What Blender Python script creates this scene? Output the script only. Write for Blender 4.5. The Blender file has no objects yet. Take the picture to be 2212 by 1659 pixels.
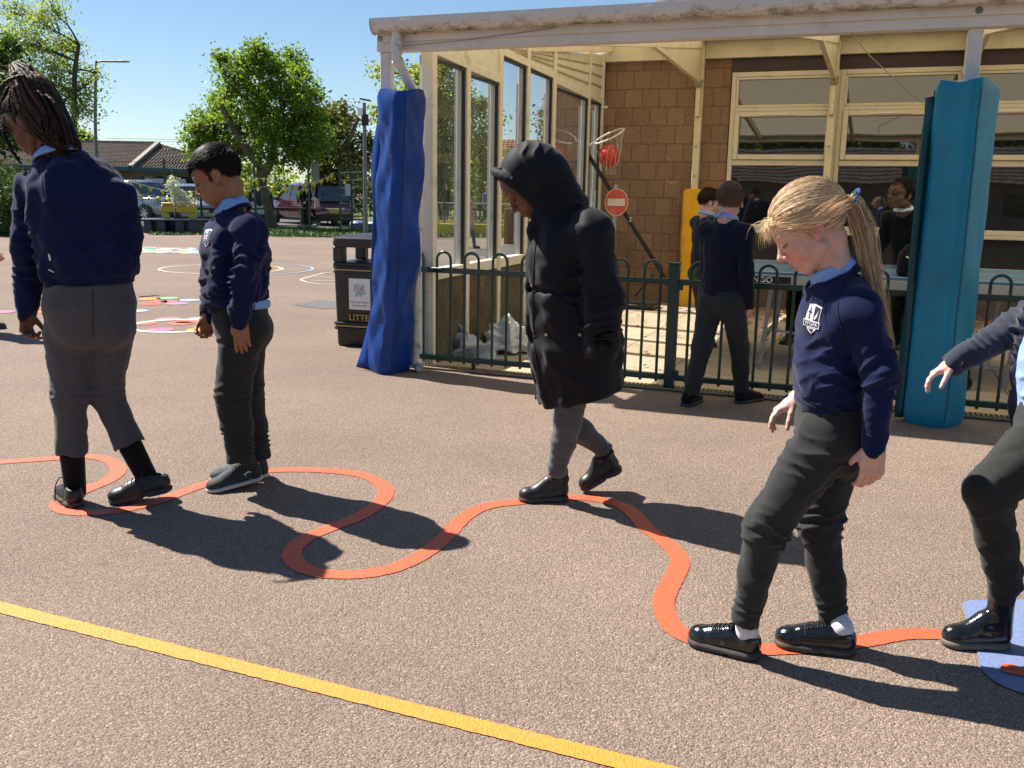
import bpy, bmesh, math, random
import numpy as np
from mathutils import Vector, Matrix, Euler
random.seed(7); np.random.seed(7)
S = bpy.context.scene
COL = S.collection
R = math.radians
# ------------------------------------------------------------------ camera
CAM_H = 1.35
PITCH, ROLL, FPX = R(11.34), R(1.0), 2050.0 / 2212.0
cam_d = bpy.data.cameras.new("camera"); cam = bpy.data.objects.new("camera", cam_d); COL.objects.link(cam)
cam_d.sensor_fit = 'HORIZONTAL'; cam_d.sensor_width = 36.0; cam_d.lens = 36.0 * FPX
cam_d.clip_start = 0.05; cam_d.clip_end = 3000
_fw = Vector((0, math.cos(PITCH), -math.sin(PITCH)))
_rt0 = Vector((1, 0, 0)); _up0 = _rt0.cross(_fw)
_rt = math.cos(ROLL) * _rt0 + math.sin(ROLL) * _up0
_up = -math.sin(ROLL) * _rt0 + math.cos(ROLL) * _up0
cam.matrix_world = Matrix(((_rt.x, _up.x, -_fw.x, 0), (_rt.y, _up.y, -_fw.y, 0), (_rt.z, _up.z, -_fw.z, CAM_H), (0, 0, 0, 1)))
S.camera = cam
# ------------------------------------------------------------------ light
SUN_AZ, SUN_EL = R(301.0), R(51.0)          # azimuth clockwise from +Y
W = bpy.data.worlds.new("World"); S.world = W; W.use_nodes = True
nt = W.node_tree; nt.nodes.clear()
sky = nt.nodes.new("ShaderNodeTexSky"); sky.sky_type = 'NISHITA'; sky.sun_disc = False
sky.sun_elevation = SUN_EL; sky.sun_rotation = SUN_AZ
sky.air_density = 1.0; sky.dust_density = 0.1; sky.ozone_density = 4.5; sky.altitude = 50
bg = nt.nodes.new("ShaderNodeBackground"); bg.inputs[1].default_value = 0.056
wo = nt.nodes.new("ShaderNodeOutputWorld")
nt.links.new(sky.outputs[0], bg.inputs[0]); nt.links.new(bg.outputs[0], wo.inputs[0])
sl = bpy.data.lights.new("sun", 'SUN'); sl.energy = 4.8; sl.angle = R(0.55); sl.color = (1.0, 0.94, 0.85)
so = bpy.data.objects.new("sun", sl); COL.objects.link(so); so.location = (-20, 15, 30)
_sd = Vector((math.sin(SUN_AZ) * math.cos(SUN_EL), math.cos(SUN_AZ) * math.cos(SUN_EL), math.sin(SUN_EL)))
so.rotation_euler = _sd.to_track_quat('Z', 'Y').to_euler()
S.view_settings.view_transform = 'Standard'; S.view_settings.look = 'None'
S.view_settings.exposure = 1.15; S.view_settings.gamma = 1.0
S.cycles.max_bounces = 8; S.cycles.transparent_max_bounces = 24; S.cycles.use_denoising = True
S.cycles.caustics_reflective = False; S.cycles.caustics_refractive = False
# ------------------------------------------------------------------ photograph-to-place measuring
C0 = Vector((0, 0, CAM_H))
def ray(x, y): return _fw + _rt * ((x - 1106) / 2050.0) + _up * ((829.5 - y) / 2050.0)
def gnd(x, y, z=0.0):
    d = ray(x, y); return C0 + d * ((z - CAM_H) / d.z)
def at(x, y, Y):
    d = ray(x, y); return C0 + d * (Y / d.y)
BROT = R(-21.2); BO = Vector((-0.662, 7.432, 0.0))
BU = Vector((0.93232, -0.36162, 0)); BV = Vector((0.36162, 0.93232, 0))
def uv2w(u, v, z=0.0): return BO + BU * u + BV * v + Vector((0, 0, z))
def w2uv(p): d = p - BO; return Vector((d.dot(BU), d.dot(BV), p.z))
def onv(x, y, v):
    d = ray(x, y); t = ((BO - C0).dot(BV) + v) / d.dot(BV); return w2uv(C0 + d * t)
# ------------------------------------------------------------------ materials
MATS = {}
def N(nt, t, **k):
    n = nt.nodes.new(t)
    for a, b in k.items():
        if a in n.inputs: n.inputs[a].default_value = b
        else: setattr(n, a, b)
    return n
def new_mat(name):
    m = bpy.data.materials.new(name); m.use_nodes = True; t = m.node_tree; t.nodes.clear()
    o = t.nodes.new("ShaderNodeOutputMaterial"); b = t.nodes.new("ShaderNodeBsdfPrincipled")
    t.links.new(b.outputs[0], o.inputs[0]); MATS[name] = m
    return m, t, b, o
def rgba(c): return (c[0], c[1], c[2], 1.0)
def mat(name, col, rough=0.6, metal=0.0, var=0.15, vscale=6.0, bump=0.0, bscale=60.0, attr=False, dirt=None, sheen=0.0, spec=0.5, coat=0.0, bdist=0.004):
    """Principled surface whose own colour wanders a little; optional dirt (colour, amount, scale), optional bump."""
    if name in MATS: return MATS[name]
    m, t, b, o = new_mat(name); L = t.links.new
    b.inputs['Roughness'].default_value = rough; b.inputs['Metallic'].default_value = metal
    b.inputs['Specular IOR Level'].default_value = spec; b.inputs['Coat Weight'].default_value = coat
    if sheen:
        b.inputs['Sheen Weight'].default_value = sheen; b.inputs['Sheen Roughness'].default_value = 0.45
    tc = N(t, "ShaderNodeTexCoord"); src = tc.outputs['Object']
    nz = N(t, "ShaderNodeTexNoise", Scale=vscale, Detail=5.0, Roughness=0.6); L(src, nz.inputs['Vector'])
    mr = N(t, "ShaderNodeMapRange"); mr.inputs['From Min'].default_value = .25; mr.inputs['From Max'].default_value = .75
    mr.inputs['To Min'].default_value = 1 - var; mr.inputs['To Max'].default_value = 1 + var
    L(nz.outputs['Fac'], mr.inputs['Value'])
    mx = N(t, "ShaderNodeMix", data_type='RGBA', blend_type='MULTIPLY'); mx.inputs[0].default_value = 1.0
    if attr:
        at_ = N(t, "ShaderNodeAttribute", attribute_name="Col"); L(at_.outputs['Color'], mx.inputs[6])
    else: mx.inputs[6].default_value = rgba(col)
    L(mr.outputs[0], mx.inputs[7]); out = mx.outputs[2]
    if dirt:
        dc, da, ds = dirt
        n2 = N(t, "ShaderNodeTexNoise", Scale=ds, Detail=8.0, Roughness=0.7); L(src, n2.inputs['Vector'])
        r2 = N(t, "ShaderNodeMapRange"); r2.inputs['From Min'].default_value = .52; r2.inputs['From Max'].default_value = .68
        r2.inputs['To Max'].default_value = da; L(n2.outputs['Fac'], r2.inputs['Value'])
        m2 = N(t, "ShaderNodeMix", data_type='RGBA'); L(r2.outputs[0], m2.inputs[0]); L(out, m2.inputs[6]); m2.inputs[7].default_value = rgba(dc); out = m2.outputs[2]
    L(out, b.inputs['Base Color'])
    if bump:
        nb = N(t, "ShaderNodeTexNoise", Scale=bscale, Detail=6.0, Roughness=0.6); L(src, nb.inputs['Vector'])
        bp = N(t, "ShaderNodeBump", Strength=bump, Distance=bdist); L(nb.outputs['Fac'], bp.inputs['Height']); L(bp.outputs[0], b.inputs['Normal'])
    return m
# ------------------------------------------------------------------ mesh building
class MB:
    def __init__(s): s.v = []; s.f = []; s.m = []; s.sm = []
    def add(s, vs, fs, mi=0, smooth=False):
        o = len(s.v); s.v += [tuple(p) for p in vs]
        for f in fs: s.f.append(tuple(o + i for i in f)); s.m.append(mi); s.sm.append(smooth)
        return s
    def box(s, x0, x1, y0, y1, z0, z1, mi=0, M=None):
        vs = [Vector((x, y, z)) for z in (z0, z1) for y in (y0, y1) for x in (x0, x1)]
        if M is not None: vs = [M @ p for p in vs]
        return s.add(vs, [(0, 2, 3, 1), (4, 5, 7, 6), (0, 1, 5, 4), (2, 6, 7, 3), (0, 4, 6, 2), (1, 3, 7, 5)], mi)
    def tube(s, pts, r, n=10, mi=0, closed=False, caps=True, smooth=True, sq=1.0):
        pts = [Vector(p) for p in pts]; k = len(pts); rs = r if isinstance(r, (list, tuple)) else [r] * k
        up = None; vs = []
        for i, p in enumerate(pts):
            if closed: t = pts[(i + 1) % k] - pts[i - 1]
            else: t = (pts[min(i + 1, k - 1)] - pts[max(i - 1, 0)])
            t = t.normalized() if t.length > 1e-9 else Vector((0, 0, 1))
            if up is None:
                up = Vector((0, 0, 1)) if abs(t.z) < 0.9 else Vector((0, 1, 0))
            a = (up - t * up.dot(t)).normalized(); b = t.cross(a); up = a
            for j in range(n):
                th = 2 * math.pi * (j + .5) / n
                vs.append(p + (a * math.cos(th) + b * math.sin(th) * sq) * rs[i])
        fs = []
        for i in range(k if closed else k - 1):
            for j in range(n):
                i2 = (i + 1) % k
                fs.append((i * n + j, i * n + (j + 1) % n, i2 * n + (j + 1) % n, i2 * n + j))
        if caps and not closed:
            fs.append(tuple(reversed(range(n)))); fs.append(tuple(range((k - 1) * n, k * n)))
        return s.add(vs, fs, mi, smooth)
    def bar(s, a, b, w, h=None, mi=0):
        """square-section bar from a to b: w sideways, h the other way"""
        a, b = Vector(a), Vector(b); h = h or w; t = (b - a).normalized()
        up = Vector((0, 0, 1)) if abs(t.z) < 0.95 else Vector((0, 1, 0))
        x = t.cross(up).normalized(); y = x.cross(t)
        vs = [q + x * (w / 2 * i) + y * (h / 2 * j) for q in (a, b) for (i, j) in ((-1, -1), (1, -1), (1, 1), (-1, 1))]
        return s.add(vs, [(3, 2, 1, 0), (4, 5, 6, 7), (0, 1, 5, 4), (1, 2, 6, 5), (2, 3, 7, 6), (3, 0, 4, 7)], mi)
    def prism(s, poly, d, mi=0):
        """3-D polygon swept along d"""
        poly = [Vector(p) for p in poly]; d = Vector(d); n = len(poly)
        vs = poly + [p + d for p in poly]
        fs = [tuple(range(n)), tuple(range(2 * n - 1, n - 1, -1))] + [(i, i + n, (i + 1) % n + n, (i + 1) % n) for i in range(n)]
        return s.add(vs, fs, mi)
    def lathe(s, prof, n=20, c=(0, 0, 0), mi=0, M=None, smooth=True):
        vs = []
        for r, z in prof:
            for j in range(n):
                a = 2 * math.pi * j / n; p = Vector((c[0] + r * math.cos(a), c[1] + r * math.sin(a), c[2] + z)); vs.append(M @ p if M is not None else p)
        k = len(prof)
        fs = [(i * n + j, i * n + (j + 1) % n, (i + 1) * n + (j + 1) % n, (i + 1) * n + j) for i in range(k - 1) for j in range(n)]
        fs += [tuple(reversed(range(n))), tuple(range((k - 1) * n, k * n))]
        return s.add(vs, fs, mi, smooth)
    def loft(s, secs, mi=0, smooth=True, caps=True):
        n = len(secs[0]); vs = [p for q in secs for p in q]; k = len(secs)
        fs = [(i * n + j, i * n + (j + 1) % n, (i + 1) * n + (j + 1) % n, (i + 1) * n + j) for i in range(k - 1) for j in range(n)]
        if caps: fs += [tuple(reversed(range(n))), tuple(range((k - 1) * n, k * n))]
        return s.add(vs, fs, mi, smooth)
    def build(s, name, mats, parent=None, bevel=0.0, angle=40, loc=None, rz=0.0, fix=True):
        me = bpy.data.meshes.new(name); me.from_pydata(s.v, [], s.f)
        if not isinstance(mats, (list, tuple)): mats = [mats]
        for m in mats: me.materials.append(m)
        me.polygons.foreach_set("material_index", s.m); me.polygons.foreach_set("use_smooth", s.sm)
        if fix:
            bm = bmesh.new(); bm.from_mesh(me); bmesh.ops.recalc_face_normals(bm, faces=bm.faces); bm.to_mesh(me); bm.free()
        if any(s.sm) and not all(s.sm) or angle < 180:
            try: me.set_sharp_from_angle(angle=R(angle))
            except Exception: pass
        me.update()
        o = bpy.data.objects.new(name, me); COL.objects.link(o)
        if parent: o.parent = parent
        if loc is not None: o.location = loc
        o.rotation_euler = (0, 0, rz)
        if bevel:
            b = o.modifiers.new("bevel", 'BEVEL'); b.width = bevel; b.segments = 2; b.limit_method = 'ANGLE'; b.angle_limit = R(35)
        return o
def tag(o, label=None, cat=None, group=None, kind=None):
    if label: o["label"] = label
    if cat: o["category"] = cat
    if group: o["group"] = group
    if kind: o["kind"] = kind
    return o
def thing(name, label, cat, loc=(0, 0, 0), rz=0.0, group=None):
    o = bpy.data.objects.new(name, None); COL.objects.link(o); o.empty_display_size = .1
    o.location = loc; o.rotation_euler = (0, 0, rz); return tag(o, label, cat, group)
def bthing(name, label, cat, group=None): return thing(name, label, cat, BO, BROT, group)
def copy_tree(o, parent=None):
    c = o.copy(); COL.objects.link(c); c.parent = parent
    for ch in list(o.children): copy_tree(ch, c)
    return c
def text_mesh(txt, size, M, name, m, parent=None, depth=0.002, bold=0.0, align='CENTER'):
    cu = bpy.data.curves.new(name, 'FONT'); cu.body = txt; cu.size = size; cu.extrude = depth; cu.align_x = align; cu.align_y = 'CENTER'; cu.offset = bold
    tmp = bpy.data.objects.new("tmp", cu); COL.objects.link(tmp); bpy.context.view_layer.update()
    me = bpy.data.meshes.new_from_object(tmp.evaluated_get(bpy.context.evaluated_depsgraph_get()))
    bpy.data.objects.remove(tmp); bpy.data.curves.remove(cu)
    me.transform(M); me.materials.clear(); me.materials.append(m); me.name = name
    o = bpy.data.objects.new(name, me); COL.objects.link(o)
    if parent: o.parent = parent
    return o
def catmull(pts, n=8, closed=False):
    pts = [Vector(p) for p in pts]; out = []; k = len(pts)
    for i in range(k if closed else k - 1):
        g = (lambda j: pts[j % k]) if closed else (lambda j: pts[min(max(j, 0), k - 1)])
        a, b, c, d = g(i - 1), g(i), g(i + 1), g(i + 2)
        for q in range(n):
            t = q / n; out.append(.5 * ((2 * b) + (c - a) * t + (2 * a - 5 * b + 4 * c - d) * t * t + (3 * b - a - 3 * c + d) * t ** 3))
    if not closed: out.append(pts[-1])
    return out
def ribbon(center, w, z, closed=False):
    """flat strip mesh builder along a ground polyline; w may vary"""
    mb = MB(); vs = []; k = len(center)
    for i, p in enumerate(center):
        t = (center[(i + 1) % k] - center[i - 1]) if closed else (center[min(i + 1, k - 1)] - center[max(i - 1, 0)])
        t.z = 0; t.normalize(); n = Vector((-t.y, t.x, 0)); ww = w[i] if isinstance(w, list) else w
        vs += [Vector((p.x, p.y, z)) + n * ww / 2, Vector((p.x, p.y, z)) - n * ww / 2]
    fs = [(2 * i, 2 * i + 1, (2 * i + 3) % (2 * k), (2 * i + 2) % (2 * k)) for i in range(k if closed else k - 1)]
    return mb.add(vs, fs)
def disc(c, rx, ry, z, n=40, rot=0.0):
    ca, sa = math.cos(rot), math.sin(rot)
    vs = [(c.x + rx * math.cos(a) * ca - ry * math.sin(a) * sa, c.y + rx * math.cos(a) * sa + ry * math.sin(a) * ca, z) for a in [2 * math.pi * i / n for i in range(n)]]
    return MB().add(vs, [tuple(range(n))])
# ------------------------------------------------------------------ ground
def tarmac_mat(name, c1, c2, c3, scale=135.0):
    m, t, b, o = new_mat(name); L = t.links.new
    tc = N(t, "ShaderNodeTexCoord"); src = tc.outputs['Object']
    nw = N(t, "ShaderNodeTexNoise", Scale=90.0, Detail=2.0); L(src, nw.inputs['Vector'])
    mv = N(t, "ShaderNodeMix", data_type='VECTOR'); mv.inputs[0].default_value = .008
    L(src, mv.inputs[4]); L(nw.outputs['Color'], mv.inputs[5])
    vo = N(t, "ShaderNodeTexVoronoi", Scale=scale); L(mv.outputs[1], vo.inputs['Vector'])
    v2 = N(t, "ShaderNodeTexVoronoi", Scale=scale * .45); L(mv.outputs[1], v2.inputs['Vector'])
    sp = N(t, "ShaderNodeSeparateColor"); L(vo.outputs['Color'], sp.inputs[0])
    cr = N(t, "ShaderNodeValToRGB"); e = cr.color_ramp.elements
    e[0].position = 0.0; e[0].color = rgba(c3); e[1].position = 1.0; e[1].color = rgba(c2)
    q = cr.color_ramp.elements.new(.35); q.color = rgba(c1); q = cr.color_ramp.elements.new(.8); q.color = rgba([x * 1.1 for x in c1])
    L(sp.outputs[0], cr.inputs[0])
    # binder between the stones
    r1 = N(t, "ShaderNodeMapRange"); r1.inputs['From Min'].default_value = .35; r1.inputs['From Max'].default_value = .85; L(vo.outputs['Distance'], r1.inputs['Value'])
    m1 = N(t, "ShaderNodeMix", data_type='RGBA'); L(r1.outputs[0], m1.inputs[0]); L(cr.outputs[0], m1.inputs[6]); m1.inputs[7].default_value = rgba([x * .52 for x in c1])
    # wear: broad paler and darker areas
    nl = N(t, "ShaderNodeTexNoise", Scale=.45, Detail=6.0, Roughness=.65); L(src, nl.inputs['Vector'])
    r2 = N(t, "ShaderNodeMapRange"); r2.inputs['From Min'].default_value = .3; r2.inputs['From Max'].default_value = .7
    r2.inputs['To Min'].default_value = .80; r2.inputs['To Max'].default_value = 1.16; L(nl.outputs['Fac'], r2.inputs['Value'])
    m2 = N(t, "ShaderNodeMix", data_type='RGBA', blend_type='MULTIPLY'); m2.inputs[0].default_value = 1; L(m1.outputs[2], m2.inputs[6]); L(r2.outputs[0], m2.inputs[7])
    nk = N(t, "ShaderNodeTexNoise", Scale=3.1, Detail=8.0, Roughness=.75); L(src, nk.inputs['Vector'])
    r3 = N(t, "ShaderNodeMapRange"); r3.inputs['From Min'].default_value = .58; r3.inputs['From Max'].default_value = .72; r3.inputs['To Max'].default_value = .35; L(nk.outputs['Fac'], r3.inputs['Value'])
    m3 = N(t, "ShaderNodeMix", data_type='RGBA'); L(r3.outputs[0], m3.inputs[0]); L(m2.outputs[2], m3.inputs[6]); m3.inputs[7].default_value = rgba([x * .6 for x in c1])
    vg = N(t, "ShaderNodeTexVoronoi", Scale=2.3); L(src, vg.inputs['Vector']); rg_ = N(t, "ShaderNodeMapRange"); rg_.inputs['From Min'].default_value = .052; rg_.inputs['From Max'].default_value = .040; L(vg.outputs['Distance'], rg_.inputs['Value'])
    m4 = N(t, "ShaderNodeMix", data_type='RGBA'); L(rg_.outputs[0], m4.inputs[0]); L(m3.outputs[2], m4.inputs[6]); m4.inputs[7].default_value = rgba([x * .62 for x in c1])
    ns = N(t, "ShaderNodeTexNoise", Scale=.9, Detail=9.0, Roughness=.8, Distortion=.6); L(src, ns.inputs['Vector']); rs = N(t, "ShaderNodeMapRange"); rs.inputs['From Min'].default_value = .60; rs.inputs['From Max'].default_value = .70; rs.inputs['To Max'].default_value = .4; L(ns.outputs['Fac'], rs.inputs['Value'])
    m5 = N(t, "ShaderNodeMix", data_type='RGBA'); L(rs.outputs[0], m5.inputs[0]); L(m4.outputs[2], m5.inputs[6]); m5.inputs[7].default_value = rgba([x * .72 for x in (c1[0] * .9, c1[1], c1[2] * 1.08)])
    L(m5.outputs[2], b.inputs['Base Color']); b.inputs['Roughness'].default_value = .85; b.inputs['Specular IOR Level'].default_value = .3
    # relief of the chippings
    sub = N(t, "ShaderNodeMath", operation='MULTIPLY_ADD'); L(vo.outputs['Distance'], sub.inputs[0]); sub.inputs[1].default_value = -1.0; L(sp.outputs[1], sub.inputs[2])
    s2 = N(t, "ShaderNodeMath", operation='MULTIPLY_ADD'); L(v2.outputs['Distance'], s2.inputs[0]); s2.inputs[1].default_value = -.7; L(sub.outputs[0], s2.inputs[2])
    bp = N(t, "ShaderNodeBump", Strength=.85, Distance=.0042); L(s2.outputs[0], bp.inputs['Height']); L(bp.outputs[0], b.inputs['Normal'])
    return m
M_tar = tarmac_mat("tarmac_pink", (.272, .198, .152), (.43, .335, .27), (.155, .118, .097), 165.0)
M_asph = tarmac_mat("asphalt_grey", (.13, .125, .125), (.30, .29, .28), (.05, .05, .05))
def flat(name, poly, z, m, **k):
    return MB().add([(p.x, p.y, z) for p in poly], [tuple(range(len(poly)))]).build(name, m, **k)
V3 = Vector
g = flat("ground", [V3((-400, -60, 0)), V3((400, -60, 0)), V3((400, 700, 0)), V3((-400, 700, 0))], 0.0, M_tar); tag(g, kind="structure")
M_grass = mat("grass_soil", (.075, .105, .022), rough=.9, var=.45, vscale=1.3, bump=.9, bscale=25, dirt=((.15, .11, .06), .6, .7), bdist=.05)
edge = [gnd(-260, 512), gnd(60, 506), gnd(300, 503), gnd(330, 508), gnd(440, 508), gnd(500, 508), gnd(580, 511), gnd(700, 513), gnd(800, 513), gnd(1000, 513), gnd(1400, 520)]
ge = catmull(edge, 6)
random.seed(3)
gpoly = [p + V3((0, random.uniform(-.25, .25), 0)) for p in ge] + [V3((60, 34, 0)), V3((60, 110, 0)), V3((-80, 110, 0)), V3((-60, 30, 0))]
o = flat("grass_ground", gpoly, .012, M_grass); tag(o, kind="structure")
o = flat("car_park_road", [V3((-60, 34.2, 0)), V3((-6.6, 36.4, 0)), V3((-6.9, 46, 0)), V3((-60, 46, 0))], .02, M_asph); tag(o, kind="structure")
o = flat("asphalt_road", [gnd(600, 526), gnd(900, 520), gnd(1400, 524), gnd(1400, 548), gnd(1000, 551), gnd(925, 552)], .006, M_asph) if 0 else flat("asphalt_road", [uv2w(-6.2, 17.6), uv2w(6, 17.6), uv2w(6, 12.5), uv2w(-5.6, 12.5)], .006, M_asph); tag(o, kind="structure")
o = flat("footpath", [V3((-6.4, 38.2, 0)), V3((2, 38.2, 0)), V3((2, 40.5, 0)), V3((-6.4, 40.5, 0))], .022, mat("path_concrete", (.42, .38, .33), var=.15)); tag(o, kind="structure")
# blades of grass along the near edge of the lawn
M_blade = mat("grass_blade", (.10, .16, .03), rough=.6, var=.5, vscale=.8)
mb = MB(); vs = []; fs = []
rng = np.random.RandomState(5)
for i in range(26000):
    x = rng.uniform(-17, 3); t_ = rng.rand() ** 1.6
    # near edge by linear look-up
    y0 = np.interp(x, [p.x for p in ge], [p.y for p in ge]); y = y0 + .05 + t_ * 9
    if y > 34.2 and x < -6.6: continue
    h = rng.uniform(.03, .09) * (1.6 if rng.rand() < .07 else 1); a = rng.uniform(0, 6.28); w = rng.uniform(.012, .03)
    dx, dy = math.cos(a) * w, math.sin(a) * w; lx, ly = rng.normal(0, .03, 2); k = len(vs)
    vs += [(x - dx, y - dy, .01), (x + dx, y + dy, .01), (x + lx, y + ly, h)]; fs.append((k, k + 1, k + 2))
o = mb.add(vs, fs).build("grass_blades", M_blade, fix=False); tag(o, "short mown grass with longer tufts beside the playground tarmac", "grass", kind="stuff")
# ------------------------------------------------------------------ painted markings
def paint(name, c, wear=.5, dots=True):
    m, t, b, o = new_mat(name); L = t.links.new
    tc = N(t, "ShaderNodeTexCoord"); src = tc.outputs['Object']
    n1 = N(t, "ShaderNodeTexNoise", Scale=40.0, Detail=4.0); L(src, n1.inputs['Vector'])
    r1 = N(t, "ShaderNodeMapRange"); r1.inputs['To Min'].default_value = .8; r1.inputs['To Max'].default_value = 1.2; L(n1.outputs['Fac'], r1.inputs['Value'])
    m1 = N(t, "ShaderNodeMix", data_type='RGBA', blend_type='MULTIPLY'); m1.inputs[0].default_value = 1; m1.inputs[6].default_value = rgba(c); L(r1.outputs[0], m1.inputs[7])
    n2 = N(t, "ShaderNodeTexNoise", Scale=75.0, Detail=3.0, Roughness=.7); L(src, n2.inputs['Vector'])
    r2 = N(t, "ShaderNodeMapRange"); r2.inputs['From Min'].default_value = .70 - .1 * wear; r2.inputs['From Max'].default_value = .76 - .1 * wear; r2.inputs['To Max'].default_value = .85; L(n2.outputs['Fac'], r2.inputs['Value'])
    m2 = N(t, "ShaderNodeMix", data_type='RGBA'); L(r2.outputs[0], m2.inputs[0]); L(m1.outputs[2], m2.inputs[6]); m2.inputs[7].default_value = (.07, .055, .05, 1)
    L(m2.outputs[2], b.inputs['Base Color']); b.inputs['Roughness'].default_value = .6
    vo = N(t, "ShaderNodeTexVoronoi", Scale=120.0); L(src, vo.inputs['Vector'])
    bp = N(t, "ShaderNodeBump", Strength=.5, Distance=.003); bp.invert = True; L(vo.outputs['Distance'], bp.inputs['Height']); L(bp.outputs[0], b.inputs['Normal'])
    return m
P_or = paint("paint_orange", (.66, .095, .036), .45); P_ye = paint("paint_yellow", (.64, .24, .03), .6)
P_wh = paint("paint_white", (.60, .57, .50), .9); P_bl = paint("paint_light_blue", (.15, .20, .36), .3); P_re = paint("paint_red", (.50, .11, .085), .7)
P_pk = paint("paint_pink", (.48, .12, .22), .7); P_gr = paint("paint_green", (.17, .36, .17), .7); P_vi = paint("paint_violet", (.38, .17, .31), .8); P_db = paint("paint_dark_blue", (.03, .07, .22), .3)
P_sky = paint("paint_pale_blue", (.25, .36, .48), .9)
def rag(vs_mb, amp, seed):
    r = random.Random(seed); vs_mb.v = [(x + r.gauss(0, amp), y + r.gauss(0, amp), z) for x, y, z in vs_mb.v]; return vs_mb
wavy = [(-60, 1003), (0, 999), (100, 992), (190, 987), (235, 995), (256, 1015), (238, 1036), (190, 1057), (142, 1078), (126, 1094), (150, 1106), (205, 1108), (275, 1100), (350, 1080), (415, 1056), (470, 1039), (530, 1024), (600, 1016), (680, 1016), (745, 1021), (795, 1031), (828, 1050), (833, 1068), (815, 1091), (775, 1117), (722, 1138), (668, 1160), (636, 1184), (632, 1207), (655, 1228), (700, 1240), (770, 1242), (838, 1232), (890, 1212), (932, 1186), (965, 1158), (990, 1130), (1020, 1107), (1060, 1092), (1110, 1086), (1180, 1080), (1250, 1075), (1330, 1088), (1368, 1110), (1395, 1140), (1432, 1168), (1460, 1195), (1468, 1220), (1455, 1250), (1435, 1290), (1436, 1325), (1460, 1362), (1510, 1386), (1580, 1399), (1640, 1404), (1720, 1401), (1800, 1396), (1880, 1383), (1950, 1371), (2020, 1371), (2080, 1378)]
cl = catmull([gnd(*p) for p in wavy], 9)
o = rag(ribbon(cl, .074, .003), .0010, 1).build("wavy_line", P_or, fix=False); tag(o, "orange painted line curving in loops across the pink tarmac under the walking children", "painted line")
cl = [gnd(-300, 1238.5), gnd(0, 1313), gnd(784, 1508), gnd(1500, 1686)]
d_ = (cl[2] - cl[1]).normalized(); cl = [cl[1] + d_ * (i * .016 - 1.0) for i in range(230)]
o = rag(ribbon(cl, .062, .003), .0011, 2).build("straight_line", P_ye, fix=False); tag(o, "straight yellow painted line running diagonally across the foreground tarmac", "painted line")
# painted roundel at the right with orange letters
cq = thing("painted_sign", "pale blue painted shape with orange letters under the boot at the right edge", "painted sign")
q_ = catmull([gnd(*p) for p in ((2083, 1303), (2079, 1312), (2090, 1345), (2101, 1378), (2110, 1410), (2116, 1440), (2128, 1457), (2150, 1475), (2180, 1490), (2215, 1502), (2300, 1530), (2420, 1540), (2520, 1480), (2540, 1380), (2480, 1310), (2300, 1298), (2150, 1298), (2096, 1299))], 4, True)
flat("pale_panel", q_, .0045, P_bl, parent=cq, fix=False)
for ch, x, y, sz in (("R", 2204, 1453, .12), ("B", 2262, 1412, .14), ("a", 2262, 1466, .12), ("t", 2320, 1440, .14)): text_mesh(ch, sz, Matrix.Translation(gnd(x, y) + V3((0, 0, .0085))) @ Matrix.Rotation(R(68), 4, 'Z'), "lettering", P_or, cq, depth=.0005, bold=.007)
# ring with coloured spots
cen = gnd(384, 704); w_ = gnd(490, 702); e_ = gnd(278, 706); rr = .52
cr_ = (w_ - e_).length / 2; cen = (w_ + e_) / 2
rp = thing("ring_game", "white painted ring holding coloured spots on the playground", "ground marking")
ring = [V3((cen.x + cr_ * math.cos(a), cen.y + cr_ * math.sin(a), 0)) for a in [i * 2 * math.pi / 64 for i in range(64)]]
ribbon(ring, .075, .005, True).build("white_ring", P_wh, rp, fix=False)
def spot(px, py, r, m, **k): return disc(gnd(px, py), r, r, .0045, 28).build("spot", m, fix=False, **k)
for px, py, m in ((311, 699, P_or), (362, 690, P_vi), (346, 713, P_pk), (432, 713, P_ye), (434, 689, P_sky), (390, 699, P_re), (404, 695, P_re)): spot(px, py, .13, m, parent=rp)
for px, py, m, nm in ((322, 646, P_ye, "yellow"), (362, 644.5, P_gr, "green"), (408, 649, P_sky, "pale blue"), (325, 657, P_or, "orange, nearest the blue one,"), (382, 656, P_vi, "violet"), (293, 672, P_sky, "blue"), (78, 675, P_or, "orange, beside the left hand,"), (80, 666, P_re, "red, left of the grey trousers,"), (4, 674, P_pk, "pink"), (58, 659, P_gr, "dull green")):
    o = spot(px, py, .135, m); tag(o, f"{nm} painted spot on the pink playground tarmac", "painted spot", "painted spots on the playground")
for px, py in ((345, 651), (372, 650)):
    p = gnd(px, py); o = MB().add([(p.x - .13, p.y - .1, .0045), (p.x, p.y - .2, .0045), (p.x + .13, p.y - .1, .0045), (p.x + .05, p.y + .1, .0045), (p.x, p.y + .02, .0045), (p.x - .06, p.y + .12, .0045)], [(0, 1, 2, 3, 4, 5)]).build("red_print", P_re)
    tag(o, "red painted footprint shape, %s of the pair between the coloured spots" % ("left" if px < 350 else "right"), "ground marking", "red prints on the playground")
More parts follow.
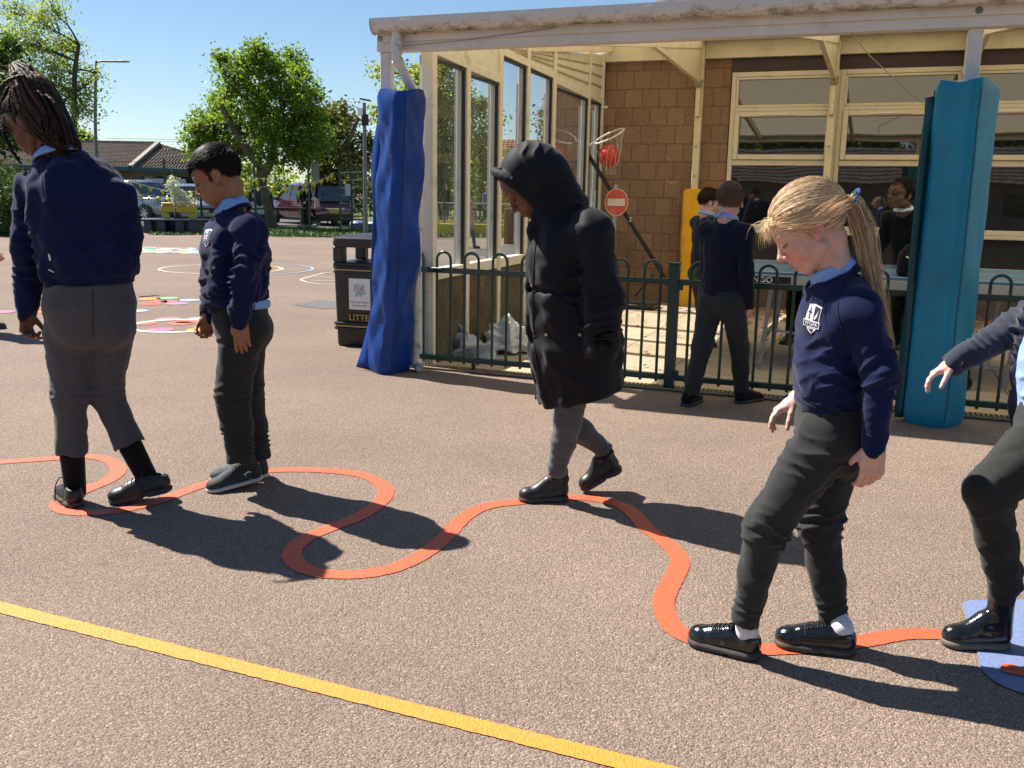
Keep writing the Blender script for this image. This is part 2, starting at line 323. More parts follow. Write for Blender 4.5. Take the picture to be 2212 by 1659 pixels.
# snakes grid further off
gp = thing("number_grid", "faded grid of coloured and white painted squares on the far tarmac", "ground marking")
ga, gb, gc = gnd(283, 546), gnd(462, 549), gnd(255, 533)
cols = [P_wh, P_sky, P_gr, P_wh, P_or, P_db, P_wh]; rng = random.Random(4); bk = {}
for i in range(10):
    for j in range(10):
        m = rng.choice(cols); mbq = bk.setdefault(m.name, (MB(), m))[0]
        q = [ga + (gb - ga) * (i + a) / 10 + (gc - ga) * (j + b) / 10 for a, b in ((0.05, .05), (.95, .05), (.95, .95), (.05, .95))]
        mbq.add([(p.x, p.y, .005) for p in q], [(0, 1, 2, 3)])
for k, (mbq, m) in bk.items():
    for f in range(0, len(mbq.v), 4): MB().add(mbq.v[f:f + 4], [(0, 1, 2, 3)]).build("square", m, gp, fix=False)
# thin court circles and hopscotch
def ell(px0, px1, py0, py1, a0=0, a1=360):
    c = (gnd(px0, (py0 + py1) / 2) + gnd(px1, (py0 + py1) / 2)) / 2; rx = (gnd(px1, (py0 + py1) / 2) - gnd(px0, (py0 + py1) / 2)).length / 2
    n = 60; return [V3((c.x + rx * math.cos(R(a0 + (a1 - a0) * i / n)), c.y + rx * math.sin(R(a0 + (a1 - a0) * i / n)), 0)) for i in range(n + 1)]
o = ribbon(ell(345, 610, 573, 589, 60, 400), .05, .005).build("circle_line", P_wh, fix=False); tag(o, "thin worn white circle painted on the tarmac behind the boy", "ground marking")
o = ribbon(ell(300, 676, 566, 595, -75, 80), .05, .0055).build("circle_arc", P_sky, fix=False); tag(o, "thin pale blue arc painted on the tarmac left of the litter bin", "ground marking")
o = ribbon(ell(320, 606, 572, 590, -60, 60), .05, .006).build("circle_arc", paint("paint_buff", (.6, .36, .14), .6), fix=False); tag(o, "thin buff arc painted inside the pale blue arc", "ground marking")
hp = [gnd(760, 590), gnd(714, 582) * 0 + gnd(655, 602), gnd(650, 606), gnd(668, 611), gnd(700, 614), gnd(760, 617)]
ho = thing("hopscotch", "thin white painted hopscotch lines beside the litter bin", "ground marking")
ribbon([gnd(790, 583), gnd(700, 590), gnd(655, 602), gnd(649, 605), gnd(662, 610), gnd(690, 614), gnd(740, 615)], .035, .005).build("outline", P_wh, ho, fix=False)
for a, b in (((678, 598), (735, 600)), ((672, 606), (735, 607)), ((720, 607), (745, 599))): ribbon([gnd(*a), (gnd(*a) + gnd(*b)) / 2, gnd(*b)], .03, .0055).build("bar", P_wh, ho, fix=False)
# drain cover in the tarmac
mh = [gnd(636, 659), gnd(690, 648), gnd(745, 655), gnd(745, 668), gnd(690, 667)]
mg, t_, b_, o_ = new_mat("chequer_iron"); tc_ = N(t_, "ShaderNodeTexCoord"); ck = N(t_, "ShaderNodeTexChecker", Scale=14.0); t_.links.new(tc_.outputs['Object'], ck.inputs[0]); ck.inputs[1].default_value = (.06, .055, .05, 1); ck.inputs[2].default_value = (.16, .14, .13, 1); t_.links.new(ck.outputs[0], b_.inputs[0]); b_.inputs['Roughness'].default_value = .6
o = flat("manhole_cover", mh, .004, mg); tag(o, "dark patterned iron cover set in the tarmac left of the litter bin", "manhole cover")
# twig and crumbs of litter on the tarmac
mt = mat("twig_bark", (.06, .045, .035)); tw = [gnd(300, 644), gnd(312, 643.4), gnd(322, 642.2), gnd(334, 641.6), gnd(346, 640.2)]
o = MB().tube([p + V3((0, 0, .012 + .008 * (i % 2))) for i, p in enumerate(tw)], [.008, .007, .006, .005, .003], 6).build("twig", mt); tag(o, "thin dark twig lying on the tarmac above the yellow spot", "twig")
# ------------------------------------------------------------------ school building
M_cream = mat("cream_paint", (.68, .59, .40), rough=.45, var=.06, vscale=3, dirt=((.25, .19, .10), .35, 5))
M_creamw = mat("white_paint", (.72, .68, .62), rough=.4, var=.07, vscale=3, dirt=((.30, .25, .17), .25, 7))
M_upvc = mat("window_frame_cream", (.66, .59, .45), rough=.35, var=.05, dirt=((.3, .24, .14), .2, 9))
M_black = mat("black_panel", (.012, .012, .012), rough=.5, var=.2)
M_maroon = mat("maroon_fascia", (.035, .014, .016), rough=.5, var=.2)
M_steel = mat("galvanised", (.38, .39, .39), rough=.45, metal=.6, var=.2, vscale=14)
def block_mat():
    m, t, b, o = new_mat("block_wall"); L = t.links.new
    tc = N(t, "ShaderNodeTexCoord"); sx = N(t, "ShaderNodeSeparateXYZ"); L(tc.outputs['Object'], sx.inputs[0])
    sub = N(t, "ShaderNodeMath", operation='SUBTRACT'); L(sx.outputs[0], sub.inputs[0]); L(sx.outputs[1], sub.inputs[1])
    cb = N(t, "ShaderNodeCombineXYZ"); L(sub.outputs[0], cb.inputs[0]); L(sx.outputs[2], cb.inputs[1])
    br = N(t, "ShaderNodeTexBrick"); L(cb.outputs[0], br.inputs['Vector']); br.offset = .5
    br.inputs['Scale'].default_value = 1.0; br.inputs['Brick Width'].default_value = .222; br.inputs['Row Height'].default_value = .2215
    br.inputs['Mortar Size'].default_value = .0085; br.inputs['Mortar Smooth'].default_value = .25
    br.inputs['Color1'].default_value = (.30, .190, .118, 1); br.inputs['Color2'].default_value = (.24, .148, .090, 1); br.inputs['Mortar'].default_value = (.22, .115, .065, 1)
    n1 = N(t, "ShaderNodeTexNoise", Scale=34.0, Detail=8.0, Roughness=.75); L(tc.outputs['Object'], n1.inputs['Vector'])
    r1 = N(t, "ShaderNodeMapRange"); r1.inputs['From Min'].default_value = .3; r1.inputs['From Max'].default_value = .7; r1.inputs['To Min'].default_value = .72; r1.inputs['To Max'].default_value = 1.22; L(n1.outputs['Fac'], r1.inputs['Value'])
    m1 = N(t, "ShaderNodeMix", data_type='RGBA', blend_type='MULTIPLY'); m1.inputs[0].default_value = 1; L(br.outputs['Color'], m1.inputs[6]); L(r1.outputs[0], m1.inputs[7])
    L(m1.outputs[2], b.inputs['Base Color']); b.inputs['Roughness'].default_value = .9
    mm = N(t, "ShaderNodeMath", operation='MULTIPLY_ADD'); L(br.outputs['Fac'], mm.inputs[0]); mm.inputs[1].default_value = -1.2; L(n1.outputs['Fac'], mm.inputs[2])
    bp = N(t, "ShaderNodeBump", Strength=.9, Distance=.007); L(mm.outputs[0], bp.inputs['Height']); L(bp.outputs[0], b.inputs['Normal'])
    return m
M_block = block_mat()
def glass_mat(name, tint, refl_ior=1.5, dust=.05, clear=True):
    m = bpy.data.materials.new(name); m.use_nodes = True; t = m.node_tree; t.nodes.clear(); L = t.links.new; MATS[name] = m
    o = N(t, "ShaderNodeOutputMaterial"); tr = N(t, "ShaderNodeBsdfTransparent"); tr.inputs[0].default_value = rgba(tint)
    gl = N(t, "ShaderNodeBsdfGlossy"); gl.inputs['Roughness'].default_value = .0; fr = N(t, "ShaderNodeLayerWeight"); fr.inputs[0].default_value = .5
    pw = N(t, "ShaderNodeMath", operation='POWER'); L(fr.outputs['Facing'], pw.inputs[0]); pw.inputs[1].default_value = 4.5
    ml = N(t, "ShaderNodeMath", operation='MULTIPLY_ADD'); L(pw.outputs[0], ml.inputs[0]); ml.inputs[1].default_value = .75; ml.inputs[2].default_value = .06
    mx = N(t, "ShaderNodeMixShader"); L(ml.outputs[0], mx.inputs[0]); L(tr.outputs[0], mx.inputs[1]); L(gl.outputs[0], mx.inputs[2])
    df = N(t, "ShaderNodeBsdfDiffuse"); df.inputs[0].default_value = (.6, .6, .58, 1)
    tc = N(t, "ShaderNodeTexCoord"); mp = N(t, "ShaderNodeMapping"); mp.inputs['Scale'].default_value = (1, 1, .25); L(tc.outputs['Object'], mp.inputs[0])
    n = N(t, "ShaderNodeTexNoise", Scale=5.0, Detail=8.0, Roughness=.7); L(mp.outputs[0], n.inputs['Vector'])
    r = N(t, "ShaderNodeMapRange"); r.inputs['From Min'].default_value = .35; r.inputs['From Max'].default_value = .75; r.inputs['To Min'].default_value = dust * .3; r.inputs['To Max'].default_value = dust * 2.2; L(n.outputs['Fac'], r.inputs['Value'])
    m2 = N(t, "ShaderNodeMixShader"); L(r.outputs[0], m2.inputs[0]); L(mx.outputs[0], m2.inputs[1]); L(df.outputs[0], m2.inputs[2]); L(m2.outputs[0], o.inputs[0])
    return m
M_glass = glass_mat("screen_glass", (.86, .90, .90), 1.45, .075)
M_wglass, t_, b_, o_ = new_mat("window_glass"); b_.inputs['Base Color'].default_value = (.010, .011, .012, 1); b_.inputs['Roughness'].default_value = .015; b_.inputs['IOR'].default_value = 2.25
n_ = N(t_, "ShaderNodeTexNoise", Scale=1.1, Detail=1.0); c_ = N(t_, "ShaderNodeTexCoord"); t_.links.new(c_.outputs['Object'], n_.inputs['Vector']); bp_ = N(t_, "ShaderNodeBump", Strength=.25, Distance=.01); t_.links.new(n_.outputs['Fac'], bp_.inputs['Height']); t_.links.new(bp_.outputs[0], b_.inputs['Normal'])
def tile_mat(name, c1, c2, row=.32, wid=.3):
    m, t, b, o = new_mat(name); L = t.links.new
    tc = N(t, "ShaderNodeTexCoord"); n1 = N(t, "ShaderNodeTexNoise", Scale=3.0, Detail=7.0, Roughness=.7); L(tc.outputs['Object'], n1.inputs['Vector'])
    cr = N(t, "ShaderNodeValToRGB"); cr.color_ramp.elements[0].position = .3; cr.color_ramp.elements[0].color = rgba(c1); cr.color_ramp.elements[1].position = .7; cr.color_ramp.elements[1].color = rgba(c2)
    L(n1.outputs['Fac'], cr.inputs[0]); L(cr.outputs[0], b.inputs['Base Color']); b.inputs['Roughness'].default_value = .85; return m
M_tile = tile_mat("roof_tile_grey", (.045, .042, .040), (.12, .105, .095)); M_tileb = tile_mat("roof_tile_brown", (.085, .062, .050), (.17, .13, .105))
def tiled_plane(mb, A, Bv, Cv, course=.33, wid=.32, lift=.035, mi=0):
    """overlapping pantile courses over the parallelogram A + s*Bv + t*Cv (Bv along the eaves, Cv up the slope); s range may narrow up the slope"""
    nrm = Bv.cross(Cv).normalized()
    if nrm.z < 0: nrm = -nrm
    nc = max(1, int(Cv.length / course)); nw = max(2, int(Bv.length / wid))
    for i in range(nc):
        secs = []
        for t, h in ((i / nc, lift), ((i + 1.08) / nc, 0.0)):
            row = []
            for j in range(nw * 4 + 1):
                ph = j / 4.0; prof = .5 * (1 - math.cos(2 * math.pi * ph)); row.append(A + Bv * (j / (nw * 4)) + Cv * min(t, 1.02) + nrm * (h + .022 * prof * wid / .32))
            secs.append(row)
        k = len(secs[0]); base = [p - nrm * (lift + .005) for p in secs[0]]
        vs = base + secs[0] + secs[1]
        fs = [(r * k + j, r * k + j + 1, (r + 1) * k + j + 1, (r + 1) * k + j) for r in range(2) for j in range(k - 1)]
        mb.add(vs, fs, mi)
WV = 5.4
sb = bthing("school_building", "school building of brown square blocks with cream window frames behind the canopy", "building")
mb = MB(); mb.box(-.95, 1.385, WV, WV + .25, 0, 3.02); mb.build("wall", M_block, sb)
MB().box(-.52, -.18, WV - .06, WV - .003, 2.55, 3.0).build("dark_boarding", mat("dark_timber", (.05, .03, .03)), sb)
# bays of windows
bays = [(1.405, 2.642), (2.645, 3.968), (3.971, 5.3), (5.303, 6.6), (6.603, 7.9)]
def frame_rect(mb, x0, x1, z0, z1, w, y0, y1):
    mb.box(x0, x0 + w, y0, y1, z0, z1); mb.box(x1 - w, x1, y0, y1, z0, z1); mb.box(x0 + w, x1 - w, y0, y1, z0, z0 + w); mb.box(x0 + w, x1 - w, y0, y1, z1 - w, z1)
for bi, (x0, x1) in enumerate(bays):
    mb = MB(); frame_rect(mb, x0, x1, .98, 2.82, .055, WV - .06, WV + .06)
    mb.box(x0 + .055, x1 - .055, WV - .055, WV + .05, 2.365, 2.41); mb.box(x0 + .055, x1 - .055, WV - .055, WV + .05, 1.735, 1.80)
    w = mb.build("window", M_upvc, sb, bevel=.006)
    s_ = MB(); frame_rect(s_, x0 + .058, x1 - .058, 1.803, 2.362, .06, WV - .085, WV + .02); s_.build("sash", M_upvc, w, bevel=.008)
    f_ = MB(); frame_rect(f_, x0 + .056, x1 - .056, 2.412, 2.764, .03, WV - .05, WV + .02); f_.build("frame", M_upvc, w, bevel=.004)
    MB().box(x0 + .35, x0 + .78, WV - .105, WV - .087, 2.318, 2.335).build("handle", mat("vent_white", (.78, .74, .66), rough=.3), w, bevel=.004)
    for z0, z1 in ((2.44, 2.74), (1.86, 2.305), (1.035, 1.737)):
        MB().box(x0 + .056, x1 - .056, WV - .01, WV + .005, z0, z1).build("pane", M_wglass, w)
    MB().box(x0 + .001, x1 - .001, WV - .11, WV - .0, .935, .978).build("sill", M_upvc, w, bevel=.006)
MB().box(1.388, 8.2, WV + .03, WV + .12, .52, .935).build("spandrel_panel", M_black, sb)
MB().box(1.388, 8.2, WV - .04, WV + .03, .43, .52).build("base_rail", M_upvc, sb, bevel=.005)
MB().box(1.388, 8.2, WV - .07, WV - .042, .40, .425).build("base_rail", M_upvc, sb)
MB().box(1.388, 8.2, WV, WV + .2, 0, .40).build("plinth", mat("plinth_brick", (.11, .07, .05), var=.3, vscale=10), sb)
MB().box(1.388, 8.2, WV - .02, WV + .2, 2.823, 3.03).build("fascia_board", M_maroon, sb)
MB().box(1.388, 8.2, WV + .2, WV + .35, .0, 3.0).build("back_wall", M_black, sb)
mb = MB(); A = V3((.34, 5.15, 3.36)); tiled_plane(mb, A, V3((8.3, 0, 0)), V3((0, 4.3, 2.6)), course=.30, wid=.25, lift=.03)
mb.build("roof", M_tile, sb, angle=60)
mb = MB(); mb.add([(.36, 5.2, 3.3), (.36, 9.4, 5.8), (.36, 9.4, 3.3)], [(0, 1, 2)]); mb.box(.36, 8.6, 5.15, 5.35, 3.2, 3.34); mb.build("gable", M_maroon, sb)
# chalk scribbles on the wall
M_chalk = mat("chalk", (.55, .42, .18), rough=.9)
def scribble(pts, name):
    mbq = MB()
    for st in pts:
        q = []
        for (x, y) in st:
            l = onv(x, y, WV - .006); q.append(l)
        mbq.tube(catmull(q, 4), .0035, 5)
    return mbq.build(name, M_chalk, sb)
scribble([[(1440, 389), (1439, 399)], [(1440, 389), (1444, 390), (1440, 394)], [(1445, 393), (1447, 391), (1446, 396), (1449, 395), (1452, 391), (1450, 396), (1454, 394), (1456, 390), (1456, 396), (1459, 394), (1461, 387), (1460, 396), (1466, 393)], [(1437, 404), (1436.5, 411)]], "chalk_writing")
scribble([[(1462, 423), (1464, 427), (1467, 422), (1464, 430)], [(1467, 428), (1470, 426), (1470, 430), (1474, 428)], [(1461, 433), (1470, 432)], [(1466, 433), (1465, 443)], [(1474, 435), (1471, 439), (1475, 443)]], "chalk_writing")
# ------------------------------------------------------------------ canopy
cn = bthing("canopy", "cream painted playground canopy with dirty white gutter in front of the school", "canopy")
gx0, gx1 = -.21, 8.6; GV, GZ, GR = -.445, 2.505, .066
mb = MB(); secs = []
for u in (gx0, gx1):
    prof = [(GV + GR * math.cos(a), GZ + GR * math.sin(a)) for a in [R(180 + 180 * i / 12) for i in range(13)]]
    inner = [(GV + (GR - .006) * math.cos(a), GZ + (GR - .006) * math.sin(a)) for a in [R(360 - 180 * i / 12) for i in range(13)]]
    top = [(GV - GR, GZ + .035)] + prof + [(GV + GR, GZ + .035), (GV + GR - .006, GZ + .035)] + inner + [(GV - GR + .006, GZ + .035)]
    secs.append([V3((u, a, b)) for a, b in top])
mb.loft(secs, smooth=False)
M_gut, t_, b_, o_ = new_mat("gutter_dirty_white"); L = t_.links.new
tc_ = N(t_, "ShaderNodeTexCoord"); sx_ = N(t_, "ShaderNodeSeparateXYZ"); L(tc_.outputs['Object'], sx_.inputs[0])
n1 = N(t_, "ShaderNodeTexNoise", Scale=7.0, Detail=9.0, Roughness=.78); mp_ = N(t_, "ShaderNodeMapping"); mp_.inputs['Scale'].default_value = (1, 2, 2); L(tc_.outputs['Object'], mp_.inputs[0]); L(mp_.outputs[0], n1.inputs['Vector'])
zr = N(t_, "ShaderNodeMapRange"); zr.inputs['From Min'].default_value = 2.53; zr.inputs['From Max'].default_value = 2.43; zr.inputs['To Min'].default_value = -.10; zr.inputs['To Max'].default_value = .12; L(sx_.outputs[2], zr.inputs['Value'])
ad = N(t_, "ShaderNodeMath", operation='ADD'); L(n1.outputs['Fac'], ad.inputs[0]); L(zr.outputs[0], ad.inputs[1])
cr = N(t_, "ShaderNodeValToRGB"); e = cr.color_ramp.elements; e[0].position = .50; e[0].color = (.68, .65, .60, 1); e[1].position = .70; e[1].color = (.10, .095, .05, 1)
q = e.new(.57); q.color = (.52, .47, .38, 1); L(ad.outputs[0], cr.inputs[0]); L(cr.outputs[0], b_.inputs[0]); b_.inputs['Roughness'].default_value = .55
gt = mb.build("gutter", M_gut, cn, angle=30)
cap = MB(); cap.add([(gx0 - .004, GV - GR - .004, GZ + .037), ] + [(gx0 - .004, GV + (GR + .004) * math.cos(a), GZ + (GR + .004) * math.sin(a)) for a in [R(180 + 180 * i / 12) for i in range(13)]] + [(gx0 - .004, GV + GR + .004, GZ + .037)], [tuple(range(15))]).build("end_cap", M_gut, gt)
for px, py in ((878, 60), (889, 60), (1132, 45), (1405, 30), (1706, 12), (2043, 5)):
    u = onv(px, py, GV).x; secs = []
    for du in (-.022, .022):
        secs.append([V3((u + du, GV + (GR + .007) * math.cos(a), GZ + (GR + .007) * math.sin(a))) for a in [R(172 + 196 * i / 14) for i in range(15)]] + [V3((u + du, GV + GR * .97 * math.cos(a), GZ + GR * .97 * math.sin(a))) for a in [R(368 - 196 * i / 14) for i in range(15)]])
    MB().loft(secs, smooth=False).build("union_bracket", M_gut, gt, angle=30)
mb = MB(); mb.box(-.235, 8.6, -.375, -.345, 2.335, 2.47); mb.box(-.235, 8.6, -.345, -.26, 2.335, 2.36); mb.box(-.235, 8.6, -.345, -.26, 2.43, 2.455)
mb.build("front_beam", M_creamw, cn, bevel=.004)
MB().box(-.22, 8.6, -.40, -.378, 2.395, 2.47).build("gutter_board", M_creamw, cn, bevel=.003)
# columns
for nm, u in (("l", -.19), ("r", 3.68), ("r", 7.4)):
    MB().box(u - .04, u + .04, -.34, -.262, 0, 2.335).build("column", M_creamw, cn, bevel=.006)
    MB().tube([(u, -.382, 2.42), (u, -.40, 2.42)], .022, 12).build("bolt", M_steel, cn)
# rear posts with haunched brackets
for i, u in enumerate((1.045, 2.585, 3.96, 5.5)):
    v0, v1 = 5.19, 5.29
    MB().box(u - .04, u + .04, v0, v1, 0, 3.12).build("post", M_cream, cn, bevel=.006)
    rz_ = lambda v: 2.385 + (v + .26) / 5.56 * .75
    mb = MB(); mb.bar((u, v0, 2.70), (u, 2.72, rz_(2.72) - .01), .05, .035); mb.bar((u, v0 - .03, 2.30), (u, v0 - .03, 2.69), .05, .05)
    mb.build("strut", M_cream, cn, bevel=.004)
    pl = MB(); pl.add([(u + s_, v, z) for s_ in (-.01, .01) for v, z in ((v0, 2.72), (2.75, rz_(2.75)), (v0, rz_(v0)))], [(0, 1, 2), (5, 4, 3), (0, 3, 4, 1), (1, 4, 5, 2), (2, 5, 3, 0)])
    pl.build("gusset", M_cream, cn)
    mb = MB()
    for k in (1, 2, 3): mb.bar((u - .016, v0 - .01, 2.70 + .105 * k), (u - .016, 2.9 + .55 * k, 2.70 + .105 * k + .003), .010, .014)
    mb.bar((u - .016, 4.1, 2.73), (u - .016, 4.25, rz_(4.25) - .05), .03, .05)
    mb.build("batten", mat("cream_groove", (.40, .31, .17), var=.2), cn)
    mb = MB(); mb.lathe([(.03, -.05), (.05, -.03), (.045, .0), (.055, .03), (.03, .05)], 9, (u, v0 - .05, 2.68)); mb.build("bird_nest", mat("mud", (.30, .25, .18), var=.4, vscale=40, bump=1, bscale=60), cn)
    for z in (2.80, 2.3, 1.95, 1.6): MB().tube([(u, v0 - .002, z), (u, v0 - .014, z)], .016, 10).build("bolt", M_steel, cn)
# rafters and corrugated roof sheet
for u in (-.1, 1.045, 2.585, 3.96, 5.5, 7.0):
    mb = MB(); a, b = V3((u, -.26, 2.40)), V3((u, 5.3, 3.15)); mb.bar(a, b, .05, .10); mb.build("rafter", M_cream, cn, bevel=.003)
M_sheet, t_, b_, o_ = new_mat("corrugated_sheet"); b_.inputs['Base Color'].default_value = (.62, .52, .30, 1); b_.inputs['Roughness'].default_value = .5
tr_ = N(t_, "ShaderNodeBsdfTranslucent"); tr_.inputs[0].default_value = (.86, .79, .60, 1); ms_ = N(t_, "ShaderNodeMixShader"); ms_.inputs[0].default_value = .62
t_.links.new(b_.outputs[0], ms_.inputs[1]); t_.links.new(tr_.outputs[0], ms_.inputs[2]); t_.links.new(ms_.outputs[0], o_.inputs[0])
mb = MB(); nv = 56 * 8; vs = []
for u in (-.20, 8.6):
    for i in range(nv + 1):
        v = -.40 + 5.75 * i / nv; vs.append((u, v, 2.475 + .75 * i / nv + .028 * math.sin(2 * math.pi * i / 8)))
mb.add(vs, [(i, i + 1, nv + 2 + i, nv + 1 + i) for i in range(nv)], smooth=True); mb.build("roof_sheet", M_sheet, cn, fix=False)
MB().box(-.36, 8.6, 5.30, 5.37, 2.985, 3.20).build("rear_fascia", M_cream, cn, bevel=.003)
MB().tube([(3.0, -.34, 2.33), (3.05, 1.5, 2.45), (3.4, 4.2, 2.42), (3.55, 5.25, 2.42)], .004, 5).build("cable", mat("cable_grey", (.3, .28, .25)), cn)
MB().tube([(-.1, -.4, 2.36), (.5, -.4, 2.385), (1.1, -.41, 2.43), (1.55, -.44, 2.55)], .003, 5).build("cable", MATS["cable_grey"], cn)
# downpipe
dp = bthing("downpipe", "dirty white plastic rain pipe elbowing behind the blue padded post", "drainpipe")
M_pipe = mat("pipe_white", (.68, .66, .61), rough=.4, var=.06, dirt=((.12, .12, .05), .85, 9))
P0 = V3((-.035, GV, 2.45)); P1 = V3((-.035, GV, 2.27)); P2 = V3((.03, -.20, 1.98)); P3 = V3((-.03, -.20, .05))
MB().tube(catmull([P0, P1 + V3((0, 0, .05)), P1, P1 + (P2 - P1) * .12, P1 + (P2 - P1) * .5, P1 + (P2 - P1) * .9, P2 + V3((0, 0, -.02)), P2 + V3((0, 0, -.1)), V3((.0, -.20, 1)), V3((-.02, -.20, .14)), V3((.0, -.24, .06)), V3((.07, -.30, .035))], 5), .034, 14).build("pipe", M_pipe, dp)
for a, b in (((-.035, GV, 2.30), (-.035, GV, 2.39)), (tuple(P1 + (P2 - P1) * .02), tuple(P1 + (P2 - P1) * .14)), (tuple(P1 + (P2 - P1) * .86), tuple(P2)), ((-.012, -.2, .42), (-.010, -.2, .5)), ((-.02, -.2, .12), (-.018, -.2, .2))):
    MB().tube([a, b], .041, 14).build("collar", M_pipe, dp)
# ------------------------------------------------------------------ glazed end screen
SA = math.atan2(.22, 5.3)
sc_root = thing("glazed_screen", "cream framed glazed end screen on a low mossy block wall under the canopy", "glazed screen", BO, BROT + SA)
# local: y runs away along the screen, x sideways
posts = [(0.0, .085), (.70, .075), (1.49, .075), (2.27, .075), (3.16, .10), (4.62, .06), (5.27, .06)]
M_scr = mat("screen_cream", (.72, .67, .55), rough=.5, var=.08, dirt=((.22, .16, .08), .45, 6))
tops = [(2.36, 2.34), (2.33, 2.31), (2.56, 2.55), (2.55, 2.54), (2.50, 2.47), (2.50, 2.47)]
bot = .76
for i, (y, w) in enumerate(posts):
    MB().box(-.05, .05, y - w / 2, y + w / 2, 0, 2.48 + .115 * y).build("mullion", M_scr, sc_root, bevel=.005)
    MB().box(-.09, -.052, y + w / 2 - .02, y + w / 2 + .045, .0, 2.36 + .04 * (i > 1)).build("grey_stop", mat("alu_grey", (.36, .40, .44), rough=.4, var=.1), sc_root, bevel=.002)
M_gask = mat("black_gasket", (.012, .012, .014), rough=.6)
for i in range(6):
    y0 = posts[i][0] + posts[i][1] / 2; y1 = posts[i + 1][0] - posts[i + 1][1] / 2; t0, t1 = tops[i]
    MB().box(-.045, .045, y0, y1, bot - .085, bot).build("rail", M_scr, sc_root, bevel=.004)
    mb = MB(); mb.prism([(-.045, y0, t0), (-.045, y1, t1), (-.045, y1, t1 + .07), (-.045, y0, t0 + .07)], (.09, 0, 0)); mb.build("head_rail", M_scr, sc_root, bevel=.004)
    mb = MB(); mb.prism([(-.025, y0, t0 + .07), (-.025, y1, t1 + .07), (-.025, y1, 2.46 + .115 * y1), (-.025, y0, 2.46 + .115 * y0)], (.05, 0, 0)); mb.build("upper_panel", M_scr, sc_root)
    if i in (2, 3, 4, 5):
        mb = MB()
        for k in range(1, 4): z0 = t0 + .07 + (2.46 + .115 * y0 - t0 - .07) * k / 4; z1 = t1 + .07 + (2.46 + .115 * y1 - t1 - .07) * k / 4; mb.bar((.03, y0, z0), (.03, y1, z1), .012, .016)
        mb.build("batten", MATS["cream_groove"], sc_root)
    MB().add([(0, y0, bot), (0, y1, bot), (0, y1, t1), (0, y0, t0)], [(0, 1, 2, 3)]).build("pane", M_glass, sc_root)
    mb = MB(); mb.box(.006, .030, y1 - .028, y1 - .001, bot, t1); mb.box(.006, .030, y0, y1, min(t0, t1) - .025, min(t0, t1)); mb.build("gasket", M_gask, sc_root)
M_moss = mat("mossy_blockwork", (.085, .065, .042), rough=.95, var=.5, vscale=6, bump=1.0, bscale=14, dirt=((.20, .17, .12), .6, 22), bdist=.02)
for i in range(6):
    y0 = posts[i][0] + posts[i][1] / 2 + .003; y1 = posts[i + 1][0] - posts[i + 1][1] / 2 - .003
    MB().box(-.10, .035, y0, y1, 0, bot - .088).build("base_wall", M_moss, sc_root)
# white pipe and post in the wall corner
wp = bthing("corner_downpipe", "square white downpipe in the corner beside the block wall", "drainpipe")
MB().box(-.245, -.165, 5.24, 5.31, 0, 2.98).build("pipe", M_creamw, wp, bevel=.005)
MB().box(-.26, -.10, 5.236, 5.24, 2.42, 2.45).build("clip", M_creamw, wp)
MB().box(-.26, -.10, 5.236, 5.24, 1.02, 1.05).build("clip", M_creamw, wp)
# ------------------------------------------------------------------ canopy floor
def slab_mat():
    m, t, b, o = new_mat("paving_slabs"); L = t.links.new
    tc = N(t, "ShaderNodeTexCoord"); br = N(t, "ShaderNodeTexBrick"); L(tc.outputs['Object'], br.inputs['Vector']); br.offset = .0
    br.inputs['Scale'].default_value = 1; br.inputs['Brick Width'].default_value = .6; br.inputs['Row Height'].default_value = .6; br.inputs['Mortar Size'].default_value = .006
    br.inputs['Color1'].default_value = (.47, .375, .26, 1); br.inputs['Color2'].default_value = (.40, .32, .22, 1); br.inputs['Mortar'].default_value = (.15, .11, .07, 1)
    n1 = N(t, "ShaderNodeTexNoise", Scale=2.2, Detail=9.0, Roughness=.7); L(tc.outputs['Object'], n1.inputs['Vector'])
    r1 = N(t, "ShaderNodeMapRange"); r1.inputs['From Min'].default_value = .3; r1.inputs['From Max'].default_value = .7; r1.inputs['To Min'].default_value = .7; r1.inputs['To Max'].default_value = 1.15; L(n1.outputs['Fac'], r1.inputs['Value'])
    m1 = N(t, "ShaderNodeMix", data_type='RGBA', blend_type='MULTIPLY'); m1.inputs[0].default_value = 1; L(br.outputs['Color'], m1.inputs[6]); L(r1.outputs[0], m1.inputs[7]); L(m1.outputs[2], b.inputs['Base Color']); b.inputs['Roughness'].default_value = .85
    return m
o = MB().add([(-.1, -.02, .008), (9, -.02, .008), (9, 5.4, .008), (-.3, 5.4, .008)], [(0, 1, 2, 3)]).build("canopy_floor", slab_mat(), loc=BO, rz=BROT); tag(o, kind="structure")
dr = bthing("drain_channel", "slotted rusty drain channel along the front edge of the canopy paving", "drain")
MB().box(-.1, 8.6, -.165, -.03, .002, .010).build("channel", mat("drain_dark", (.03, .025, .02)), dr)
mb = MB(); M_grate = mat("drain_buff", (.30, .23, .14), var=.3, vscale=15)
mb.box(-.1, 8.6, -.168, -.152, .008, .018); mb.box(-.1, 8.6, -.043, -.027, .008, .018)
u = -.08
while u < 5.6: mb.box(u, u + .013, -.152, -.043, .009, .017); u += .030
mb.build("grating", M_grate, dr)
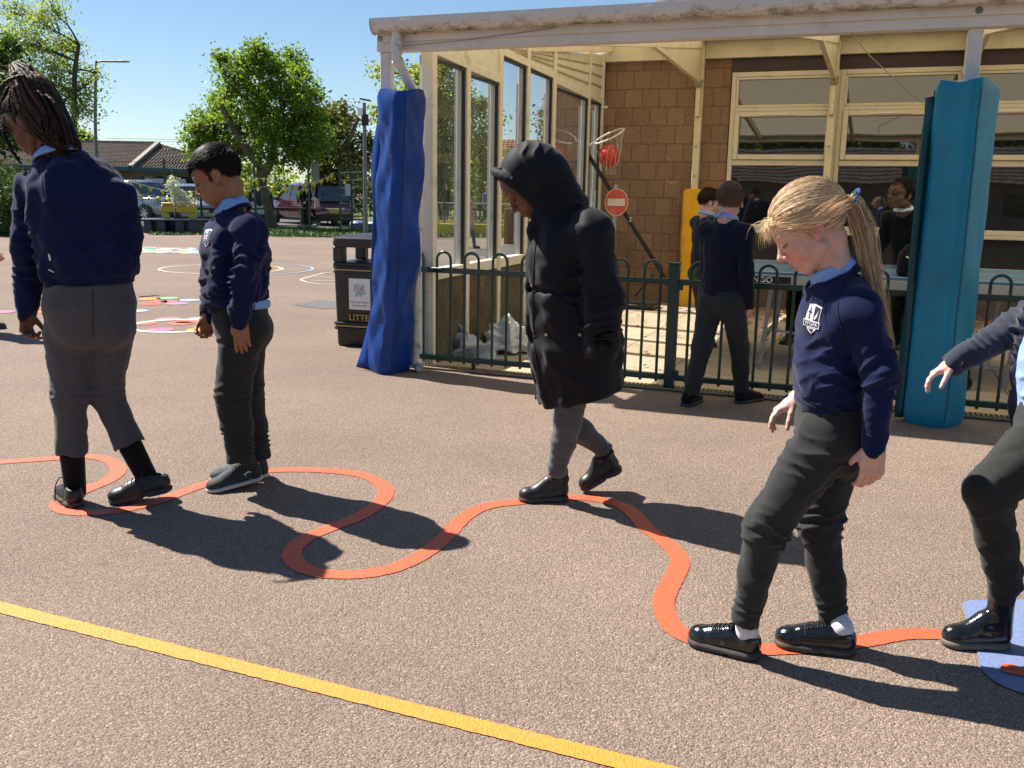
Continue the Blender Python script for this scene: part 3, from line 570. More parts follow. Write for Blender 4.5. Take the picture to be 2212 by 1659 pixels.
# ------------------------------------------------------------------ fence
M_green = mat("green_powder_coat", (.006, .045, .036), rough=.3, var=.15, spec=.6)
def fence_panel(name, label, u0, u1, v, first, spacing=.116, zb=.085, zt=.765, ztop=.905, foot=()):
    f = bthing(name, label, "fence", "green bow top fence panels")
    MB().box(u0, u1, v - .02, v + .02, zt - .02, zt + .02).build("top_rail", M_green, f, bevel=.004)
    MB().box(u0, u1, v - .02, v + .02, zb - .02, zb + .02).build("bottom_rail", M_green, f, bevel=.004)
    u = first
    while u + spacing < u1:
        r = spacing / 2; pts = [V3((u, v, zb - .035)), V3((u, v, ztop - r))] + [V3((u + r - r * math.cos(a), v, ztop - r + r * math.sin(a))) for a in [R(15 * k) for k in range(1, 12)]] + [V3((u + spacing, v, ztop - r)), V3((u + spacing, v, zb - .035))]
        MB().tube(pts, .0105, 10).build("hoop_bar", M_green, f); u += 2 * spacing
    for u in foot: MB().box(u - .012, u + .012, v - .012, v + .012, 0, zb - .02).build("foot", M_green, f)
    return f
FV = -.08
fence_panel("bow_top_fence", "green bow top metal fence panel between the blue padded post and green gatepost", -.16, 1.905, FV, -.125, foot=(.42, 1.2))
fence_panel("bow_top_fence", "green bow top metal fence panel running right from the square green gatepost", 1.985, 3.56, FV, 2.06, foot=(2.95,))
fence_panel("bow_top_fence", "green bow top metal fence panel at the right of the teal padded post", 3.62, 6.2, FV, 3.70, foot=(4.2,))
gp_ = bthing("fence_post", "square dark green steel gatepost between two bow top fence panels", "post")
MB().box(1.91, 1.98, FV - .035, FV + .035, 0, .885).build("shaft", M_green, gp_, bevel=.003)
MB().box(1.905, 1.985, FV - .04, FV + .04, .885, .90).build("cap", M_green, gp_, bevel=.005)
for z in (.74, .12): MB().box(1.98, 2.01, FV - .03, FV + .005, z - .03, z + .02).build("hinge", M_green, gp_, bevel=.003)
# ------------------------------------------------------------------ padded posts
def vinyl(name, c): return mat(name, c, rough=.42, var=.16, vscale=3, dirt=([q * .55 + .02 for q in c], .45, 5), bump=.25, bscale=9, bdist=.02, spec=.35)
def pad(name, label, u, v, side, rot, ztop, m, amp, seed, taper=0.0, sag=(0, 0), cham=.16, lean=0.0):
    t = bthing(name, label, "post padding"); rg = np.random.RandomState(seed); ph = rg.uniform(0, 6.28, 24)
    secs = []; nz = 46; ca, sa = math.cos(rot), math.sin(rot)
    for i in range(nz + 1):
        z = ztop * i / nz; f = i / nz; s = side * (1 + taper * (f - .5)); e = .98 if i in (0, nz) else 1
        if i == 0 or i == nz: e = .93
        h = s / 2 * e; c = s * cham; sec = []
        edge = [(-h, -h + c), (-h + c, -h), (h - c, -h), (h, -h + c), (h, h - c), (h - c, h), (-h + c, h), (-h, h - c)]
        for k in range(8):
            a, b = edge[k], edge[(k + 1) % 8]; nn = 7 if k % 2 else 3
            for q in range(nn):
                x = a[0] + (b[0] - a[0]) * q / nn; y = a[1] + (b[1] - a[1]) * q / nn; r = math.hypot(x, y); th = math.atan2(y, x)
                d = amp * (math.sin(7 * f * 3.1 + 2 * th + ph[0]) * .5 + math.sin(17 * f + 3 * th + ph[1]) * .35 + math.sin(31 * f - 5 * th + ph[2]) * .3 * math.sin(6 * f + ph[3]) + math.sin(47 * f + 9 * th + ph[4]) * .18)
                x *= 1 + d / r; y *= 1 + d / r
                sec.append(V3((u + lean * f + x * ca - y * sa + sag[0] * math.sin(3.14 * f) + amp * .5 * math.sin(4 * f + ph[5]), v + x * sa + y * ca + sag[1] * math.sin(3.14 * f), z + (.012 * math.sin(3 * th + ph[6]) if i == nz else 0))))
        secs.append(sec)
    cv = MB().loft(secs).build("cover", m, t, angle=50)
    for k in (0, 13): MB().tube([q[k] for q in secs[1:-1]], .0045, 5).build("seam", mat(m.name + "_seam", [c * .45 for c in m.node_tree.nodes['Mix'].inputs[6].default_value[:3]], rough=.6), cv)
    return t, cv
M_pbl = vinyl("vinyl_blue", (.003, .046, .25)); M_pte = vinyl("vinyl_teal", (.005, .215, .325)); M_pye = vinyl("vinyl_yellow", (.78, .40, .012)); M_pdk = vinyl("vinyl_dark_back", (.004, .012, .03)); M_ptg = vinyl("vinyl_dark_teal", (.003, .06, .07))
t_, c_ = pad("padded_post", "wrinkled royal blue vinyl post pad beside the litter bin", -.165, -.35, .285, R(-24), 2.06, M_pbl, .021, 3, cham=.2, lean=.13)
# loose flap on its left edge
mb = MB(); pts = [];
for i in range(30):
    f = i / 29; z = 2.02 * (1 - f); ln = .13 * (1 - f) + .055; w = .02 + .05 * math.sin(3.14 * min(1, f * 2.2)) ** 2 * (f < .45) + (.10 * max(0, (f - .78) / .22) ** 1.2); pts.append([(-.355 + ln - w, -.42 + .02 * math.sin(9 * f), z + .02 * (f > .8)), (-.335 + ln, -.405, z)])
vs = [p for q in pts for p in q]; mb.add(vs, [(2 * i, 2 * i + 1, 2 * i + 3, 2 * i + 2) for i in range(29)], smooth=True); fl = mb.build("flap", M_pbl, t_, fix=False)
sm_ = fl.modifiers.new("t", 'SOLIDIFY'); sm_.thickness = .006
t_, c_ = pad("padded_post", "smooth teal vinyl post pad with a dark flap standing open", 3.665, -.385, .272, R(-31), 2.03, M_pte, .005, 8, cham=.10)
mb = MB(); pts = []
for i in range(34):
    f = i / 33; z = .02 + 1.93 * f; b_ = .03 * math.sin(5 * f + .6) + .05 * max(0, f - .55) * 2; a = V3((3.475 - .01, -.47, z)); pts.append([a + V3((-.012 - b_ * .5, .02 + b_ * 1.9, -.04 * max(0, f - .85))), a + V3((.02, .05, .0)), a + V3((.05, .12, 0))])
vs = [p for q in pts for p in q]; mb.add(vs, [(3 * i + k, 3 * i + k + 1, 3 * i + k + 4, 3 * i + k + 3) for i in range(33) for k in range(2)], smooth=True); fl = mb.build("flap", M_ptg, t_, fix=False)
sm_ = fl.modifiers.new("t", 'SOLIDIFY'); sm_.thickness = .022
t_, c_ = pad("padded_post", "yellow vinyl post pad in front of the block wall", 1.045, 5.245, .235, R(-4), 1.44, M_pye, .005, 12, cham=.08)
# ------------------------------------------------------------------ litter bin
lb = thing("litter_bin", "black square litter bin with gold bands and a poster on its front", "litter bin", BO + BU * -.93 + BV * .78, BROT + R(5))
M_bin = mat("black_plastic", (.011, .011, .012), rough=.38, var=.12, bump=.15, bscale=120); M_gold = mat("gold_band", (.42, .30, .12), rough=.35, metal=.4)
def rrect(w, d, r, z, n=5):
    out = []
    for cx, cy, a0 in ((w / 2 - r, d / 2 - r, 0), (-w / 2 + r, d / 2 - r, 90), (-w / 2 + r, -d / 2 + r, 180), (w / 2 - r, -d / 2 + r, 270)):
        for i in range(n + 1): a = R(a0 + 90 * i / n); out.append(V3((cx + r * math.cos(a), cy + r * math.sin(a), z)))
    return out
bw = .54
MB().loft([rrect(bw - .05, bw - .05, .03, 0), rrect(bw - .03, bw - .03, .04, .02), rrect(bw, bw, .04, .66)], smooth=True).build("body", M_bin, lb, angle=40)
for z in (.16, .205, .655, .695): MB().loft([rrect(bw - .006, bw - .006, .045, z - .012), rrect(bw + .022, bw + .022, .05, z - .006), rrect(bw + .022, bw + .022, .05, z + .008), rrect(bw - .006, bw - .006, .045, z + .014)]).build("rib", M_bin, lb)
for z in (.184, .675): MB().loft([rrect(bw + .008, bw + .008, .045, z - .006), rrect(bw + .008, bw + .008, .045, z + .006)], smooth=False).build("band", M_gold, lb)
mb = MB(); h0, h1 = .71, .88
for sx in (-1, 1):
    for sy in (-1, 1): mb.box(sx * bw / 2, sx * (bw / 2 - .095), sy * bw / 2, sy * (bw / 2 - .095), h0 + .03, h1 - .005)
mb.box(-bw / 2, bw / 2, -bw / 2, bw / 2, .70, h0 + .03); mb.box(-bw / 2 + .1, bw / 2 - .1, bw / 2 - .02, bw / 2, h0 + .05, h1) if 0 else None
mb.build("hood_pillar", M_bin, lb, bevel=.012)
MB().loft([rrect(bw, bw, .045, .87), rrect(bw + .02, bw + .02, .05, .90), rrect(bw + .01, bw + .01, .055, .945), rrect(bw - .10, bw - .10, .08, .972), rrect(bw - .3, bw - .3, .08, .98)]).build("lid", M_bin, lb, angle=50)
M_paper = mat("poster_paper", (.78, .78, .76), rough=.4, var=.03)
ps = MB().box(-.115, .085, -bw / 2 - .008, -bw / 2 - .003, .335, .605).build("poster", M_paper, lb)
mb = MB(); rg = random.Random(6); M_pc = mat("poster_picture", (.5, .5, .5), attr=True, var=.05)
for k in range(60):
    a = rg.uniform(0, 6.28); r = .055 * math.sqrt(rg.random()); x = -.015 + r * math.cos(a); z = .505 + r * math.sin(a) * 1.0; s = rg.uniform(.006, .013); mb.add([(x - s, -bw / 2 - .0095 - k * .00001, z - s), (x + s, -bw / 2 - .0095 - k * .00001, z - s * .6), (x + s * .7, -bw / 2 - .0095 - k * .00001, z + s), (x - s * .6, -bw / 2 - .0095 - k * .00001, z + s * .8)], [(0, 1, 2, 3)])
pic = mb.build("picture", M_pc, ps, fix=False); ca = pic.data.color_attributes.new("Col", 'FLOAT_COLOR', 'POINT')
for k in range(60):
    c = rg.choice([(.7, .25, .2), (.25, .55, .35), (.3, .45, .75), (.75, .6, .25), (.6, .3, .55), (.4, .65, .6)])
    for q in range(4): ca.data[4 * k + q].color = (*c, 1)
M_ink = mat("poster_ink", (.03, .03, .03)); FT = Matrix.Translation(V3((-.015, -bw / 2 - .0085, .40))) @ Matrix.Rotation(R(90), 4, 'X')
text_mesh("The most Creative", .023, FT, "writing", M_ink, ps, .0004); text_mesh("September 2023", .02, Matrix.Translation(V3((0, 0, -.03))) @ FT, "writing", M_ink, ps, .0004)
text_mesh("LITTER", .075, Matrix.Translation(V3((0, -bw / 2 - .002, .262))) @ Matrix.Rotation(R(90), 4, 'X') @ Matrix.Diagonal((1.05, 1, 1, 1)), "lettering", M_gold, lb, .003)
# ------------------------------------------------------------------ hoop, ball, sign
hs = bthing("basketball_stand", "leaning black pole with a white netball ring and torn net", "basketball stand")
M_blk = mat("black_metal", (.012, .012, .013), rough=.4); M_ringw = mat("ring_white", (.68, .66, .60), rough=.35)
pa, pb = onv(1262, 320, 4.7), onv(1447, 618, 4.7)
MB().bar(pa, pb, .042, .042).build("pole", M_blk, hs, bevel=.004)
kn = onv(1362, 474, 4.66); MB().lathe([(.004, -.03), (.016, -.028), (.016, -.012), (.007, -.008), (.007, .008), (.018, .012), (.018, .028), (.004, .03)], 12, kn).build("clamp_knob", mat("chrome", (.6, .6, .6), rough=.15, metal=1), hs)
br_ = onv(1398, 612, 4.6); MB().bar(onv(1414, 592, 4.64), onv(1372, 640, 4.64), .022, .022).build("stay", M_blk, hs)
MB().box(.34, .78, 4.42, 4.86, .02, .075).build("base", M_blk, hs, bevel=.02)
rc = onv(1316, 294, 4.62); ex = (onv(1349, 281, 4.62) - onv(1284, 309, 4.62)) / 2; rad = .19
e1 = ex.normalized(); e2 = V3((.1, 1, .42)).normalized(); e2 = (e2 - e1 * e2.dot(e1)).normalized()
ringp = [rc + e1 * rad * math.cos(a) + e2 * rad * math.sin(a) for a in [i * 2 * math.pi / 40 for i in range(40)]]
MB().tube(ringp, .0115, 8, closed=True).build("ring", M_ringw, hs)
mb = MB(); mb.tube([pa, ringp[17]], .006, 6); mb.tube([pa, ringp[23]], .006, 6); mb.build("ring_arm", M_ringw, hs)
nd = V3((.12, 0, -1)).normalized()
bc = onv(1315, 336, 4.62); mb = MB(); rg = random.Random(2)
for k in range(14):
    a0 = 2 * math.pi * k / 14
    for s_ in (1, -1):
        pts = []
        for j in range(6):
            f = j / 5; a = a0 + s_ * f * .62; r = rad * (1 - .42 * f) * (1 + rg.uniform(-.05, .05)); c = rc + (bc + V3((.03, 0, -.13)) - rc) * f
            pts.append(c + e1 * r * math.cos(a) + e2 * r * math.sin(a))
        if (math.cos(a0) > .1) or k % 4 == 0: mb.tube(catmull(pts, 2), .0022, 4)
for k in range(5):
    a = bc + V3((rg.uniform(-.02, .12), rg.uniform(-.08, .05), -.13)); mb.tube(catmull([a, a + V3((.02, 0, -.04)), a + V3((.03, 0, -.08)), a + V3((.0, 0, -.085)), a + V3((.005, 0, -.03))], 3), .0024, 4)
mb.build("net", mat("net_cord", (.55, .50, .42), var=.1), hs)
bl = bthing("ball", "red and orange rubber ball caught in the netball net", "ball")
M_ball = mat("red_rubber", (.62, .045, .03), rough=.4, var=.08); mb = MB(); mb.lathe([(.128 * math.sin(R(a)), -.128 * math.cos(R(a))) for a in [1] + list(range(10, 180, 10)) + [179]], 28, bc); mb.build("skin", M_ball, bl)
MS = Matrix.Translation(bc) @ Matrix.Rotation(R(35), 4, 'Y') @ Matrix.Rotation(R(20), 4, 'X')
for ax in ('X', 'Y', 'Z'):
    pts = [MS @ Matrix.Rotation(R(90), 4, ax) @ V3((.128 * math.cos(a), .128 * math.sin(a), 0)) for a in [i * 2 * math.pi / 32 for i in range(32)]]; MB().tube(pts, .0035, 5, closed=True).build("seam", mat("seam_dark", (.16, .012, .012)), bl)
ns = bthing("no_entry_sign", "worn round red no entry sign on a grey post under the canopy", "sign")
sc0 = onv(1332, 437, 4.6)
MB().tube([(sc0.x - .035, 4.63, 0), (sc0.x - .02, 4.63, sc0.z + .21)], .024, 14).build("pole", M_steel, ns)
M_sred = mat("sign_red", (.62, .075, .05), rough=.5, var=.12, dirt=((.52, .33, .25), .75, 7)); MZ = Matrix.Translation(sc0) @ Matrix.Rotation(R(90), 4, 'X') @ Matrix.Diagonal((1, 1.12, 1, 1))
MB().lathe([(.140, -.008), (.143, 0), (.143, .010), (.139, .013), (.001, .013)], 44, (0, 0, 0), M=MZ).build("disc", M_sred, ns, angle=30)
MB().tube([MZ @ V3((.141 * math.cos(i * math.pi / 22), .141 * math.sin(i * math.pi / 22), .012)) for i in range(44)], .006, 6, closed=True).build("rim", mat("sign_rim", (.6, .45, .38), var=.2), ns)
MB().box(sc0.x - .108, sc0.x + .108, 4.6 - .0185, 4.6 - .0145, sc0.z - .042, sc0.z + .042).build("bar", mat("sign_white", (.70, .62, .50), rough=.5, dirt=((.4, .3, .22), .4, 14)), ns)
gpst = bthing("steel_post", "short bare galvanised post beside the corner downpipe", "post"); pq = onv(1283, 412, 4.45)
MB().tube([(pq.x - .02, 4.45, 0), (pq.x, 4.45, pq.z)], .03, 14).build("shaft", M_steel, gpst); MB().tube([(pq.x, 4.45, pq.z), (pq.x, 4.45, pq.z + .008)], .033, 14).build("cap", M_steel, gpst)
# ------------------------------------------------------------------ table tennis table
tt = bthing("table_tennis_table", "blue table tennis table with silver folding legs beside the windows", "table tennis table")
M_ttb = mat("table_blue", (.10, .22, .36), rough=.28, var=.1); M_tts = mat("table_edge_silver", (.55, .53, .48), rough=.35, metal=.3); M_ttw = mat("table_line", (.75, .75, .75))
tx0, tx1, ty0, ty1, tz = 2.02, 4.72, .95, 2.40, .765
MB().box(tx0, tx1, ty0, ty1, tz, tz + .022).build("tabletop", M_ttb, tt, bevel=.004)
mb = MB(); mb.box(tx0, tx1, ty0, ty0 + .02, tz + .0225, tz + .0235); mb.box(tx0, tx1, ty1 - .02, ty1, tz + .0225, tz + .0235); mb.box(tx0, tx0 + .02, ty0 + .021, ty1 - .021, tz + .0225, tz + .0235); mb.box(tx0, tx1, 1.67, 1.68, tz + .0225, tz + .0232); mb.build("line", M_ttw, tt)
mb = MB(); mb.box(tx0, tx1, ty0 - .004, ty0 + .02, tz - .075, tz - .001); mb.box(tx0, tx1, ty1 - .02, ty1, tz - .075, tz - .001); mb.build("apron", M_tts, tt, bevel=.004)
MB().box(tx0 + .18, tx0 + .62, ty0 - .009, ty0 - .005, tz - .07, tz - .012).build("maker_plate", mat("plate_black", (.02, .012, .012)), tt)
text_mesh("TENGO", .058, Matrix.Translation(V3((tx0 + .37, ty0 - .0105, tz - .041))) @ Matrix.Rotation(R(90), 4, 'X') @ Matrix.Diagonal((1.15, 1, 1, 1)), "lettering", mat("plate_white", (.8, .8, .8)), tt, .0006, .001)
for x, y in ((2.44, 1.0), (2.40, 2.35), (4.2, 1.0), (4.2, 2.35)):
    MB().bar((x, y, .0), (x + .06, y, tz), .03, .03).build("leg", M_steel, tt)
MB().bar((2.45, 1.0, .24), (2.42, 2.35, .24), .025).build("stretcher", M_steel, tt); MB().bar((2.44, 1.05, .33), (3.0, 1.6, .2), .02).build("stretcher", M_steel, tt)
MB().bar((3.76, 1.0, .16), (4.4, 2.5, .2), .03).build("stretcher", M_steel, tt) if 0 else MB().bar((3.7, .84, .17), (4.6, .84, .2), .03).build("stretcher", M_steel, tt)
for x in (3.92,): MB().lathe([(.02, -.016), (.05, -.016), (.055, 0), (.05, .016), (.02, .016)], 18, M=Matrix.Translation(V3((x, .82, .056))) @ Matrix.Rotation(R(90), 4, 'X')).build("castor", M_blk, tt); MB().box(x - .03, x + .03, .79, .85, .07, .16).build("castor_fork", M_blk, tt, bevel=.006)
# ------------------------------------------------------------------ crumpled sheet, weeds, leaves
def crumple(mb, c, rx, ry, h, seed, n=34):
    rg = np.random.RandomState(seed); K = rg.normal(size=(9, 3)) * np.array([2.2, 2.2, 2.2, 4, 4, 4, 8, 8, 8])[:, None]; ph = rg.uniform(0, 6.28, 9); am = np.array([.13, .13, .12, .06, .06, .05, .015, .015, .015]); vs = []; fs = []
    for i in range(n + 1):
        th = math.pi * .56 * i / n
        for j in range(2 * n):
            p_ = math.pi * j / n; d = np.array([math.sin(th) * math.cos(p_), math.sin(th) * math.sin(p_), math.cos(th)]); r = .68 + float((am * (1 - 1.6 * np.abs(np.sin(K @ d + ph)))).sum())
            vs.append((c[0] + d[0] * r * rx, c[1] + d[1] * r * ry, max(.012, c[2] + d[2] * r * h)))
    for i in range(n):
        for j in range(2 * n): fs.append((i * 2 * n + j, i * 2 * n + (j + 1) % (2 * n), (i + 1) * 2 * n + (j + 1) % (2 * n), (i + 1) * 2 * n + j))
    mb.add(vs, fs)
M_tarp = mat("grey_blue_sheet", (.34, .38, .45), rough=.35, var=.25, vscale=5); M_tarp2 = mat("silver_sheet", (.55, .57, .60), rough=.28, var=.2, vscale=9)
tp = bthing("plastic_sheet", "crumpled grey blue and silver plastic sheet dumped behind the green fence", "plastic sheet")
mb = MB(); crumple(mb, (.13, .52, .0), .34, .28, .24, 4); mb.build("blue_sheet", M_tarp, tp, angle=25)
mb = MB(); crumple(mb, (.33, .86, .08), .26, .25, .30, 9); mb.build("silver_bundle", M_tarp2, tp, angle=25)
mb = MB(); pts = []
for i in range(10):
    f = i / 9; pts += [(-.06 + .32 * f, .62 + .10 * f, .015), (-.05 + .30 * f, .55 - .05 * f, .26 * (1 - f) ** .8 + .05)]
mb.add(pts, [(2 * i, 2 * i + 1, 2 * i + 3, 2 * i + 2) for i in range(9)]); o = mb.build("fold", M_tarp, tp, fix=False); k_ = o.modifiers.new("t", 'SOLIDIFY'); k_.thickness = .008
M_weed = mat("weed_green", (.07, .16, .03), rough=.5, var=.35, vscale=20)
def weed(c, n, L_, seed, label):
    rg = random.Random(seed); mb = MB()
    for i in range(n):
        a = rg.uniform(0, 6.28); el = rg.uniform(.4, 1.3); l = L_ * rg.uniform(.6, 1.1); d = V3((math.cos(a) * math.cos(el), math.sin(a) * math.cos(el), math.sin(el))); s = V3((-math.sin(a), math.cos(a), 0)); w = .012
        p = [V3(c) + d * l * t + V3((0, 0, -.5 * l * t * t * .6)) for t in (0, .35, .7, 1)]
        mb.add([p[0] - s * w * .4, p[0] + s * w * .4, p[1] - s * w, p[1] + s * w, p[2] - s * w * .8, p[2] + s * w * .8, p[3]], [(0, 1, 3, 2), (2, 3, 5, 4), (4, 5, 6)])
    o = mb.build("weed", M_weed, loc=BO, rz=BROT, fix=False); tag(o, label, "weed", "weeds against the glazed screen")
weed((.07, 1.0, .01), 46, .26, 1, "leafy green weed growing behind the plastic sheet"); weed((.02, 2.35, .01), 40, .26, 2, "leafy green weed growing at the foot of the screen beside the coat"); weed((.05, 1.55, .01), 20, .16, 3, "small low weed between two bigger weeds at the screen")
rg = np.random.RandomState(9); mb = MB(); vs = []; fs = []
for i in range(1500):
    u, v = rg.uniform(1.5, 5.2), 5.3 - abs(rg.normal(0, .75)); 
    if rg.rand() < .07: u, v = rg.uniform(.3, 4.8), rg.uniform(.4, 5)
    a = rg.uniform(0, 6.28); s = rg.uniform(.015, .04); z = .014 + rg.rand() ** 3 * .05 * (v > 4.4); k = len(vs); q = [(-1, 0), (0, -.55), (1.2, 0), (0, .55)]
    for x, y in q: vs.append((u + s * (x * math.cos(a) - y * math.sin(a)), v + s * (x * math.sin(a) + y * math.cos(a)), z + rg.uniform(0, .02)))
    fs.append((k, k + 1, k + 2, k + 3))
o = mb.add(vs, fs).build("fallen_leaves", mat("dead_leaf", (.26, .13, .05), rough=.8, var=.5, vscale=14), loc=BO, rz=BROT, fix=False); tag(o, "brown dead leaves drifted on the paving under the windows", "fallen leaves", kind="stuff")
# ------------------------------------------------------------------ trees
def leaf_mat(name, c1, c2, trans=.35):
    m = bpy.data.materials.new(name); m.use_nodes = True; t = m.node_tree; t.nodes.clear(); L = t.links.new
    o = N(t, "ShaderNodeOutputMaterial"); at_ = N(t, "ShaderNodeAttribute", attribute_name="Col"); sp = N(t, "ShaderNodeSeparateColor"); L(at_.outputs['Color'], sp.inputs[0])
    mx = N(t, "ShaderNodeMix", data_type='RGBA'); L(sp.outputs[0], mx.inputs[0]); mx.inputs[6].default_value = rgba(c1); mx.inputs[7].default_value = rgba(c2)
    df = N(t, "ShaderNodeBsdfPrincipled"); L(mx.outputs[2], df.inputs['Base Color']); df.inputs['Roughness'].default_value = .5; df.inputs['Specular IOR Level'].default_value = .35
    tl = N(t, "ShaderNodeBsdfTranslucent"); m2 = N(t, "ShaderNodeMix", data_type='RGBA', blend_type='MULTIPLY'); m2.inputs[0].default_value = 1; L(mx.outputs[2], m2.inputs[6]); m2.inputs[7].default_value = (1.5, 1.6, .6, 1); L(m2.outputs[2], tl.inputs[0])
    ms = N(t, "ShaderNodeMixShader"); ms.inputs[0].default_value = trans; L(df.outputs[0], ms.inputs[1]); L(tl.outputs[0], ms.inputs[2]); L(ms.outputs[0], o.inputs[0]); return m
M_bark = mat("bark_grey", (.15, .115, .08), rough=.9, var=.4, vscale=5, bump=.8, bscale=18, bdist=.03)
M_barkd = mat("bark_dark", (.06, .05, .04), rough=.9, var=.4, vscale=5)
LM = {"mid": leaf_mat("leaf_mid", (.065, .12, .018), (.24, .33, .06), .52), "dark": leaf_mat("leaf_dark", (.02, .05, .014), (.08, .14, .03), .3),
      "pale": leaf_mat("leaf_pale", (.15, .20, .05), (.34, .38, .12), .5), "lime": leaf_mat("leaf_lime", (.10, .16, .02), (.30, .36, .05), .45),
      "blossom": leaf_mat("leaf_blossom", (.72, .72, .68), (.50, .54, .40), .12), "bronze": leaf_mat("leaf_bronze", (.06, .075, .02), (.19, .17, .05), .35)}
def leaves(name, pts, size, m, parent, seed, droop=.3):
    """pts: Nx3 leaf positions; each leaf a bent diamond of its own direction"""
    rg = np.random.RandomState(seed); n = len(pts); P = np.asarray(pts)
    a = rg.uniform(0, 2 * np.pi, n); z = rg.normal(-droop, .45, n); d = np.stack([np.cos(a), np.sin(a), z], 1); d /= np.linalg.norm(d, axis=1)[:, None]
    r = rg.normal(size=(n, 3)); s = np.cross(d, r); s /= np.linalg.norm(s, axis=1)[:, None] + 1e-9
    L_ = size * rg.uniform(.6, 1.4, n)[:, None]; w = L_ * .33
    V = np.empty((n, 4, 3)); V[:, 0] = P; V[:, 1] = P + d * L_ * .45 + s * w; V[:, 2] = P + d * L_; V[:, 3] = P + d * L_ * .45 - s * w
    V[:, 2, 2] -= L_[:, 0] * .15
    me = bpy.data.meshes.new(name); me.vertices.add(4 * n); me.vertices.foreach_set("co", V.reshape(-1)); me.loops.add(4 * n); me.loops.foreach_set("vertex_index", np.arange(4 * n))
    me.polygons.add(n); me.polygons.foreach_set("loop_start", np.arange(0, 4 * n, 4)); me.polygons.foreach_set("loop_total", np.full(n, 4)); me.update(calc_edges=True)
    c = np.repeat(rg.rand(n), 4); ca = me.color_attributes.new("Col", 'FLOAT_COLOR', 'POINT'); q = np.ones((4 * n, 4)); q[:, 0] = c; ca.data.foreach_set("color", q.reshape(-1))
    me.materials.append(m); o = bpy.data.objects.new(name, me); COL.objects.link(o); o.parent = parent; return o
def tree(name, label, base, blobs, n, size, kind, stems=None, r0=.16, bark=None, seed=1, group=None, depth=.8, clump=.16, bare=0, sub=4):
    """blobs: (pixel x, pixel y, pixel radius) seen at the trunk's distance; each becomes a bough of the crown with its own depth"""
    rg = np.random.RandomState(seed); Y = base.y; root = thing(name, label, "tree", base, group=group); px = (Vector((0, Y, base.z)) - C0).length / 2050.0
    cs = []
    for (x, y, r) in blobs:
        rr = r * px; p = at(x, y, Y + rg.uniform(-depth, depth) * 1.6); cs.append((p - base, rr))
    mb = MB(); stems = stems or [[(0, 0, 0), (0, 0, min(c[0].z - c[1] for c in cs) + .3)]]
    ends = []
    for st in stems:
        pts = catmull([V3(p) for p in st], 5); k = len(pts); mb.tube(pts, [r0 * (1.35 if i == 0 else 1) * (1 - .5 * i / k) / (len(stems) ** .4) for i in range(k)], 9); ends += [(p, r0 * (1 - .5 * i / k) / (len(stems) ** .4)) for i, p in enumerate(pts) if i > k * .55]
    tips = []
    for c, rr in cs:
        e, er = min(ends, key=lambda q: (q[0] - c).length + .8 * max(0, q[0].z - c.z)); mid = e.lerp(c, .5) + V3((rg.normal(0, .12), rg.normal(0, .12), .15)) * (c - e).length * .4
        pts = catmull([e, mid, c], 5); mb.tube(pts, [max(.012, er * .62 * (1 - .75 * i / len(pts))) for i in range(len(pts))], 6)
        for k in range(sub):
            d = V3(rg.normal(size=3)).normalized(); d.z = abs(d.z) * .8 + .1 if rg.rand() < .75 else d.z; s = pts[rg.randint(len(pts) // 2, len(pts))]; t_ = c + d * rr * rg.uniform(.75, 1.05)
            q = catmull([s, s.lerp(t_, .5) + V3((0, 0, rr * .12)), t_], 4); mb.tube(q, [max(.006, .03 * r0 / .16 * (1 - .85 * i / len(q))) for i in range(len(q))], 4); tips += q[2:]
    for k in range(bare):
        c, rr = cs[rg.randint(len(cs))]; t_ = c + V3((rg.normal(0, .5), rg.normal(0, .4), rg.uniform(.7, 1.5))) * rr; mb.tube(catmull([c, c.lerp(t_, .5) + V3((.08, 0, 0)), t_], 4), [.018, .016, .014, .012, .01, .009, .008, .007, .005][:9], 4)
    mb.build("trunk", bark or M_bark, root, fix=False)
    # clumps of leaves: shells of each bough, gathered round clump centres
    vol = np.array([rr ** 2.2 for _, rr in cs]); vol /= vol.sum(); P = []
    for (c, rr), v in zip(cs, vol):
        nn = int(n * v); ncl = max(5, int(nn / 42)); d = rg.normal(size=(ncl, 3)); d /= np.linalg.norm(d, axis=1)[:, None]; rad = rr * rg.uniform(.25, 1.08, ncl) ** .6
        cc = np.array(c) + d * rad[:, None] * np.array([1, 1, .92]); idx = rg.randint(0, ncl, nn); P.append(cc[idx] + rg.normal(size=(nn, 3)) * np.array([1, 1, .75]) * (clump * (.5 + .9 * rg.rand(ncl)))[idx][:, None])
    if len(tips): tp_ = np.array([list(t) for t in tips]); P.append(tp_[rg.randint(0, len(tp_), n // 6)] + rg.normal(size=(n // 6, 3)) * clump * .6)
    leaves("crown", np.concatenate(P), size, LM[kind], root, seed + 50); return root
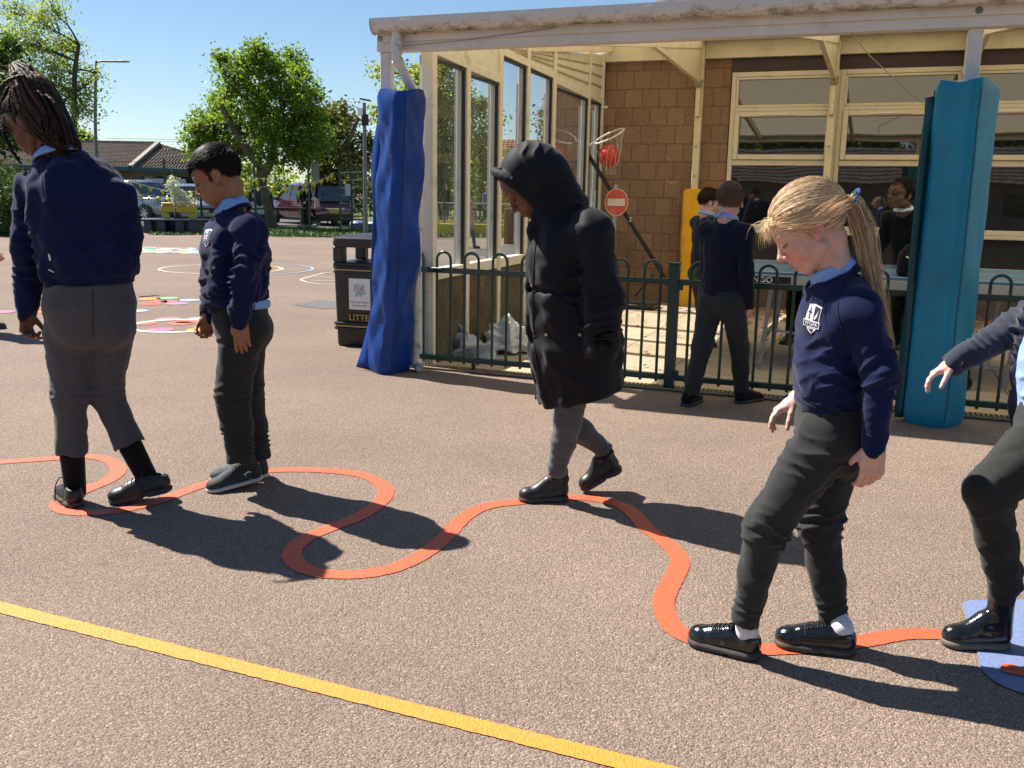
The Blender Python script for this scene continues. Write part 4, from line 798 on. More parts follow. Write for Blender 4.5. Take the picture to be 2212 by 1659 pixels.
def shr(name, label, x, y, Y, w, h, n, size, kind, seed, cat="shrub", group=None):
    rg = np.random.RandomState(seed); b = gnd(x, y) if Y is None else at(x, y, Y); b.z = 0.0 if Y is None else b.z; t = thing(name, label, cat, b, group=group); mb = MB(); tips = []
    for k in range(9):
        q = V3((rg.uniform(-w, w) * .4, rg.uniform(-w, w) * .3, h * rg.uniform(.5, .95))); mb.tube(catmull([V3((q.x * .2, q.y * .2, 0)), V3((q.x * .6, q.y * .6, h * .35)), q], 4), [.03, .028, .024, .02, .018, .015, .012, .01, .008], 5)
    mb.build("stem", M_barkd, t, fix=False); nc = max(8, n // 60); c = np.stack([rg.uniform(-w / 2, w / 2, nc), rg.uniform(-w * .3, w * .3, nc), h * rg.uniform(.08, 1, nc)], 1); c[:, 2] *= 1 - .35 * (2 * np.abs(c[:, 0]) / w) ** 2
    i = rg.randint(0, nc, n); leaves("foliage", c[i] + rg.normal(size=(n, 3)) * h * .085, size, LM[kind], t, seed + 9); return t
B1 = gnd(590, 491)
tree("broadleaf_tree", "large leafy green tree with a forked grey trunk on the lawn beside the maroon car", B1,
     [(555, 128, 36), (505, 165, 36), (600, 165, 50), (640, 130, 26), (530, 215, 55), (610, 235, 60), (655, 200, 40), (670, 265, 45), (470, 240, 40), (450, 285, 48), (520, 290, 55), (590, 310, 50), (435, 322, 34), (500, 332, 32), (655, 318, 42), (420, 290, 26), (690, 320, 30), (545, 105, 18), (655, 160, 22), (480, 130, 22), (700, 290, 24)],
     26000, .115, "mid", stems=[[(0, 0, 0), (-.25, 0, 1.1), (-.42, 0, 2.2), (-.6, .1, 3.6), (-.3, .2, 5.2)], [(-.36, 0, 1.75), (.05, -.1, 2.4), (.2, 0, 3.3), (.7, .1, 5.0)], [(-.42, 0, 2.2), (-1.1, -.2, 3.2), (-1.6, -.3, 4.2)]], r0=.27, seed=11, clump=.19)
B2 = gnd(724, 485)
tree("broadleaf_tree", "smaller thin leafed tree with a leaning trunk on the lawn right of the maroon car", B2,
     [(700, 260, 34), (735, 300, 40), (690, 320, 34), (765, 340, 34), (720, 350, 34), (745, 245, 24), (790, 310, 24), (700, 375, 22), (775, 380, 22), (660, 350, 20)],
     5200, .17, "bronze", stems=[[(0, 0, 0), (-.25, 0, 1.2), (-.32, 0, 2.4), (-.1, 0, 4.2)], [(-.3, 0, 2.2), (.5, 0, 3.2), (1.0, 0, 4.2)]], r0=.19, seed=12, clump=.24, bare=26)
tree("pale_tree", "tall pale spring tree with fine upright branches at the far left", V3((-20, 44, 0)),
     [(30, 30, 40), (90, 60, 45), (130, 110, 42), (60, 110, 50), (150, 160, 40), (100, 180, 50), (160, 210, 36), (190, 190, 26), (120, 240, 40), (60, 210, 45), (170, 255, 28), (20, 90, 40), (110, 20, 30), (205, 160, 16), (190, 240, 18), (150, 100, 30)],
     9500, .12, "pale", stems=[[(0, 0, 0), (.1, 0, 3), (.3, 0, 6), (.6, 0, 7.5)]], r0=.15, seed=13, clump=.33, sub=9, bark=M_barkd)
tree("dark_tree", "dark green dense tree at the far left edge behind the braided hair", V3((-17.6, 31, 0)),
     [(-20, 120, 44), (20, 105, 22), (30, 165, 36), (-10, 190, 50), (62, 190, 20), (20, 235, 40), (-20, 270, 50), (30, 290, 26)], 5200, .19, "dark", r0=.22, seed=14, clump=.22, bark=M_barkd)
tree("birch_tree", "pale green feathery tree beyond the glazed screen", V3((-3.6, 46, 0)),
     [(830, 160, 22), (850, 230, 30), (900, 180, 40), (955, 165, 42), (975, 230, 45), (930, 270, 55), (880, 300, 40), (960, 330, 50), (1030, 300, 40), (1045, 240, 32), (1000, 380, 40), (920, 380, 45), (1050, 360, 34), (860, 370, 34), (1060, 420, 30), (945, 430, 40), (815, 250, 16), (1075, 400, 30)],
     14000, .17, "pale", stems=[[(0, 0, 0), (.1, 0, 3), (0, 0, 6), (.4, 0, 8)]], r0=.26, seed=15, clump=.32, sub=7)
tree("birch_tree", "thin bare topped tree seen through the fourth screen pane", V3((2.1, 60, 0)), [(1180, 250, 22), (1190, 290, 28), (1175, 320, 26), (1110, 340, 24), (1200, 340, 30), (1165, 360, 24)], 1800, .2, "bronze", r0=.2, seed=16, clump=.3, bare=26, sub=8)
tree("bright_tree", "small bright green tree above the brown tiled roof", V3((-31, 75, 0)), [(170, 292, 14), (185, 300, 12), (155, 305, 14), (178, 316, 14)], 1100, .24, "lime", r0=.2, seed=17, clump=.35)
gs = "shrubs behind the green mesh fence"
for i, (x, w, h, k, lb_) in enumerate(((560, 4.6, 2.6, "lime", "bright green shrub behind the forked tree trunk"), (640, 5.5, 2.9, "lime", "bright lime shrub between the two trees beyond the car"), (715, 4.5, 2.4, "mid", "mid green shrub behind the leaning tree trunk"), (790, 4.5, 3.2, "bronze", "olive shrub behind the green gate and blue pad"), (905, 6, 3.4, "mid", "green hedge behind the litter bin seen through the first pane"), (1035, 6, 3.2, "mid", "green hedge seen through the second pane"), (1130, 5, 2.6, "bronze", "olive hedge seen through the third pane"), (490, 4, 2.4, "lime", "yellow green shrub behind the boy's head"))):
    b = at(x, 455, 52.0); shr("shrub", lb_, x, 0, 52.0, w, h, 1700, .22, k, 30 + i, group=gs).location = (b.x, 52.0 + i * .4, 0)
for i, (x, Y, w, h, n_, lb_) in enumerate(((8, 26, 1.7, 1.5, 2600, "dark leafy bush at the left edge behind the child in pale blue"), (-60, 27, 3, 2.2, 2200, "tall dark bush outside the left edge"))):
    b = at(x, 470, Y); shr("bush", lb_, x, 0, Y, w, h, n_, .11, "dark", 50 + i, cat="bush").location = (b.x, Y, 0)
# ------------------------------------------------------------------ far buildings
M_brk = mat("far_brick", (.17, .105, .07), rough=.9, var=.25, vscale=3, bump=.5, bscale=12); M_bfas = mat("blue_fascia", (.015, .07, .13), rough=.4); M_dglass = mat("far_glass", (.012, .014, .016), rough=.06)
fb = thing("tiled_building", "long low brick building with a brown hipped tile roof and blue fascia", "building", V3((0, 0, 0)))
Yb = 60.0; ea, eb, rl, rr_ = at(298, 367, Yb), at(545, 383, Yb + 6), at(20, 318, Yb + 6), at(342, 311, Yb + 6)
zE = 2.5; xl = at(-60, 400, Yb).x; xr = at(296, 400, Yb).x; xr2 = at(545, 400, Yb + 10).x
mb = MB(); R0 = at(342, 311, Yb + 5); Rl = V3((xl - 4, Yb + 5, R0.z))
def roof_face(mb, a, b, c, d, nrow, ncol, lift=.05):
    """a-b eaves, d-c ridge; stepped courses"""
    nr = (b - a).cross(d - a).normalized(); nr = nr if nr.z > 0 else -nr
    for i in range(nrow):
        t0, t1 = i / nrow, (i + 1.1) / nrow; t1 = min(t1, 1)
        p, q = a.lerp(d, t0), b.lerp(c, t0); r, s = b.lerp(c, t1), a.lerp(d, t1); vs = []; m_ = max(2, int(ncol * (q - p).length / (b - a).length)) * 2
        for j in range(m_ + 1): vs.append(p.lerp(q, j / m_) + nr * (lift + (.045 if j % 2 else 0)))
        for j in range(m_ + 1): vs.append(s.lerp(r, j / m_) + nr * (.045 if j % 2 else 0))
        for j in range(m_ + 1): vs.append(p.lerp(q, j / m_) - nr * .02)
        mb.add(vs, [(j, j + 1, m_ + 2 + j, m_ + 1 + j) for j in range(m_)] + [(2 * m_ + 2 + j, 2 * m_ + 3 + j, j + 1, j) for j in range(m_)])
E0 = V3((xl - 4, Yb - .4, zE)); E1 = V3((xr - .2, Yb - .4, zE)); E2 = V3((xr2 + .4, Yb + 9, zE)); 
roof_face(mb, E0, E1, R0, Rl, 18, 90); roof_face(mb, E1, E2, R0 + V3((.01, .01, 0)), R0, 18, 40); mb.build("roof", M_tileb, fb, angle=20)
mb = MB(); mb.bar(E1 + V3((0, 0, .08)), R0 + V3((0, 0, .1)), .28, .16); mb.bar(R0 + V3((0, 0, .08)), Rl + V3((0, 0, .08)), .26, .14); mb.build("ridge_tiles", mat("ridge_clay", (.22, .19, .15), var=.25), fb)
mb = MB(); mb.prism([V3((xl, Yb, 0)), V3((xr, Yb, 0)), V3((xr, Yb, zE)), V3((xl, Yb, zE))], (0, .3, 0)); mb.prism([V3((xr, Yb + .02, 0)), V3((xr2, Yb + 9, 0)), V3((xr2, Yb + 9, zE)), V3((xr, Yb + .02, zE))], (-.1, .3, 0)); mb.build("wall", M_brk, fb)
mb = MB(); mb.bar(E0 + V3((0, -.05, -.06)), E1 + V3((0, -.05, -.06)), .12, .26); mb.bar(E1 + V3((0, -.05, -.06)), E2 + V3((0, -.05, -.06)), .12, .26); mb.build("fascia", M_bfas, fb)
for k, (t0, t1, z0, z1) in enumerate(((.06, .22, .9, 2.05), (.30, .52, .9, 2.05), (.62, .86, .9, 2.05))):
    a, b = V3((xr, Yb, 0)).lerp(V3((xr2, Yb + 9, 0)), t0), V3((xr, Yb, 0)).lerp(V3((xr2, Yb + 9, 0)), t1); MB().prism([a + V3((0, 0, z0)), b + V3((0, 0, z0)), b + V3((0, 0, z1)), a + V3((0, 0, z1))], (.05, -.12, 0)).build("window", M_dglass, fb)
for x0, x1 in ((30, 50), (235, 262), (160, 200)):
    a, b = at(x0, 400, Yb).x, at(x1, 400, Yb).x; f_ = MB().box(a - .1, b + .1, Yb - .06, Yb - .01, .75, 2.15).build("window", mat("far_frame", (.35, .33, .28)), fb); MB().box(a, b, Yb - .09, Yb - .065, .85, 2.05).build("pane", M_dglass, f_)
a, b = at(314, 391, Yb - 14), at(401, 392, Yb - 14)
sgn = thing("roadside_sign", "long white board on posts in front of the tiled building", "sign"); MB().box(a.x, b.x, a.y - .03, a.y + .03, a.z - .08, a.z + .12).build("board", mat("sign_pale", (.62, .64, .62)), sgn)
for x in (a.x + .3, b.x - .3): MB().box(x - .03, x + .03, a.y + .031, a.y + .09, 0, a.z + .1).build("post", M_steel, sgn)
rb = thing("brick_house", "far brick house with a reddish brown roof behind the hedge and screen", "house", V3((4.5, 74, 0)), R(-8))
mb = MB(); mb.box(-13, 10, 0, 8, 0, 3.2); mb.build("wall", M_brk, rb); mb = MB(); roof_face(mb, V3((-13.4, -.4, 3.2)), V3((10.4, -.4, 3.2)), V3((10.4, 4, 5.6)), V3((-13.4, 4, 5.6)), 16, 70); roof_face(mb, V3((10.4, 8.4, 3.2)), V3((-13.4, 8.4, 3.2)), V3((-13.4, 4, 5.6)), V3((10.4, 4, 5.6)), 16, 70); mb.build("roof", mat("roof_orange", (.27, .12, .065), rough=.9, var=.3, vscale=2), rb, angle=20)
for x in (-11, -7.5, -4, -.5, 3): w_ = MB().box(x, x + 1.3, -.08, -.01, 1.0, 2.3).build("window", mat("far_frame", (.35, .33, .28)), rb); MB().box(x + .08, x + 1.22, -.11, -.085, 1.08, 2.22).build("pane", M_dglass, w_)
# long low hedge and fields closing the far view
shed = thing("timber_shelter", "timber boarded shelter with a grey tiled roof behind the photographer", "shelter", uv2w(3, -16), BROT)
mb = MB(); mb.box(-7, 9, -3, 0, 0, 1.9); mb.build("wall", mat("grey_boards", (.16, .14, .125), var=.3, vscale=2), shed)
mb = MB(); tiled_plane(mb, V3((9.4, .5, 1.85)), V3((-16.8, 0, 0)), V3((0, -2.6, 1.25)), course=.28, wid=.3); mb.build("roof", M_tile, shed, angle=60)
for i in range(5): mb = MB(); mb.box(-6 + i * 3.2, -5.4 + i * 3.2, .0, .03, .9, 1.6); mb.build("window", M_dglass, shed)
for i in range(4):
    p = uv2w(-4 + 4.2 * i, -27); rg = np.random.RandomState(70 + i); t = thing("background_tree", ("round green tree behind the timber shelter, %s in the row" % ("first", "second", "third", "fourth")[i]), "tree", p); MB().tube([(0, 0, 0), (0, 0, 3)], [.25, .15], 8).build("trunk", M_bark, t)
    c = rg.normal(size=(70, 3)) * np.array([1.3, 1.3, 1.0]) + np.array([0, 0, 4.3]); k = rg.randint(0, 70, 3800); leaves("crown", c[k] + rg.normal(size=(3800, 3)) * .32, .34, LM["mid"], t, 80 + i)
# ------------------------------------------------------------------ lamp post, masts, cables
lp = thing("street_lamp", "tall thin grey street lamp with a side arm against the sky", "street lamp"); bl_ = V3((at(213, 400, 48).x, 48, 0)); tpz = at(207, 150, 48); hz = at(258, 133, 48)
MB().tube(catmull([bl_, V3((bl_.x, 48, 3.5)), V3((tpz.x, 48, tpz.z)), tpz + V3((.15, 0, .35)), hz + V3((-.5, 0, .0)), hz], 6), [.10] * 6 + [.08] * 6 + [.05] * 19, 8).build("column", mat("lamp_grey", (.16, .16, .17), rough=.5), lp)
MB().lathe([(.01, -.05), (.14, -.03), (.17, .02), (.05, .09), (.01, .1)], 12, M=Matrix.Translation(hz + V3((.15, 0, 0))) @ Matrix.Diagonal((2.3, 1, 1, 1))).build("lantern", mat("lantern_grey", (.3, .3, .32), rough=.4), lp)
mp_ = thing("camera_mast", "grey mast with floodlight and camera boxes left of the canopy", "mast"); mx_ = at(789, 400, 30).x
MB().tube([(mx_, 30, 0), (mx_, 30, at(787, 222, 30).z)], [.07, .055], 10).build("pole", mat("lamp_grey", (.16, .16, .17)), mp_)
p = at(787, 218, 30); MB().bar(p + V3((-.12, 0, .06)), p + V3((.2, -.1, .0)), .10, .05).build("floodlight", M_blk, mp_); p = at(780, 243, 30); MB().box(p.x - .09, p.x + .06, 29.88, 30.0, p.z - .1, p.z + .12).build("camera_box", mat("plate_white", (.8, .8, .8)), mp_); p = at(789, 258, 30); MB().box(p.x - .1, p.x + .1, 29.9, 30.05, p.z - .18, p.z + .15).build("junction_box", M_blk, mp_)
for yy, nm in ((298, "upper"), (303, "lower")): a, b = at(230, yy + 1, 90), at(640, yy - 1, 90); o = MB().tube(catmull([a, (a + b) / 2 + V3((0, 0, -.15)), b], 6), .018, 4).build("power_cable", M_blk); tag(o, f"thin dark overhead cable across the sky, {nm} of the two", "cable")
# ------------------------------------------------------------------ green mesh fence
def mesh_fence(name, label, pts, h, step=.1, cross=.42, gate=False):
    f = thing(name, label, "gate" if gate else "fence")
    for i, p in enumerate(pts): MB().box(p.x - .035, p.x + .035, p.y - .03, p.y + .03, 0, h + .12).build("post", M_green, f)
    for a, b in zip(pts[:-1], pts[1:]):
        mb = MB(); L_ = (b - a).length; n = int(L_ / step)
        for k in range(1, n): p = a.lerp(b, k / n); mb.box(p.x - .0035, p.x + .0035, p.y - .0035, p.y + .0035, .05, h)
        z = .1
        while z <= h + .01: mb.bar(a + V3((0, 0, z)), b + V3((0, 0, z)), .012 if not gate else .04, .012 if not gate else .05); z += cross
        mb.build("mesh_panel", M_green, f, fix=False)
    return f
pf = [V3((at(x, 450, 33.4).x, 33.4, 0)) for x in (-40, 80, 195)] + [V3((gnd(308, 496).x, 33.4, 0))] + [V3((at(x, 450, Y).x, Y, 0)) for x, Y in ((435, 33.5), (552, 33.6), (668, 33.7))]
mesh_fence("mesh_fence", "green welded mesh fence in front of the parked cars", pf, 2.2)
pg = [V3((at(x, 450, Y).x, Y, 0)) for x, Y in ((735, 35.0), (760, 34.2), (786, 33.2))]; mesh_fence("mesh_gate", "green framed gate panel with thick bars beside the leaning tree", pg, 2.1, step=.14, cross=.27, gate=True)
pg = [V3((at(x, 450, Y).x, Y, 0)) for x, Y in ((786, 33.0), (860, 33.0), (960, 33.4), (1075, 33.8))]; mesh_fence("mesh_fence", "green mesh fence continuing right behind the blue padded post", pg, 2.0)
bx = at(752, 410, 34.0); o = MB().box(bx.x - .09, bx.x + .09, 33.9, 34.0, bx.z - .2, bx.z + .2).build("gate_box", mat("sign_pale", (.62, .64, .62))); tag(o, "pale grey control box fixed on the green gate", "control box")
rl_ = thing("cycle_rail", "bent silver tube rail on the grass beside the maroon car", "rail"); a, b = gnd(676, 484), gnd(708, 485); MB().tube(catmull([a, a + V3((0, 0, .8)), a + V3((.06, 0, .95)), b + V3((-.15, 0, .95)), b + V3((0, 0, .8)), b], 5), .035, 8).build("hoop", M_steel, rl_); MB().tube([a + V3((0, 0, .45)), b + V3((0, 0, .45))], .03, 8).build("crossbar", M_steel, rl_)
gpo = thing("steel_column", "square grey steel column beside the maroon car", "post"); p = gnd(684, 488); MB().box(p.x - .14, p.x + .14, p.y - .14, p.y + .14, 0, 2.9).build("shaft", mat("col_grey", (.33, .34, .36), rough=.4), gpo, bevel=.02); MB().box(p.x - .2, p.x + .2, p.y - .2, p.y + .2, 0, .04).build("base_plate", M_steel, gpo)
# bunting
M_flag = mat("flag_yellow", (.75, .58, .02), rough=.6, var=.1)
def bunting(label, pts, n):
    t = thing("bunting", label, "bunting", group="yellow bunting strings"); c = catmull(pts, 10); MB().tube(c, .012, 4).build("string", mat("string_white", (.6, .6, .55)), t); rg = random.Random(n)
    for k in range(n):
        p = c[int((k + .5) / n * (len(c) - 1))]; s = .085 * rg.uniform(.8, 1.15); w = rg.uniform(-.5, .5); dx, dy = s * math.cos(w), s * math.sin(w)
        mb = MB(); mb.add([p + V3((-dx, -dy, 0)), p + V3((dx, dy, 0)), p + V3((rg.uniform(-.04, .04), rg.uniform(-.1, .1), -s * 2.3))], [(0, 1, 2)]); o = mb.build("pennant", M_flag, t, fix=False); q = o.modifiers.new("t", 'SOLIDIFY'); q.thickness = .004
YB = 32.5
bunting("yellow pennants on a string from the tall green post to the white blossom", [at(x, y, YB) for x, y in ((270, 390), (303, 398), (340, 408), (380, 414), (430, 412))], 6)
bunting("lower string of yellow pennants in front of the silver cars", [at(x, y, YB - .4) for x, y in ((300, 420), (340, 424), (385, 428), (430, 426), (520, 420))], 9)
bunting("yellow pennants strung high through the forked tree to the green gate post", [at(x, y, YB) for x, y in ((500, 402), (530, 396), (570, 385), (620, 405), (665, 396), (700, 386), (720, 375))], 13)
bunting("yellow pennants strung low past the forked trunk", [at(x, y, YB - .3) for x, y in ((500, 412), (540, 409), (590, 402), (640, 412), (668, 408))], 7)
# ------------------------------------------------------------------ planter bench, stones, blossom sapling
pb = thing("planter_bench", "dark blue picnic seat with a yellow backrest round a tub", "bench", gnd(380, 503)); M_navy = mat("paint_navy", (.012, .022, .075), rough=.35); M_yel = mat("paint_yellow_gloss", (.62, .47, .03), rough=.4, var=.12, dirt=((.3, .25, .1), .5, 6))
sc_ = 30.0 / 2050
pb.scale = (.93, 1, .85)
MB().box(-1.0, 1.0, -.55, .45, .44, .50).build("seat", M_navy, pb, bevel=.01)
for x in (-.72, .72): MB().box(x - .12, x + .12, -.5, .4, 0, .44).build("leg", M_navy, pb, bevel=.01); 
for x in (-.30, .30): MB().box(x - .16, x + .12, -.4, .3, 0, .44).build("brace", M_navy, pb, bevel=.01)
mb = MB(); mb.prism([(-.60, .3, .72), (.60, .3, .72), (.58, .36, .98), (-.58, .36, .98)], (0, .12, 0)); mb.build("backrest", M_yel, pb, bevel=.02); MB().box(-.56, .56, .28, .5, .99, 1.06).build("top_board", M_yel, pb, bevel=.02)
for x in (-.45, .45): mb = MB(); mb.prism([(x - .13, .3, .50), (x + .13, .3, .50), (x + .1, .32, .72), (x - .1, .32, .72)], (0, .1, 0)); mb.build("support", M_yel, pb, bevel=.01)
MB().lathe([(.27, 0), (.30, .1), (.34, .46), (.36, .50), (.33, .5)], 18, (0, .05, 0)).build("tub", M_navy, pb)
bs = thing("blossom_sapling", "small sapling covered in white blossom above the yellow backrest", "sapling", gnd(380, 503) + V3((0, .05, .5))); MB().tube([(0, 0, 0), (0, 0, .6), (-.05, 0, 1.4)], [.02, .016, .012], 6).build("trunk", M_bark, bs); rg = np.random.RandomState(3)
c = np.array([list(at(x, y, gnd(380, 503).y) - bs.location) for x, y in ((374, 392), (368, 402), (378, 410), (385, 418), (392, 424), (402, 430), (376, 424), (412, 434), (388, 432))]); k = rg.randint(0, 9, 900); leaves("crown", c[k] + rg.normal(size=(900, 3)) * .085, .075, LM["blossom"], bs, 5)
mb = MB(); rg = random.Random(8); M_stone = mat("pale_stone", (.42, .36, .28), rough=.9, var=.3)
for k in range(16):
    p = gnd(645 + rg.uniform(0, 26) + (k % 4 == 0) * 24, 492.5 + rg.uniform(-1, 1.5)); o = MB().lathe([(.01, 0), (.1, .02), (.12, .06), (.07, .11), (.01, .12)], 7, M=Matrix.Translation(p) @ Matrix.Rotation(rg.uniform(0, 6), 4, 'Z') @ Matrix.Diagonal((rg.uniform(.6, 1.4), rg.uniform(.6, 1.1), rg.uniform(.6, 1.2), 1))).build("stone", M_stone, angle=30); tag(o, "pale rounded stone in the small heap on the lawn", "stone", "stones heaped on the lawn")
# blue planters with a daffodil by the bin
fp = thing("flower_planter", "pair of pale blue tyre planters with a daffodil behind the litter bin", "planter", gnd(795, 494)); M_tyb = mat("tyre_blue", (.09, .2, .42), rough=.5, var=.2)
for x in (-.32, .28): MB().lathe([(.12, .03), (.3, .0), (.34, .08), (.34, .2), (.28, .26), (.12, .22)], 18, (x, 0, 0)).build("tyre", M_tyb, fp)
MB().lathe([(.2, .0), (.26, .12), (.24, .3), (.1, .28)], 14, (.5, .05, .24)).build("tub", M_navy, fp)
mb = MB(); [mb.tube([(.5 + .05 * k, .05, .5), (.48 + .07 * k, .0, .8)], .012, 5) for k in (-1, 0, 1)]; mb.build("stem", M_weed, fp); rg = np.random.RandomState(2); leaves("flower", np.array([.5, .0, .78]) + rg.normal(size=(60, 3)) * .07, .1, LM["lime"], fp, 3).data.materials[0] = M_flag
# black and white painted face board
fbd = thing("face_board", "black and white painted figure board standing in front of the maroon car", "display board", gnd(563, 492) + V3((0, 1.5, 0))); M_wht = mat("plate_white", (.8, .8, .8))
p0 = fbd.location; q = [at(x, y, p0.y) - p0 for x, y in ((537, 420), (545, 409), (556, 405), (568, 406), (580, 412), (588, 422), (594, 470), (592, 480), (536, 480))]
MB().prism(q, (0, .04, 0)).build("board", mat("board_navy", (.02, .03, .06)), fbd)
q = [at(x, y, p0.y - .02) - p0 for x, y in ((541, 440), (545, 433), (550, 440), (560, 446), (572, 440), (580, 432), (585, 440), (588, 462), (540, 464))]; MB().prism(q, (0, .015, 0)).build("white_patch", M_wht, fbd)
for x in (548, 577): q = [at(x + dx, y, p0.y - .02) - p0 for dx, y in ((-5, 414), (-2, 420), (1, 414), (3, 420), (6, 413), (3, 427), (-3, 427))]; MB().prism(q, (0, .015, 0)).build("white_mark", M_wht, fbd)
q = [at(x, y, p0.y - .04) - p0 for x, y in ((541, 450), (588, 449), (588, 452), (541, 453))]; MB().prism(q, (0, .012, 0)).build("black_band", M_blk, fbd)
tbq = thing("low_table", "dark slatted low table in front of the maroon car", "table", gnd(612, 489) + V3((0, .6, 0))); MB().box(-.75, .75, -.3, .3, .62, .68).build("tabletop", M_blk, tbq)
for x in (-.65, .65): MB().box(x - .05, x + .05, -.25, .25, 0, .62).build("leg", M_blk, tbq)
# yellow sleepers beyond the screen
sy = thing("low_planter", "long low yellow painted timber planter beyond the glazed screen", "planter", gnd(1035, 508), R(2)); MB().box(-1.9, 2.2, 0, .5, 0, .36).build("timber", M_yel, sy, bevel=.03); MB().box(-1.8, 2.1, .06, .44, .361, .38).build("soil", M_moss, sy)
sy = thing("low_planter", "shorter yellow painted timber planter further back beyond the screen", "planter", gnd(965, 496), R(4)); MB().box(-1.2, 1.9, 0, .5, 0, .32).build("timber", M_yel, sy, bevel=.03); MB().box(-1.1, 1.8, .06, .44, .321, .34).build("soil", M_moss, sy)
sy = thing("yellow_bollard", "stubby yellow bollard seen through the first pane of the screen", "bollard", gnd(935, 512)); MB().loft([rrect(.46, .3, .06, 0), rrect(.40, .26, .06, .5), rrect(.3, .22, .08, .92), rrect(.22, .16, .07, .98)]).build("body", M_yel, sy)
sy = thing("brown_planter", "tall brown timber planter box seen through the third pane", "planter", gnd(1112, 527)); MB().box(-.3, .35, -.2, .4, 0, .95).build("box", mat("brown_timber", (.07, .03, .025), var=.3), sy, bevel=.02); MB().box(-.24, .29, -.14, .34, .951, .97).build("soil", M_moss, sy)
sy = thing("red_post", "leaning bright red plastic post beside the brown planter", "post", gnd(1126, 531)); MB().tube([(.03, 0, 0), (-.06, 0, 1.5)], [.09, .14], 10).build("shaft", mat("red_plastic", (.7, .015, .015), rough=.35), sy)
# cycle rack with little bikes, far away through the glass
cr_ = thing("cycle_rack", "low metal rack for scooters beyond the yellow planters", "cycle rack", gnd(1040, 492)); MB().tube([(-2, 0, 0), (-2, 0, .95), (2.4, 0, .95), (2.4, 0, 0)], .025, 6).build("rail", M_steel, cr_)
def bike(x, y, ml, lbl, sx):
    t = thing("bicycle", lbl, "bicycle", gnd(x, y), R(20), "small bicycles at the rack"); 
    for wx in (-.34, .34): c = [V3((wx + .22 * math.cos(a), 0, .22 + .22 * math.sin(a))) for a in [i * 2 * math.pi / 20 for i in range(20)]]; w = MB().tube(c, .022, 6, closed=True).build("wheel", M_blk, t); mb = MB(); [mb.tube([(wx, 0, .22), c[k]], .004, 3) for k in range(0, 20, 4)]; mb.build("spokes", M_steel, w)
    mb = MB(); [mb.tube([a, b], .018, 6) for a, b in (((-.34, 0, .22), (-.12, 0, .5)), ((-.12, 0, .5), (.25, 0, .52)), ((-.02, 0, .24), (.25, 0, .5)), ((-.34, 0, .22), (-.02, 0, .24)), ((.34, 0, .22), (.24, 0, .62)), ((-.02, 0, .24), (-.16, 0, .58)))]; mb.build("frame", ml, t)
    MB().tube([(.22, -.2, .68), (.24, 0, .62), (.22, .2, .68)], .014, 6).build("handlebar", M_blk, t); MB().box(-.26, -.08, -.05, .05, .58, .62).build("saddle", M_blk, t, bevel=.01)
bike(1012, 499, mat("bike_pink", (.6, .1, .3)), "small pink bicycle leaning at the rack behind the yellow planter", 1); bike(1030, 498, mat("bike_green", (.1, .5, .15)), "small bright green bicycle at the rack behind the yellow planter", 1); bike(1085, 496, mat("bike_black", (.03, .03, .035)), "small black bicycle at the right end of the rack", 1); bike(1105, 497, mat("bike_lime", (.35, .5, .1)), "lime and black bicycle nearest the brown planter", 1)
